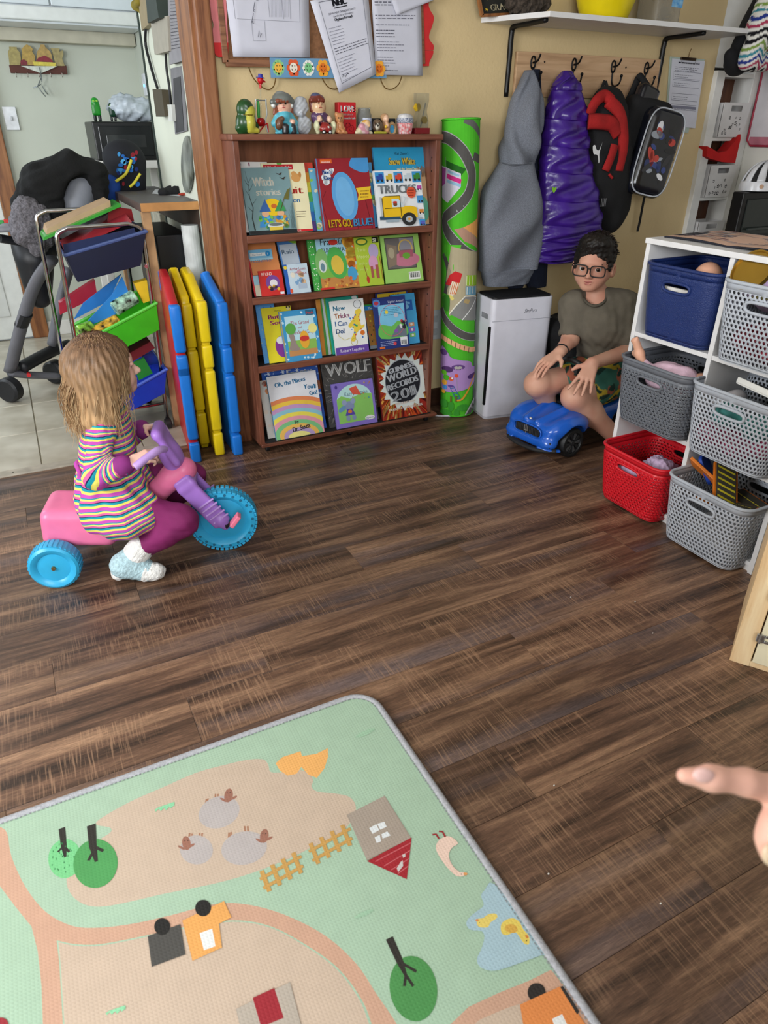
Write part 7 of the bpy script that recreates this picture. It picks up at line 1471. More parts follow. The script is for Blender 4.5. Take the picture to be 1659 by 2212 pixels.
MB().box(.468,.698,3.02,3.95,CZ-.03,CZ,.002).build('table_top',mat('5f5a5a',.45,noise=.06),t);MB().box(.466,.698,3.012,3.02,CZ-.03,CZ,.001).build('edge_band',mat('c08a52',.5,noise=.1),t);MB().box(.464,.468,3.012,3.95,CZ-.03,CZ,.001).build('edge_band',mat('5a4a44',.5),t);MB().box(.470,.505,3.03,3.06,0,CZ-.03,.002).build('leg',mat('b89068',.6,noise=.12),t);MB().box(.470,.505,3.88,3.91,0,CZ-.03,.002).build('leg',mat('b89068',.6,noise=.12),t);MB().box(.690,.698,3.03,3.9,CZ-.12,CZ-.03).build('apron',mat('4a3a30',.6),t)
o=MB().box(.52,.66,3.10,3.60,0,.80,.006).build('mini_fridge',mat('1a1b1e',.35));tag(o,'black mini fridge standing under the counter table','fridge');o=MB().lathe([(0,0),(.035,0),(.035,.84),(0,.84)],20,loc(.655,3.055,0)).build('white_pipe',mat('d4d8d8',.4));tag(o,'white pipe standing under the counter edge','pipe')
s=SDF();P1=lambda x,y:tuple(atZ(x,y,CZ+.012));s.cap(P1(350,415),P1(405,412),.018,.020,k=.01).cap(P1(365,408),P1(420,404),.016,.018,k=.01).cap(P1(395,404),P1(418,416),.016,.014);o=s.build('black_gloves',.006,mat('17171a',.9,bump=.4,bs=150),disp=lambda v,n:np.maximum(v+n*(nz3(v,26,3)*.004)[:,None],[-9,-9,CZ+.0005]));tag(o,'crumpled black gloves lying on the counter','gloves')
o=MB().add([atZ(x,y,CZ+.0008)for x,y in((328,418),(388,424),(400,414),(336,408))],[[0,1,2,3]]).build('note_paper',mat('d4d6de',.8));tag(o,'white sheet of paper under the black gloves','paper')
a,b=atZ(386,420,CZ+.008),atZ(420,418,CZ+.008);o=MB().tube([tuple(a),tuple(a.lerp(b,.2)),tuple(a.lerp(b,.8)),tuple(b)],[.004,.009,.009,.004],10,flat=.7).build('pocket_knife',mat('a8301c',.4));tag(o,'closed red pocket knife on the counter','knife')
BYc=3.62;HC=lambda x,y,Y=BYc:tuple(atY(x,y,Y));GREY=mat('6f6f76',.45,noise=.05);CHR=mat('232428',.45)
t=thing('baby_chair','grey wheeled baby high chair with black padded seat','high chair',tuple(atZ(70,800)))
for pts,nm in(([(112,560,3.55),(78,610,3.62),(50,690,3.68),(22,800,3.74)],'front_leg'),([(150,580,3.95),(128,660,3.95),(112,745,3.95)],'rear_leg')):MB().tube(spline([HC(*p)for p in pts],6),.040,12,flat=.6).build(nm,GREY,t,smooth=180)
MB().tube([HC(56,678,3.67),HC(46,702,3.69)],.0415,12,flat=.65).build('leg_collar',CHR,t)
MB().tube(spline([HC(20,805,3.74),HC(60,810,3.78),HC(130,812,3.85)],4),.026,10,flat=.7).build('foot_rail',GREY,t,smooth=180);MB().tube(spline([HC(45,795,3.76),HC(80,775,3.85),HC(120,755,3.95),HC(150,745,4.0)],4),.030,10).build('cross_bar',CHR,t,smooth=180)
for x,y,Y in((12,808,3.72),(108,752,3.93)):c=Vector(HC(x,y,Y));c.z=.062;MB().cyl(c+Vector((-.02,-.025,0)),c+Vector((.02,.025,0)),.06,n=28,bev=.01).build('wheel',CHR,t,smooth=40)
c=Vector(HC(62,808,3.745));MB().cyl(c,c+Vector((0,-.02,0)),.010).build('brake_button',mat('d0282c',.4),t)
s=SDF();s.cap(HC(75,560,3.7),HC(85,640,3.72),.085,.055,k=.03).cap(HC(60,530,3.72),HC(110,520,3.75),.07,.07,k=.03);s.build('seat_shell',.009,CHR,t)
s=SDF();s.cap(HC(172,400,3.62),HC(150,470,3.62),.075,.10,k=.03).cap(HC(190,395,3.72),HC(200,470,3.72),.05,.07,k=.03);s.build('backrest',.009,mat('8f939d',.5,noise=.05),t)
s=SDF();s.cap(HC(10,490,3.55),HC(45,492,3.55),.020,.020,k=.02).box(HC(-10,492,3.6),(.14,.10,.012),rad=.01,k=.01);s.build('tray',.007,mat('8a8c94',.45),t)
MB().tube([HC(0,515,3.6),HC(60,525,3.65)],.018,10).build('tray_arm',CHR,t)
s=SDF()
for a_,b_,r0,r1 in(((60,440),(100,395),.05,.07),((100,395),(150,372),.07,.07),((150,372),(205,380),.07,.05),((205,380),(228,450),.05,.035),((95,420),(120,470),.08,.06),((80,390),(92,380),.045,.04),((62,405),(70,440),.03,.05),((50,445),(110,465),.03,.05)):s.cap(HC(*a_,3.56),HC(*b_,3.56),r0,r1,k=.05)
s.ell(HC(180,432,3.50),(.075,.09,.10),Matrix.Rotation(.3,3,'Y'),k=.02,op='s')
o=s.build('black_shawl',.008,mat('121314',.95,bump=.5,bs=120),disp=lambda v,n:v+n*(nz3(v,8,3)*.008+nz3(v,22,4)*.004)[:,None]);tag(o,'black fringed shawl draped over the baby chair','shawl')
s=SDF();s.cap(HC(52,450,3.50),HC(60,500,3.50),.05,.065,k=.03).cap(HC(60,500,3.50),HC(80,525,3.50),.06,.045,k=.03).cap(HC(85,460,3.50),HC(92,510,3.52),.045,.05,k=.03).cap(HC(78,520,3.5),HC(82,538,3.5),.04,.03,k=.02)
o=s.build('fleece_blanket',.007,mat('6f6c72',.98,noise=.25,ns=120,bump=1.0,bs=140),disp=lambda v,n:v+n*(nz3(v,40,3)*.004+nz3(v,12,2)*.006)[:,None]);tag(o,'fuzzy grey fleece blanket hanging from the baby chair','blanket')
for k,(lab,x,y,c_)in enumerate((('small red toy block on baby chair tray',14,478,'c8302c'),('small green toy block on baby chair tray',3,480,'3a9a4a'))):c=Vector(HC(x,y,3.55));tag(MB().cbox(c,(.022,.02,.016),.004).build('toy_block',mat(c_,.4)),lab,'toy')
# ================================================================== ROLLING CART
t=thing('rolling_cart','chrome tube cart carrying three plastic tubs','cart',(.29,3.15,0));CHM=mat('c4c4c8',.15,metal=1.0,noise=.03)
def uframe(xl,xr,y0,y1,zt2,nm):MB().tube([(xl,y0,.05),(xl+.012,y0,.4)]+spline([(xl+.026,y0,zt2-.07),(xl+.032,y0,zt2-.02),(xl+.07,y0,zt2)],5)+spline([(xr-.03,y1,zt2),(xr+.012,y1,zt2-.02),(xr+.018,y1,zt2-.07)],5)+[(xr+.01,y1,.4),(xr,y1,.05)],.0085,10).build(nm,CHM,t,smooth=180)
uframe(.118,.441,2.985,3.02,.858,'front_frame');uframe(.075,.42,3.38,3.40,.885,'rear_frame')
for z in(.12,):MB().tube([(.12,2.985,z),(.441,3.02,z)],.006,8).build('bottom_rail',CHM,t,smooth=180)
for x,y in((.118,2.985),(.441,3.02),(.075,3.38),(.42,3.40)):
 MB().cyl((x-.014,y,.024),(x+.014,y,.024),.024,n=20,bev=.004).build('caster',mat('232326',.5),t,smooth=40)
for z in(.70,.45,.19):MB().cyl((.452-.02*(.7-z),3.008,z),(.452-.02*(.7-z),3.004,z),.008,n=6).build('bolt',CHM,t)
def tub(label,TL,TR,BR,BL,col,rim,dep=.33,Y=2.998):
 b=thing('plastic_tub',label,'tub',tuple(atY(*BL,Y+dep/2)),0,'tubs in the rolling cart');f=[atY(*p,Y)for p in(BL,BR,TR,TL)];cI=(f[0]+f[1]+f[2]+f[3])/4;bk=[p+Vector((0,dep,.0))for p in f];m=MB();m.add(f+bk,[[0,1,2,3],[5,4,7,6],[1,5,6,2],[4,0,3,7],[4,5,1,0]]);o=m.build('tub_body',mat(col,.35,noise=.05),b);sd=o.modifiers.new('t','SOLIDIFY');sd.thickness=.004;bv=o.modifiers.new('b','BEVEL');bv.width=.012;bv.segments=3
 MB().tube([tuple(p)for p in(f[3],f[2],bk[2],bk[3])],.007,8,closed=True).build('rim',mat(rim,.3,noise=.05),b);return f
tub('dark navy tub on the top tier of rolling cart',(140,552),(316,500),(304,574),(168,610),'0b1130','4a5c90');tub('bright green tub on the middle tier of rolling cart',(176,742),(338,655),(345,712),(200,790),'3fb81e','5ad040');tub('royal blue tub on the bottom tier of rolling cart',(215,880),(360,798),(356,850),(232,915),'1f3fc0','4a6ad8')  # the navy rim's lighter colour paints in its highlight band
slab('cardboard_sheet','tan cardboard sheet sloping out of navy tub','cardboard',[(100,508),(240,452),(238,434),(102,494)],3.16,.20,'b99a78');slab('tray','green plastic tray rim under the cardboard sheet','tray',[(94,520),(262,446),(260,440),(96,512)],3.12,.22,'2f9a2a',rough=.35);slab('file_folder','glossy red folder lying in the navy tub','folder',[(140,545),(285,480),(262,448),(130,520)],3.06,.02,'b83440',Yt=3.3,rough=.25);slab('file_folder','dark red folder upright at right of navy tub','folder',[(232,480),(290,478),(284,452),(236,446)],3.2,.012,'a81c24',rough=.3);slab('clear_sleeve','clear navy plastic sleeve in front of navy tub','sleeve',[(140,556),(296,512),(290,492),(136,528)],3.006,.003,'2a3458',rough=.2)
slab('folder','bright blue folder leaning left in green tub','folder',[(160,690),(235,650),(262,592),(180,655)],3.10,.01,'2a7ac8',rough=.3);slab('folder','bright blue folder leaning right in green tub','folder',[(170,715),(290,660),(264,598),(240,640)],3.06,.01,'2f86d4',rough=.3);slab('folder','crimson roll of card at left of green tub','folder',[(130,680),(210,640),(205,605),(128,655)],3.20,.05,'a8243a',rough=.3);slab('crayon_box','yellow crayon box standing at right of green tub','box',[(310,655),(330,648),(318,605),(290,612)],3.05,.05,'e8c020')
for k,(lab,a_,b_,r,c_)in enumerate((('clear jar with yellow blocks lying in green tub',(200,722),(256,690),.026,'d8a83a'),('clear green lidded jar lying in green tub',(246,668),(292,640),.030,'9fc8b0'),('clear bag of lime green trinkets in green tub',(170,718),(200,706),.028,'8ac84a'))):tag(MB().cyl(atY(*a_,3.04),atY(*b_,3.06),r,n=20,bev=.004).build('clear_jar',mat(c_,.15,noise=.5,ns=50,spec=.6)),lab,'jar','jars in the green tub')
slab('book','maroon book lying on top of blue tub','book',[(280,785),(335,752),(325,738),(278,764)],3.04,.12,'6f1622');slab('craft_packet','green craft packet with barcode standing in blue tub','packet',[(300,822),(330,806),(312,774),(288,785)],3.02,.02,'2a8a3a',rough=.3);slab('clear_packet','shiny blue packet at back of blue tub','packet',[(312,790),(350,785),(330,760),(306,770)],3.08,.01,'2a4ab0',rough=.2)
# ================================================================== FOLDED PLAY YARD PANELS
t=thing('play_yard','folded blue, red and yellow plastic play yard panels','play yard',(.56,2.75,0));PB,PY,PR=mat('1f78d8',.28,noise=.04),mat('efcf1e',.28,noise=.04),mat('c4202c',.35,noise=.05)
def panel(x0,y0,dx,ln,m_,hz,body=None):
 M_=basis((x0,y0,0),(dx,1,0),(0,0,1));w_=.020
 prof=[(0,.0),(0,.60),(.012,.628),(.10,.655),(.20,.690),(ln-.10,.70),(ln-.03,.66),(ln,.58),(ln,0)]
 o=MB().prism(prof,-w_*.82,w_*.82,M_,bev=.008).build('panel',body or m_,t,smooth=40)
 for a,b in hz:MB().box(-.016,.030,a,b,-w_,w_,.009,M_,seg=3).build('hinge_knuckle',m_,o,smooth=40)
 MB().box(.03,.05,.62,.70,-w_*.9,w_*.9,.006,M_@loc(ln-.12,-.01,0)).build('top_cap',m_,o)
 for k in range(6):MB().box(.10+.045*k,.118+.045*k,.10,.56,w_*.80,w_*.96,.003,M_).build('slat',body or m_,o)
 return o
panel(.468,2.606,.10,.42,PB,((0,.085),(.10,.40),(.355,.44),(.45,.625)),PR);panel(.534,2.728,.06,.32,PY,((.02,.16),(.17,.42),(.43,.60)),None);panel(.572,2.635,.06,.40,PY,((0,.10),(.11,.36),(.37,.46),(.47,.625)),None);panel(.640,2.602,.01,.30,PB,((0,.09),(.10,.34),(.35,.45),(.46,.62)),None)
# ================================================================== PEOPLE HELPERS
def frame(c,fwd,up=(0,0,1)):
 y=Vector(fwd).normalized();z=Vector(up);z=(z-y*z.dot(y)).normalized();x=y.cross(z);M_=Matrix((x,y,z)).transposed().to_4x4();M_.translation=Vector(c);return M_
def head_sdf(s,M_,k):
 """k scales a head of 0.22 m, with a child's proportions; local x right, y forward, z up, origin between the eyes"""
 R=M_.to_3x3();P=lambda x,y,z:tuple(M_@Vector((x*k,y*k,z*k)));E=lambda c,r,kk=.012,op='u':s.ell(P(*c),tuple(q*k for q in r),R,k=kk*k,op=op)
 E((0,-.012,.030),(.076,.094,.082),.02);E((0,.022,-.028),(.062,.062,.064),.03)
 for sx in(-1,1):
  s.cap(P(sx*.056,.0,-.036),P(sx*.018,.056,-.074),.018*k,.016*k,k=.03*k);E((sx*.036,.048,-.034),(.030,.028,.028),.02)
  E((sx*.032,.094,.001),(.018,.015,.0125),.012,'s')
 E((0,.060,-.076),(.022,.019,.016),.02);E((0,.070,.024),(.044,.012,.012),.02)
 for sx in(-1,1):E((sx*.032,.0775,.0105),(.0165,.0085,.0055),.004)
 s.cap(P(0,.078,.0),P(0,.0985,-.026),.0065*k,.0105*k,k=.010*k)
 for sx in(-1,1):E((sx*.010,.087,-.030),(.009,.010,.0075),.005);E((sx*.083,-.004,-.014),(.012,.020,.031),.006);E((sx*.091,.004,-.012),(.006,.009,.017),.004,'s')
 E((0,.082,-.051),(.019,.008,.0055),.006);E((0,.079,-.060),(.016,.009,.0065),.006);E((0,.092,-.0552),(.020,.010,.0014),.002,'s')
 return P
def eyes(M_,k,t,iris='4a3222',look=0):
 for sx in(-1,1):
  c=M_@Vector((sx*.032*k,(.069 if k>.85 else .061)*k,.001*k));m=MB().ell(c,.0142*k,n=16,m=10).build('eye',mat('e8e4e0',.15,noise=.02),t,smooth=180)
  f=(M_.to_3x3()@Vector((look,1,-.05))).normalized();q=f.to_track_quat('Z','Y').to_matrix().to_4x4();q.translation=c
  MB().lathe([(0,.0146*k),(.0035*k,.0143*k),(.0086*k,.0120*k),(.0087*k,.0108*k)],16,q).build('iris',mat(iris,.1,noise=.1),m,smooth=180);MB().lathe([(0,.0150*k),(.0036*k,.0147*k),(.0040*k,.0136*k)],12,q).build('pupil',mat('0a0808',.1),m,smooth=180)
  br=[tuple(M_@Vector(((sx*.032+d)*k,(.083-.012*(abs(sx*.032+d)/.05)**2)*k,(.0245-.05*d*sx-abs(d)*.22)*k)))for d in(-.018,-.009,0,.009,.018)]
  MB().tube(br,[.0010*k,.0020*k,.0024*k,.0020*k,.0008*k],6).build('eyebrow',mat('2c1e18' if k>.85 else '8a6a4c',.9),t,smooth=180)
def hand_sdf(s,w,d,n,lat,k,curl=(.5,.5,.5,.5),spread=.10,thumb=(.55,.75,.35),kk=.006):
 """w wrist, d finger direction, n direction the palm faces, lat towards the thumb; curl per finger (radians per joint)"""
 w=Vector(w);d=Vector(d).normalized();n=Vector(n);n=(n-d*n.dot(d)).normalized();l=Vector(lat);l=(l-d*l.dot(d)-n*l.dot(n)).normalized()
 L=((.040,.025,.020),(.044,.028,.021),(.041,.026,.020),(.032,.020,.017))
 for i in range(4):
  kn=w+(d*(.088-.004*abs(i-1)**1.3)+l*(.030-.0205*i))*k
  s.cap(tuple(w+l*(.016-.011*i)*k),tuple(kn),.0145*k,.0115*k,k=kk*2.2*k)
  a=0;p=kn;dd=(d+l*spread*(1.5-i)).normalized()
  for j in range(3):
   a+=curl[i]*(.8 if j==0 else 1.0);v=dd*math.cos(a)+n*math.sin(a);q=p+v*L[i][j]*k
   s.cap(tuple(p),tuple(q),(.0095-.0010*j)*k,(.0088-.0012*j)*k,k=kk*k*.7);p=q
 b=w+(d*.022+l*.024)*k;v=(d*thumb[0]+l*thumb[1]+n*thumb[2]).normalized();q=b+v*.040*k
 s.cap(tuple(w+l*.01*k),tuple(b),.016*k,.0145*k,k=kk*2*k);s.cap(tuple(b),tuple(q),.0135*k,.0105*k,k=kk*k);v2=(v*.8+d*.5+n*.25).normalized();s.cap(tuple(q),tuple(q+v2*.028*k),.0105*k,.0085*k,k=kk*k)
def skin_mat(name,col,red):
 m=D.materials.new(name);nt,b,N,L=nodes_of(m);tc=N.new('ShaderNodeTexCoord');nz=N.new('ShaderNodeTexNoise');nz.inputs['Scale'].default_value=11;L.new(tc.outputs['Object'],nz.inputs['Vector'])
 mx=N.new('ShaderNodeMix');mx.data_type='RGBA';mr=N.new('ShaderNodeMapRange');mr.inputs[1].default_value=.35;mr.inputs[2].default_value=.7;L.new(nz.outputs[0],mr.inputs[0]);L.new(mr.outputs[0],mx.inputs[0])
 mx.inputs[6].default_value=(*lin(col),1);mx.inputs[7].default_value=(*lin(red),1);L.new(mx.outputs[2],b.inputs['Base Color'])
 b.inputs['Roughness'].default_value=.5;b.inputs['Subsurface Weight'].default_value=.0;b.inputs['Subsurface Radius'].default_value=(.010,.004,.002);b.inputs['Subsurface Scale'].default_value=1;b.inputs['Specular IOR Level'].default_value=.35;return m
SKIN_G=skin_mat('skin_fair','edc4b2','e6ac9c');SKIN_B=skin_mat('skin_boy','d9a78f','cf927c')
def stripe_mat(name,cols,freq,rough=.85):
 m=D.materials.new(name);nt,b,N,L=nodes_of(m);a=N.new('ShaderNodeAttribute');a.attribute_name='stripe'
 mu=N.new('ShaderNodeMath');mu.operation='MULTIPLY';mu.inputs[1].default_value=freq;L.new(a.outputs['Fac'],mu.inputs[0]);fr=N.new('ShaderNodeMath');fr.operation='FRACT';L.new(mu.outputs[0],fr.inputs[0])
 cr=N.new('ShaderNodeValToRGB');cr.color_ramp.interpolation='CONSTANT';el=cr.color_ramp.elements
 el[0].position=0;el[0].color=(*lin(cols[0][1]),1);el[1].position=cols[1][0];el[1].color=(*lin(cols[1][1]),1)
 for p,c in cols[2:]:e=el.new(p);e.color=(*lin(c),1)
 L.new(fr.outputs[0],cr.inputs[0]);L.new(cr.outputs[0],b.inputs['Base Color']);b.inputs['Roughness'].default_value=rough;b.inputs['Specular IOR Level'].default_value=.2
 tc=N.new('ShaderNodeTexCoord');nb=N.new('ShaderNodeTexNoise');nb.inputs['Scale'].default_value=500;L.new(tc.outputs['Object'],nb.inputs['Vector']);bp=N.new('ShaderNodeBump');bp.inputs['Strength'].default_value=.25;bp.inputs['Distance'].default_value=.002;L.new(nb.outputs[0],bp.inputs['Height']);L.new(bp.outputs[0],b.inputs['Normal']);return m
def set_stripe(o,fn):
 me=o.data;n=len(me.vertices);co=np.zeros(n*3,dtype=np.float32);me.vertices.foreach_get('co',co);v=co.reshape(-1,3).astype(float)
 at=me.attributes.new('stripe','FLOAT','POINT');at.data.foreach_set('value',np.asarray(fn(v),dtype=np.float32))
def hair_strands(paths,r,cols,name,m,t,seed=1):
 """each strand a thin tapering tube; colour runs from root to tip"""
 mb=MB();mb.hascol=True;rnd=random.Random(seed);V=[];Fc=[];C=[]
 for P in paths:
  n=len(P);k5=5;b=len(V);c0,c1=rnd.choice(cols);c0,c1=np.array(lin(c0)),np.array(lin(c1));rr_=r*rnd.uniform(.6,1.3);up_=Vector((.3,.2,.93))
  for i in range(n):
   t_=(Vector(P[min(i+1,n-1)])-Vector(P[max(i-1,0)]));t_.normalize();x=t_.cross(up_);x=x.normalized()if x.length>1e-5 else t_.orthogonal().normalized();y=t_.cross(x);q=rr_*(1-.75*(i/(n-1))**2)
   for j in range(k5):a=2*PI*j/k5;V.append(Vector(P[i])+(x*math.cos(a)+y*math.sin(a))*q);C.append(c0+(c1-c0)*min(1,i/(n-1)*1.1))
  for i in range(n-1):
   for j in range(k5):j2=(j+1)%k5;Fc.append([b+i*k5+j,b+i*k5+j2,b+(i+1)*k5+j2,b+(i+1)*k5+j])
 me=D.meshes.new(name);me.from_pydata([tuple(v)for v in V],[],Fc);me.update();me.polygons.foreach_set('use_smooth',np.ones(len(me.polygons),dtype=bool))
 ca=me.color_attributes.new('Col','FLOAT_COLOR','POINT');ca.data.foreach_set('color',np.c_[np.array(C),np.ones(len(C))].astype(np.float32).ravel())
 o=D.objects.new(name,me);COL.objects.link(o);me.materials.append(m);o.parent=t;o.matrix_parent_inverse=parent_matrix(t).inverted();o['kind']='stuff';return o
HAIRM=attr_mat('hair',.5,spec=.4,noise=.15)
# ================================================================== TRICYCLE
HD=math.radians(-16.3);TO=Vector((-.105,2.06,0));Tf=Vector((math.cos(HD),math.sin(HD),0));Tn=Vector((math.sin(HD),-math.cos(HD),0))
def T(a,b,z):return TO+Tf*a+Tn*b+Vector((0,0,z))
MT3=Matrix((Tf,Tn*-1,Vector((0,0,1)))).transposed().to_4x4();MT3.translation=TO
tr=thing('tricycle','pink and purple toddler tricycle with turquoise wheels','tricycle',tuple(T(.25,0,0)))
TEAL=mat('35aede',.32,noise=.05);PNK=mat('f07ba8',.35,noise=.04);LIL=mat('a878d0',.38,noise=.05);LIL2=mat('c9a3e8',.35)
AXQ=Matrix.Rotation(0,4,'Z')
def wheel_m(c,r,wd,name,par,treads,prof):
 q=Tn.to_track_quat('Z','Y').to_matrix().to_4x4();q.translation=c
 o=MB().lathe(prof,48,q).build(name,TEAL,par,smooth=35)
 for k in range(treads):
  a=2*PI*k/treads
  MB_=q@Matrix.Rotation(a,4,'Z')
  TR.box(r-.004,r+.0025,-.0055*r/.107*1.0,.0055*r/.107,wd*.12,wd*.5,.001,MB_);TR.box(r-.004,r+.0025,-.0055*r/.107,.0055*r/.107,-wd*.5,-wd*.12,.001,MB_@Matrix.Rotation(PI/treads,4,'Z'))
 return o,q
FWc=T(.527,0,.106);TR=MB()
fwh,q=wheel_m(FWc,.103,.046,'front_wheel',tr,44,[(0,-.012),(.03,-.012),(.07,-.006),(.078,-.016),(.086,-.021),(.098,-.020),(.103,-.010),(.103,.010),(.098,.020),(.086,.021),(.078,.016),(.070,.006),(.03,.012),(0,.012)])
TR.build('tread',TEAL,fwh)['kind']='stuff'
for k in range(22):
 a=2*PI*k/22;MB().lathe([(0,.0216),(.0045,.0216),(.0048,.0195)],8,q@loc(.0905*math.cos(a),.0905*math.sin(a),0)).build('rim_dimple',mat('1f6f92',.5),fwh)
TR=MB()
for b in(.125,-.125):
 rc=T(.045,b,.071);rw_,q2=wheel_m(rc,.070,.056,'rear_wheel',tr,0,[(0,-.020),(.02,-.022),(.052,-.026),(.062,-.029),(.069,-.024),(.071,-.012),(.071,.012),(.069,.024),(.062,.029),(.052,.026),(.045,.020),(.022,.022),(0,.024)])
 for k in range(34):a=2*PI*k/34;TR.box(.0685,.0722,-.0028,.0028,-.02,.02,.001,q2@Matrix.Rotation(a,4,'Z'))
 MB().lathe([(0,.029),(.006,.028),(.007,.023)],12,q2 if b>0 else q2@Matrix.Rotation(PI,4,'X')).build('axle_nut',mat('a08a60',.35,metal=.9),rw_,smooth=40)
TR.build('rear_tread',TEAL,tr)['kind']='stuff'
MB().cyl(T(.045,-.10,.071),T(.045,.10,.071),.006).build('rear_axle',mat('8a8a8a',.3,metal=.9),tr)
s=SDF();R_=Matrix((Tf,Tn*-1,Vector((0,0,1)))).transposed()
s.box(tuple(T(.115,0,.150)),(.105,.085,.060),R_@Matrix.Rotation(.10,3,'Y'),rad=.028,k=.02);s.box(tuple(T(.235,0,.165)),(.09,.060,.040),R_@Matrix.Rotation(.05,3,'Y'),rad=.025,k=.04)
s.cap(tuple(T(.30,0,.180)),tuple(T(.395,0,.265)),.036,.034,k=.04).cap(tuple(T(.395,0,.265)),tuple(T(.430,0,.285)),.036,.038,k=.02)
s.ell(tuple(T(.165,0,.225)),(.062,.062,.016),R_,k=.012,op='s')
s.build('seat_body',.005,PNK,tr)
MB().tube([tuple(T(.165+.058*math.cos(2*PI*k/28),.058*math.sin(2*PI*k/28),.209))for k in range(28)],.0018,6,closed=True).build('seat_ring',mat('d8648f',.4),tr,smooth=180)
s=SDF()
for b in(.036,-.036):s.box(tuple(T(.478,b,.178)),(.030,.009,.088),R_@Matrix.Rotation(-.60,3,'Y'),rad=.008,k=.004);s.cap(tuple(T(.520,b,.118)),tuple(T(.533,b,.100)),.018,.015,k=.012)
s.box(tuple(T(.430,0,.252)),(.030,.044,.022),R_@Matrix.Rotation(-.60,3,'Y'),rad=.01,k=.01)
fk=s.build('fork',.0035,LIL,tr)
for b in(.047,-.047):
 for k in range(5):MB().beam(T(.462+.0095*k,b,.172-.014*k),T(.508+.0095*k,b,.203-.014*k),.0042,.0032,up=tuple(Tn)).build('fork_rib',LIL2,fk)
s=SDF();s.box(tuple(T(.398,0,.368)),(.011,.052,.058),R_@Matrix.Rotation(-.45,3,'Y'),rad=.010,k=.01);s.cap(tuple(T(.408,0,.300)),tuple(T(.395,0,.345)),.030,.034,k=.02);s.cap(tuple(T(.372,-.034,.418)),tuple(T(.372,.034,.418)),.014,.014,k=.02)
s.build('handlebar_shield',.004,LIL,tr)
for sg in(1,-1):MB().tube(spline([tuple(T(.392,sg*.045,.375)),tuple(T(.378,sg*.085,.388)),tuple(T(.352,sg*.118,.383)),tuple(T(.318,sg*.140,.366))],6),[.011]*6+[.0115]*12+[.011],12).build('grip',LIL2,tr,smooth=180)
for sg,dz in((1,.03),(-1,-.03)):
 MB().tube([tuple(T(.530,sg*.02,.106)),tuple(T(.538,sg*.062,.106)),tuple(T(.560,sg*.066,.106+dz))],.004,8).build('crank',mat('2a2a2c',.4,metal=.5),tr)
 MB().box(-.022,.022,-.016,.016,-.007,.007,.003,loc(T(.568,sg*.085,.112+dz))@rotz(HD)@Matrix.Rotation(-.9,4,'Y')).build('pedal',mat('e87a96',.45),tr)
 # ================================================================== GIRL ON THE TRICYCLE
gl=thing('person','toddler in striped dress riding the pink tricycle','person',tuple(T(.26,.1,0)))
gk=.80;hf=(Tf*math.cos(.30)-Tn*math.sin(.30)+Vector((0,0,.05)));GH=frame(T(.268,-.002,.606),hf,(.05,0,1))
S=SDF();head_sdf(S,GH,gk)
S.cap(tuple(T(.256,0,.545)),tuple(T(.236,0,.470)),.036,.040,k=.02).cap(tuple(T(.235,0,.44)),tuple(T(.20,0,.26)),.052,.060,k=.03)
arms={1:[T(.240,.072,.455),T(.205,.115,.335),T(.298,.128,.372)],-1:[T(.232,-.078,.455),T(.255,-.135,.345),T(.310,-.135,.372)]}
for sg,A in arms.items():
 S.chain([tuple(T(.232,sg*.04,.462)),tuple(A[0]),tuple(A[1]),tuple(A[2])],[.034,.030,.025,.019],k=.015)
 d=(T(.372,sg*.098,.392)-A[2]).normalized()
 hand_sdf(S,A[2]+d*.012,d+Tf*.15,-Tn*sg*.55-Vector((0,0,.83)),Tf*.2+Vector((0,0,.55))-Tn*sg*.9,.56,(.75,.78,.8,.85),.06,(.35,.45,.8))
legs={1:[T(.19,.055,.235),T(.420,.115,.172),T(.285,.128,.095)],-1:[T(.19,-.055,.235),T(.435,-.110,.210),T(.33,-.12,.10)]}
for sg,A in legs.items():S.chain([tuple(q)for q in A],[.052,.036,.026],k=.02);S.chain([tuple(A[2]),tuple(A[2]+Vector((0,0,-.05))),tuple(A[2]+Tf*.02+Vector((0,0,-.066)))],[.024,.022,.018],k=.01)
S.build('body',.0034,SKIN_G,gl,relax=1)
eyes(GH,gk,gl,'5a6a7a')
LEG=mat('7e1d5c',.8,noise=.10,ns=14,bump=.2,bs=500)
for sg,A in legs.items():
 s=SDF().chain([tuple(q)for q in A],[.058,.042,.034],k=.02);s.cap(tuple(A[1]-Tf*.01),tuple(A[1].lerp(A[2],.45)),.042,.040,k=.02)
 s.build('legging',.0045,LEG,gl,disp=lambda v,n:v+n*(nz3(v,16,4)*.0022+nz3(v,40,5)*.0008)[:,None])
SOCK=mat('b5d3dc',.95,noise=.10,ns=120,bump=1.0,bs=160);SOCKW=mat('ecebe8',.95,noise=.06,ns=120,bump=1.0,bs=160)
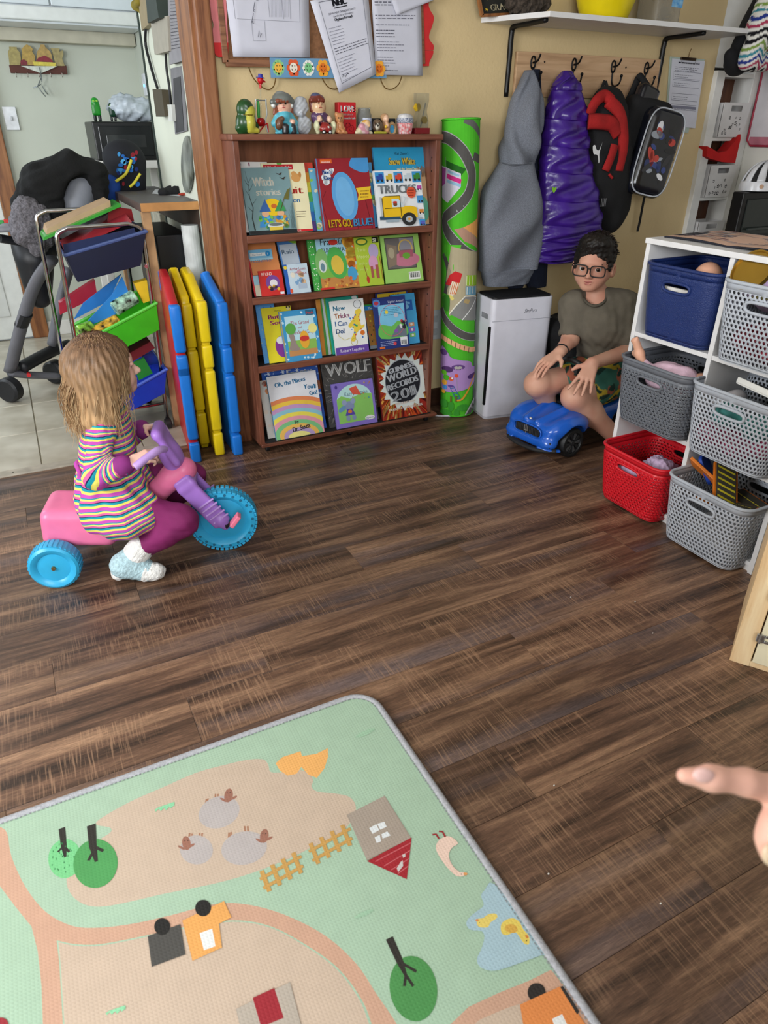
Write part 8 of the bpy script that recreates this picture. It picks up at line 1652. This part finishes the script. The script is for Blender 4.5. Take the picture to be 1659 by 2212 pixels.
for sg,hx,tx in((1,T(.235,.138,.040),T(.322,.150,.026)),(-1,T(.30,-.125,.045),T(.39,-.135,.03))):
 A=legs[sg];fz=lambda v,n:np.maximum(v+n*(nz3(v,55,2)*.0012)[:,None],[-9,-9,.0015])
 SDF().chain([tuple(A[2].lerp(hx,.25)),tuple(hx+Vector((0,0,.012))),tuple(hx.lerp(tx,.75))],[.035,.036,.032],k=.02).build('sock',.004,SOCK,gl,disp=fz)
 SDF().cap(tuple(hx.lerp(tx,.72)),tuple(tx),.0335,.026,k=.01).ell(tuple(tx+Vector((0,0,.002))),(.030,.028,.022),k=.01).build('sock_toe',.004,SOCKW,gl,disp=fz)
 SDF().cap(tuple(A[2].lerp(hx,-.10)),tuple(A[2].lerp(hx,.22)),.0385,.0385).build('sock_cuff',.004,SOCKW,gl,disp=fz)
 SDF().ell(tuple(hx+Vector((0,0,-.012))-Tf*.022),(.020,.028,.022),k=.01).build('sock_heel',.004,SOCKW,gl,disp=fz)
PAL=[(0,'c04fb0'),(.24,'e9dc6a'),(.42,'1f93a4'),(.58,'1e2350'),(.64,'d0609a'),(.80,'ecdf70'),(.92,'1f93a4')]
STR=stripe_mat('dress_stripes',PAL,29.0)
s=SDF();s.cap(tuple(T(.240,0,.462)),tuple(T(.228,0,.36)),.066,.072,k=.03).ell(tuple(T(.240,.045,.457)),(.045,.045,.032),k=.03).ell(tuple(T(.240,-.045,.457)),(.045,.045,.032),k=.03)
s.cap(tuple(T(.225,0,.36)),tuple(T(.21,0,.285)),.073,.084,k=.03)
for a,b,z,ra in((.20,.040,.235,.078),(.20,-.040,.235,.078),(.24,.075,.225,.078),(.23,-.075,.235,.075),(.295,.098,.205,.066),(.30,-.098,.22,.062),(.25,0,.26,.07),(.185,.075,.205,.055),(.185,-.075,.205,.055),(.22,.112,.185,.050),(.285,.120,.182,.046)):s.ell(tuple(T(a,b,z)),(ra,ra,ra*.82),k=.045)
s.ell(tuple(T(.25,0,.545)),(.042,.042,.06),k=.01,op='s')
def dress_disp(v,n):
 loc_=v-np.array(TO);a=loc_@np.array(Tf);b=loc_@np.array(Tn);z=v[:,2];sk=np.clip((.36-z)/.12,0,1)
 ang=np.arctan2(b,a-.2);return v+n*(sk*(.0045*np.sin(ang*9+z*14)+.0025*np.sin(ang*17-z*30))+.0016*nz3(v,14,7))[:,None]
o=s.build('dress',.0036,STR,gl,disp=dress_disp)
def dstripe(v):
 q=v-np.array(TO);a=q@np.array(Tf);b=q@np.array(Tn);z=v[:,2]
 sk=np.clip((.34-z)/.16,0,1);return z+sk*(-.16*(a-.2)+.25*np.maximum(a-.27,0)**1.0*-1.2)+.006*np.sin(b*22)+np.clip(z-.36,0,1)*.35*(a-.22)
set_stripe(o,dstripe)
for sg,A in arms.items():
 P_=[T(.236,sg*.055,.462),A[0],A[1],A[1].lerp(A[2],.86)];rs=[.040,.038,.033,.028]
 s=SDF().chain([tuple(q)for q in P_],rs,k=.018);o=s.build('sleeve',.0034,STR,gl,disp=lambda v,n:v+n*(nz3(v,18,9)*.0028+nz3(v,45,3)*.0012)[:,None])
 def sst(v,A=A):
  a_,e_,w_=(np.array(q)for q in A);u1=(e_-a_)/np.linalg.norm(e_-a_);u2=(w_-e_)/np.linalg.norm(w_-e_);L1=np.linalg.norm(e_-a_);L2=np.linalg.norm(w_-e_)
  s1=(v-a_)@u1;s2=(v-e_)@u2;d1=np.linalg.norm(v-a_-np.clip(s1,0,L1)[:,None]*u1,axis=1);d2=np.linalg.norm(v-e_-np.clip(s2,0,L2)[:,None]*u2,axis=1);w2=d1**3/(d1**3+d2**3+1e-9)
  return .5-(s1*(1-w2)+(L1+s2)*w2)
 set_stripe(o,sst)
 s=SDF().cap(tuple(A[1].lerp(A[2],.85)),tuple(A[1].lerp(A[2],.88)),0.0305,.0300);s.build('cuff',.003,mat('8a2f7c',.85),gl)
MB().tube(spline([tuple(T(.150,-.02,.335)),tuple(T(.140,.03,.345)),tuple(T(.148,.05,.32)),tuple(T(.146,.045,.275))],5),.006,8,flat=.5).build('back_bow',STR,gl,smooth=180)
hk=gk;P_=lambda x,y,z:GH@Vector((x*hk,y*hk,z*hk))
s=SDF();R3=GH.to_3x3();s.ell(tuple(P_(0,-.022,.030)),(.094*hk,.108*hk,.096*hk),R3,k=.02)
for sx in(-1,1):s.cap(tuple(P_(sx*.058,-.02,.0)),tuple(P_(sx*.074,-.040,-.140)),.048*hk,.038*hk,k=.05)
s.cap(tuple(P_(0,-.066,.0)),tuple(P_(0,-.098,-.155)),.070*hk,.054*hk,k=.05);s.cap(tuple(P_(-.05,-.055,-.03)),tuple(P_(-.066,-.085,-.155)),.054*hk,.042*hk,k=.04).cap(tuple(P_(.05,-.055,-.03)),tuple(P_(.066,-.085,-.155)),.054*hk,.042*hk,k=.04)
s.ell(tuple(P_(0,.118,-.035)),(.078*hk,.074*hk,.098*hk),R3,k=.012,op='s')
def hcol(v):
 c=np.array(P_(0,-.03,.06));d=np.linalg.norm(v-c,axis=1);f_=np.clip((d-.055)/.13,0,1)[:,None];st=(.5+.5*nz3(v*np.array([1,1,.25]),70,5))[:,None]
 return np.array(lin('6d4f39'))*(1-f_)*(.7+.5*st)+np.array(lin('c09a70'))*f_*(.75+.4*st)
def hdisp(v,n):
 L=(v-np.array(GH.translation))@np.array(R3);ang=np.arctan2(L[:,0],L[:,1]);return v+n*(.0016*np.sin(ang*31+5*nz3(v,5,2))+.0012*np.sin(ang*57+L[:,2]*9))[:,None]
s.build('hair',.0034,HAIRM,gl,disp=hdisp,colfn=hcol)
paths=[];g=random.Random(12)
for k in range(760):
 an=g.uniform(-2.45,2.45);el=g.uniform(.25,1.35)
 x0,y0=math.sin(an),-math.cos(an);r0=math.cos(el)
 top=(x0*.093*r0,-.022+y0*.107*r0,.034+.096*math.sin(el));mid=(x0*.099,-.024+y0*.109,.01+g.gauss(0,.01));lo=(x0*(.104+g.gauss(0,.008)),-.040+y0*(.114+g.gauss(0,.008)),-.075+g.gauss(0,.01));z_e=-.190+g.gauss(0,.022)
 if y0>.35:z_e=-.125+g.gauss(0,.035)
 fl=g.uniform(-.01,.016);end=(x0*(.104+fl),-.050+y0*(.112+fl),z_e);wav=g.uniform(.003,.011);ph=g.random()*6
 pth=spline([tuple(P_(*q))for q in(top,mid,lo,end)],5);paths.append([tuple(Vector(q)+R3@Vector((math.sin(i*.9+ph),math.cos(i*.8+ph),0))*wav*hk*(i/15))for i,q in enumerate(pth)])
hair_strands(paths,.00125,[('6b4c36','b08a62'),('80603f','cfae84'),('5c422f','9a7652'),('8d6c4a','d6b88e')],'hair_strands',HAIRM,gl)
# ================================================================== RIDE-ON CAR
CH=math.radians(188);Cf=Vector((math.cos(CH),math.sin(CH),0));Ce=Vector((.139,-.990,0));CO=Vector((1.859,1.962,0))-Ce*.14
def K(a,b,z):return CO+Cf*a+Ce*b+Vector((0,0,z))
RC=Matrix((Cf,Ce*-1,Vector((0,0,1)))).transposed()
car=thing('ride_on_car','blue toddler ride-on sports car with black wheels','ride-on car',tuple(K(-.15,0,0)));BLU=mat('1c5fc8',.22,noise=.03,coat=.4);BK=mat('17181a',.5);BKM=mat('202123',.7)
s=SDF()
s.box(tuple(K(.03,0,.100)),(.085,.118,.038),RC,rad=.03,k=.03).box(tuple(K(.00,0,.128)),(.085,.105,.030),RC@Matrix.Rotation(.30,3,'Y'),rad=.028,k=.03)
for b in(-1,1):s.ell(tuple(K(-.005,b*.112,.120)),(.105,.045,.052),RC,k=.03);s.ell(tuple(K(.095,b*.098,.070)),(.034,.038,.026),RC,k=.02);s.cap(tuple(K(.10,b*.03,.142)),tuple(K(-.07,b*.055,.186)),.010,.012,k=.02)
s.box(tuple(K(.092,0,.064)),(.032,.100,.020),RC,rad=.015,k=.02)
s.box(tuple(K(-.27,0,.115)),(.20,.105,.045),RC,rad=.03,k=.03).ell(tuple(K(-.40,0,.15)),(.08,.12,.05),RC,k=.04)
for b in(-1,1):s.cap(tuple(K(0,b*.20,.064)),tuple(K(0,b*.105,.064)),.074,.074,k=.008,op='s');s.cap(tuple(K(-.36,b*.20,.064)),tuple(K(-.36,b*.105,.064)),.074,.074,k=.008,op='s')
s.box(tuple(K(.13,0,.106)),(.02,.072,.022),RC,rad=.018,k=.004,op='s')
s.build('body_shell',.0038,BLU,car,relax=1)
def cq(a0,b0,z0,dirA=(-1,0)):
 return K(a0,b0,z0)
gr=MB().box(-.066,.066,-.016,.016,-.006,.004,.012,basis(K(.118,0,.106),Ce*-1,Vector((0,0,1))),seg=3).build('grille',BK,car)
for k in range(15):MB().box(-.0012,.0012,-.015,.015,-.003,.003,0,basis(K(.123,-.058+.0083*k,.106),Ce*-1,Vector((0,0,1)))).build('grille_bar',mat('3c3e42',.4),gr)
MB().tube([tuple(K(.122,.076*math.copysign(abs(math.cos(a))**.6,math.cos(a)),.106+.024*math.copysign(abs(math.sin(a))**.7,math.sin(a))))for a in[2*PI*k/36 for k in range(36)]],.0035,8,closed=True).build('grille_surround',BLU,car,smooth=180)
SIL=mat('d0d2d6',.2,metal=.8);em=MB()
for b,z0,z1 in((0,.090,.128),(-.008,.104,.124),(.008,.104,.124)):em.beam(K(.1285,b,z0),K(.1285,b,z1),.0032,.003)
em.beam(K(.1285,-.010,.104),K(.1285,.010,.104),.0035,.003).build('trident_emblem',SIL,car);MB().ell(K(.108,0,.150),(.006,.008,.006),n=12,m=8).build('hood_badge',SIL,car,smooth=180)
MB().tube(spline([tuple(K(.085,-.135,.046)),tuple(K(.128,-.08,.042)),tuple(K(.138,0,.040)),tuple(K(.128,.08,.042)),tuple(K(.085,.135,.046))],5),.013,10,flat=.7).build('front_splitter',BKM,car,smooth=180)
for b in(-1,1):
 hl=SDF().ell(tuple(K(.068,b*.105,.128)),(.045,.019,.013),RC@Matrix.Rotation(b*.45,3,'Z')@Matrix.Rotation(.3,3,'Y'),k=.004).build('headlight',.003,mat('cfd6de',.12,noise=.5,ns=70,dark='3a4048',spec=.8),car)
 MB().box(-.022,.022,-.013,.013,-.004,.004,.004,basis(K(.104,b*.108,.072),(Ce*-b*.8+Cf*-.55),(0,0,1))).build('air_intake',BKM,car)
 MB().tube(spline([tuple(K(.125,b*.07,.052)),tuple(K(.108,b*.115,.048)),tuple(K(.07,b*.140,.044))],5),.010,10,flat=.6).build('bumper_fin',BLU,car,smooth=180)
 for a in(0,-.36):
  q=(Ce*b).to_track_quat('Z','Y').to_matrix().to_4x4();q.translation=K(a,b*.122,.063)
  w_=MB().lathe([(0,-.03),(.058,-.03),(.063,-.02),(.063,.016),(.058,.026),(.046,.027),(.043,.018),(0,.016)],40,q).build('wheel',BK,car,smooth=35)
  for k in range(10):
   an=2*PI*k/10;M_=q@Matrix.Rotation(an,4,'Z');MB().prism([(.014,-.003),(.042,-.0075),(.042,.0075),(.014,.003)],.0165,.0225,M_,bev=.001).build('spoke',mat('3a3b3e' if k%2 else '6a6b6e',.3,metal=.5),w_)
  MB().lathe([(0,.024),(.010,.023),(.013,.016)],16,q).build('hub_cap',mat('2a2b2e',.4),w_,smooth=40)
s=SDF().box(tuple(K(-.125,0,.188)),(.050,.078,.010),RC@Matrix.Rotation(.45,3,'Y'),rad=.008);s.build('windscreen',.005,mat('1b1c1f',.3),car)
SDF().box(tuple(K(-.36,0,.185)),(.11,.085,.022),RC,rad=.02).box(tuple(K(-.50,0,.235)),(.022,.085,.06),RC,rad=.02,k=.03).build('seat',.006,BKM,car)
SWc=K(-.135,.0,.315);sn=(Cf*-.75+Vector((0,0,.66))).normalized();sx_=Ce;sy_=sn.cross(sx_)
MB().tube([tuple(SWc+sx_*.066*math.cos(2*PI*k/32)+sy_*.058*math.sin(2*PI*k/32))for k in range(32)],.0105,10,closed=True).build('steering_wheel',BK,car,smooth=180);MB().tube([tuple(K(-.11,0,.19)),tuple(SWc)],.020,12).build('steering_column',BK,car);MB().beam(SWc-sx_*.06,SWc+sx_*.06,.03,.012,up=tuple(sn),bev=.004).build('wheel_spoke',BK,car)
# ================================================================== BOY ON THE CAR
by=thing('person','boy with dark hair and glasses sitting on blue car','person',tuple(K(-.36,0,0)))
BP=Vector((2.125,2.13,0));BN=-BP.normalized()
def Bp(px,py,off=0):return atPlane(px,py,BP+BN*off,BN)
bk_=.93;hc_=Bp(1283,573,0);bf=(-Vector((hc_.x,hc_.y,0)).normalized()*1+Vector((-.16,.10,-.06)));BH=frame(hc_,bf,(.02,0,1))
S=SDF();head_sdf(S,BH,bk_)
nk=Bp(1292,645,-.03);ch=Bp(1300,700,-.02);pv=Bp(1298,800,-.10)
S.cap(tuple(BH@Vector((0,-.02,-.07))),tuple(nk),.042,.046,k=.02).cap(tuple(Bp(1298,672,-.03)),tuple(ch),.075,.085,k=.04).cap(tuple(ch),tuple(pv),.085,.085,k=.04)
Ra=[Bp(1240,664,.0),Bp(1232,732,.05),Bp(1210,760,.155)];La=[Bp(1346,662,-.03),Bp(1362,758,.02),Bp(1280,784,.215)]
for A in(Ra,La):S.chain([tuple(Bp(1296,664,-.03)),tuple(A[0]),tuple(A[1]),tuple(A[2])],[.05,.044,.034,.024],k=.02)
dn=Vector((0,0,-1));tc_=-Vector((BP.x,BP.y,0)).normalized();rt_=Vector((tc_.y,-tc_.x,0));rt_=rt_ if rt_.x>0 else-rt_
hand_sdf(S,Ra[2]+(Bp(1190,778,.20)-Ra[2])*.15,Bp(1168,792,.235)-Ra[2],dn*.8-tc_*.35+rt_*.2,rt_*.9+tc_*.3,.80,(.22,.25,.25,.3),.06,(.45,.75,.1))
hand_sdf(S,La[2],Bp(1255,838,.295)-La[2],-tc_*.9+dn*.3,-rt_,.82,(.10,.12,.12,.16),.20,(.5,.8,.1))
Rl=[Bp(1278,808,-.02),Bp(1160,830,.205),Bp(1205,905,.03)];Ll=[Bp(1322,820,-.02),Bp(1240,858,.215),Bp(1342,955,.09)]
S.chain([tuple(q)for q in Rl],[.068,.047,.034],k=.025).chain([tuple(q)for q in Ll],[.068,.048,.033],k=.025)
S.ell(tuple(Rl[1]+Vector((0,0,.004))),(.046,.046,.044),k=.02).ell(tuple(Ll[1]+Vector((0,0,.004))),(.046,.046,.046),k=.02).ell(tuple(Ll[1].lerp(Ll[2],.35)-tc_*.02),(.045,.045,.055),k=.03)
for A in(Rl,Ll):S.chain([tuple(A[2]),tuple(Vector((A[2].x,A[2].y,.045))),tuple(Vector((A[2].x,A[2].y,.035))-tc_*.09)],[.032,.030,.022],k=.015)
S.build('body',.0036,SKIN_B,by,relax=1)
eyes(BH,bk_,by,'3a2a1e',-.25)
PB_=lambda x,y,z:BH@Vector((x*bk_,y*bk_,z*bk_))
s=SDF().ell(tuple(PB_(0,.0850,-.0505)),(.0165,.0045,.0038),BH.to_3x3(),k=.003).ell(tuple(PB_(0,.0825,-.0605)),(.0145,.005,.0045),BH.to_3x3(),k=.003);s.build('lips',.0016,mat('b4685e',.45),by)
MB().ell(PB_(.034,.066,-.072),.0026*bk_).build('mole',mat('4a2c22',.6),by)
SH=mat('6a6357',.9,noise=.08,ns=20,bump=.3,bs=500)
def tdisp(v,n):return v+n*(nz3(v*np.array([.5,.5,1.5]),9,5)*.005+nz3(v,26,6)*.0015)[:,None]
s=SDF().cap(tuple(Bp(1297,668,-.03)),tuple(ch),.090,.098,k=.04).cap(tuple(ch),tuple(Bp(1296,785,-.08)),.098,.100,k=.04).cap(tuple(Bp(1262,660,-.02)),tuple(Bp(1326,658,-.04)),.058,.058,k=.03)
for A in(Ra,La):s.chain([tuple(A[0].lerp(Bp(1298,664,-.03),.3)),tuple(A[0]),tuple(A[0].lerp(A[1],.72))],[.058,.058,.052],k=.03)
s.ell(tuple(Bp(1284,634,.035)),(.054,.054,.042),k=.012,op='s')
for A in(Ra,La):s.ell(tuple(A[0].lerp(A[1],.98)),(.045,.045,.036),k=.004,op='s')
s.build('t_shirt',.0045,SH,by,disp=tdisp)
MB().tube(spline([tuple(Bp(x,y,o_))for x,y,o_ in((1258,638,.0),(1264,650,.045),(1282,661,.068),(1304,653,.05),(1316,634,.0))],6),.0055,8).build('collar',mat('5c564b',.9),by,smooth=180)
def shc(v):
 base=np.tile(np.array(lin('3f7468')),(len(v),1));a=nz3(v,11,2);b=nz3(v,15,8);c=nz3(v,24,4);base[a>.35]=lin('c8b03e');base[(b>.45)]=lin('a8604a');base[(c>.55)]=lin('26403a');return base
s=SDF().ell(tuple(Bp(1300,812,-.08)),(.105,.105,.085),k=.03).chain([tuple(Rl[0]),tuple(Rl[0].lerp(Rl[1],.42))],[.086,.078],k=.03).chain([tuple(Ll[0]),tuple(Ll[0].lerp(Ll[1],.52))],[.086,.076],k=.03)
s.build('shorts',.0048,FABRIC_PRINT,by,colfn=shc,disp=lambda v,n:v+n*(nz3(v,12,3)*.005)[:,None])
MB().tube([tuple(Ra[2].lerp(Ra[1],.12)+Vector(q))for q in[tuple((rt_*math.cos(a)*.027+(Ra[1]-Ra[2]).cross(rt_).normalized()*.027*math.sin(a)))for a in[2*PI*k/20 for k in range(20)]]],.003,6,closed=True).build('hair_tie',mat('121214',.8),by,smooth=180)
R3=BH.to_3x3();s=SDF().ell(tuple(PB_(0,-.018,.042)),(.085*bk_,.099*bk_,.090*bk_),R3,k=.02).ell(tuple(PB_(0,.035,.100)),(.062*bk_,.052*bk_,.030*bk_),R3,k=.03)
for sx in(-1,1):s.cap(tuple(PB_(sx*.070,.018,.03)),tuple(PB_(sx*.075,.024,-.012)),.012*bk_,.005*bk_,k=.02)
s.ell(tuple(PB_(0,.118,-.012)),(.068*bk_,.075*bk_,.082*bk_),R3,k=.010,op='s').ell(tuple(PB_(0,-.02,-.10)),(.11*bk_,.13*bk_,.072*bk_),R3,k=.02,op='s')
s.build('hair',.0036,mat('17110e',.55,noise=.3,ns=40),by,disp=lambda v,n:v+n*(nz3(v,45,3)*.0025+nz3(v,90,4)*.0015)[:,None])
paths=[];g=random.Random(5)
for k in range(520):
 an=g.uniform(-PI,PI);el=g.uniform(.05,1.45);x0,y0=math.sin(an),math.cos(an)
 if y0>.3 and el<.62:continue
 r0=math.cos(el);p=Vector((x0*.085*r0,-.018+y0*.099*r0,.042+.090*math.sin(el)));nrm=Vector((x0*r0,y0*r0,math.sin(el)+.15)).normalized();fw_=Vector((g.gauss(0,.5),.5 if y0>-.2 else-.3,-.35 if y0<.2 else .2));L=.015*g.uniform(.6,1.2)
 if y0>.25:fw_=Vector((g.gauss(0,.4),.8,.15));L*=1.2
 q1=p+(nrm*.5+fw_*.4).normalized()*L*.5;q2=q1+(nrm*.2+fw_*.6).normalized()*L*.6;paths.append([tuple(PB_(*q))for q in(p,q1,q2)])
hair_strands(paths,.0020,[('120d0b','241a14'),('1a1310','2c2019')],'hair_strands',HAIRM,by)
gs=MB();FRM=mat('141416',.3)
for sx in(-1,1):
 L2=[tuple(PB_(sx*.0365+.0305*math.copysign(abs(math.cos(a))**.55,math.cos(a)),.098-.10*abs(sx*.0365+.0305*math.cos(a))**1.5,-.004+.0225*math.copysign(abs(math.sin(a))**.6,math.sin(a))))for a in[2*PI*k/32 for k in range(32)]]
 MB().tube(L2,.0027*bk_,8,closed=True).build('glasses_rim',FRM,by,smooth=180)
 q=MB();q.add(L2,[list(range(32))]);q.build('lens',mat('f4f8fa',.02,noise=0,trans=1.0,ior=1.02,alpha=.22,spec=.9),by)
 MB().tube([tuple(PB_(sx*.066,.082,.006)),tuple(PB_(sx*.079,.060,.006)),tuple(PB_(sx*.084,.0,.006)),tuple(PB_(sx*.078,-.015,-.006))],.0024*bk_,6).build('glasses_temple',FRM,by,smooth=180)
MB().tube(spline([tuple(PB_(-.0065,.0975,.002)),tuple(PB_(0,.099,.006)),tuple(PB_(.0065,.0975,.002))],4),.0019*bk_,6).build('glasses_bridge',FRM,by,smooth=180)
s=SDF().box((2.22,2.45,.22),(.13,.14,.21),rad=.06,k=.03);o=s.build('dark_mass',.010,mat('16171a',.85,bump=.3,bs=100),disp=lambda v,n:v+n*(nz3(v,7,3)*.010)[:,None]);tag(o,'black rounded mass on floor between air purifier and the boy','bag')  # soft black block filling the gap beside the boy
# ================================================================== POINTING HAND, close to the lens at lower right
hd=thing('person','pointing adult hand reaching in at lower right','person',tuple(atD(1700,1800,.42)))
Dh=.43;HP=lambda x,y,d=0:tuple(atD(x,y,Dh+d));px_=Dh/FPX
S=SDF();S.chain([HP(1478,1676),HP(1535,1681),HP(1545,1681)],[17*px_,26*px_,26*px_],k=.004).chain([HP(1540,1681),HP(1612,1690,.002),HP(1700,1715,.006)],[25*px_,29*px_,34*px_],k=.004)
S.chain([HP(1700,1715,.006),HP(1790,1745,.012),HP(1900,1800,.02)],[36*px_,60*px_,70*px_],k=.012)
S.chain([HP(1760,1790,.0),HP(1680,1785,-.004),HP(1668,1815,-.004),HP(1720,1830,0)],[40*px_,34*px_,30*px_,26*px_],k=.006).chain([HP(1770,1850,0),HP(1700,1840,-.004),HP(1672,1850,-.006)],[36*px_,32*px_,24*px_],k=.006).chain([HP(1790,1900,.004),HP(1720,1895,0),HP(1710,1915,-.002),HP(1760,1920,.002)],[32*px_,28*px_,26*px_,22*px_],k=.006).chain([HP(1800,1940,.008),HP(1745,1945,.004),HP(1740,1960,.004),HP(1780,1965,.006)],[28*px_,25*px_,22*px_,20*px_],k=.006)
S.ell(HP(1850,1830,.015),(.032,.03,.036),k=.02).chain([HP(1880,1840,.02),HP(2050,1950,.04),HP(2300,2100,.09)],[.030,.027,.034],k=.02)
for x,y in((1547,1655),(1614,1662)):S.cap(HP(x,y-6,-.0),HP(x+2,y+2,-.012),.0012,.0012,k=.003,op='s')
S.build('hand',.0018,skin_mat('skin_hand','eeb7a4','e79a8c'),hd,relax=2)
SDF().ell(HP(1520,1675,-.0066),(.0072,.0026,.0048),Matrix((RT,-FW,UP)).transposed()@Matrix.Rotation(.06,3,'Y'),k=.002).build('fingernail',.0008,mat('f2c6c0',.25),hd)
SDF().ell(HP(1664,1846,-.013),(.005,.003,.007),Matrix((RT,-FW,UP)).transposed(),k=.002).build('fingernail',.0008,mat('f2d8b8',.25),hd)
SDF().chain([HP(2000,1915,.035),(.36,.06,.83),(.44,-.20,1.05)],[.036,.045,.06],k=.03).cap((.44,-.22,1.05),(-.02,-.28,1.08),.08,.08,k=.05).cap((.22,-.30,1.02),(.24,-.36,.58),.16,.19,k=.06).build('unseen_sweater',.014,mat('5a5f6a',.9),hd)  # adult's torso out of view, added to block window light from the near floor
SDF().chain([(.16,-.36,.50),(.52,.02,.50),(.60,-.06,.08)],[.10,.075,.055],k=.04).chain([(.34,-.38,.50),(.82,-.06,.50),(.90,-.14,.08)],[.10,.075,.055],k=.04).build('unseen_trousers',.014,mat('2c3038',.9),hd)  # seated legs out of view, added to darken the lower right floor
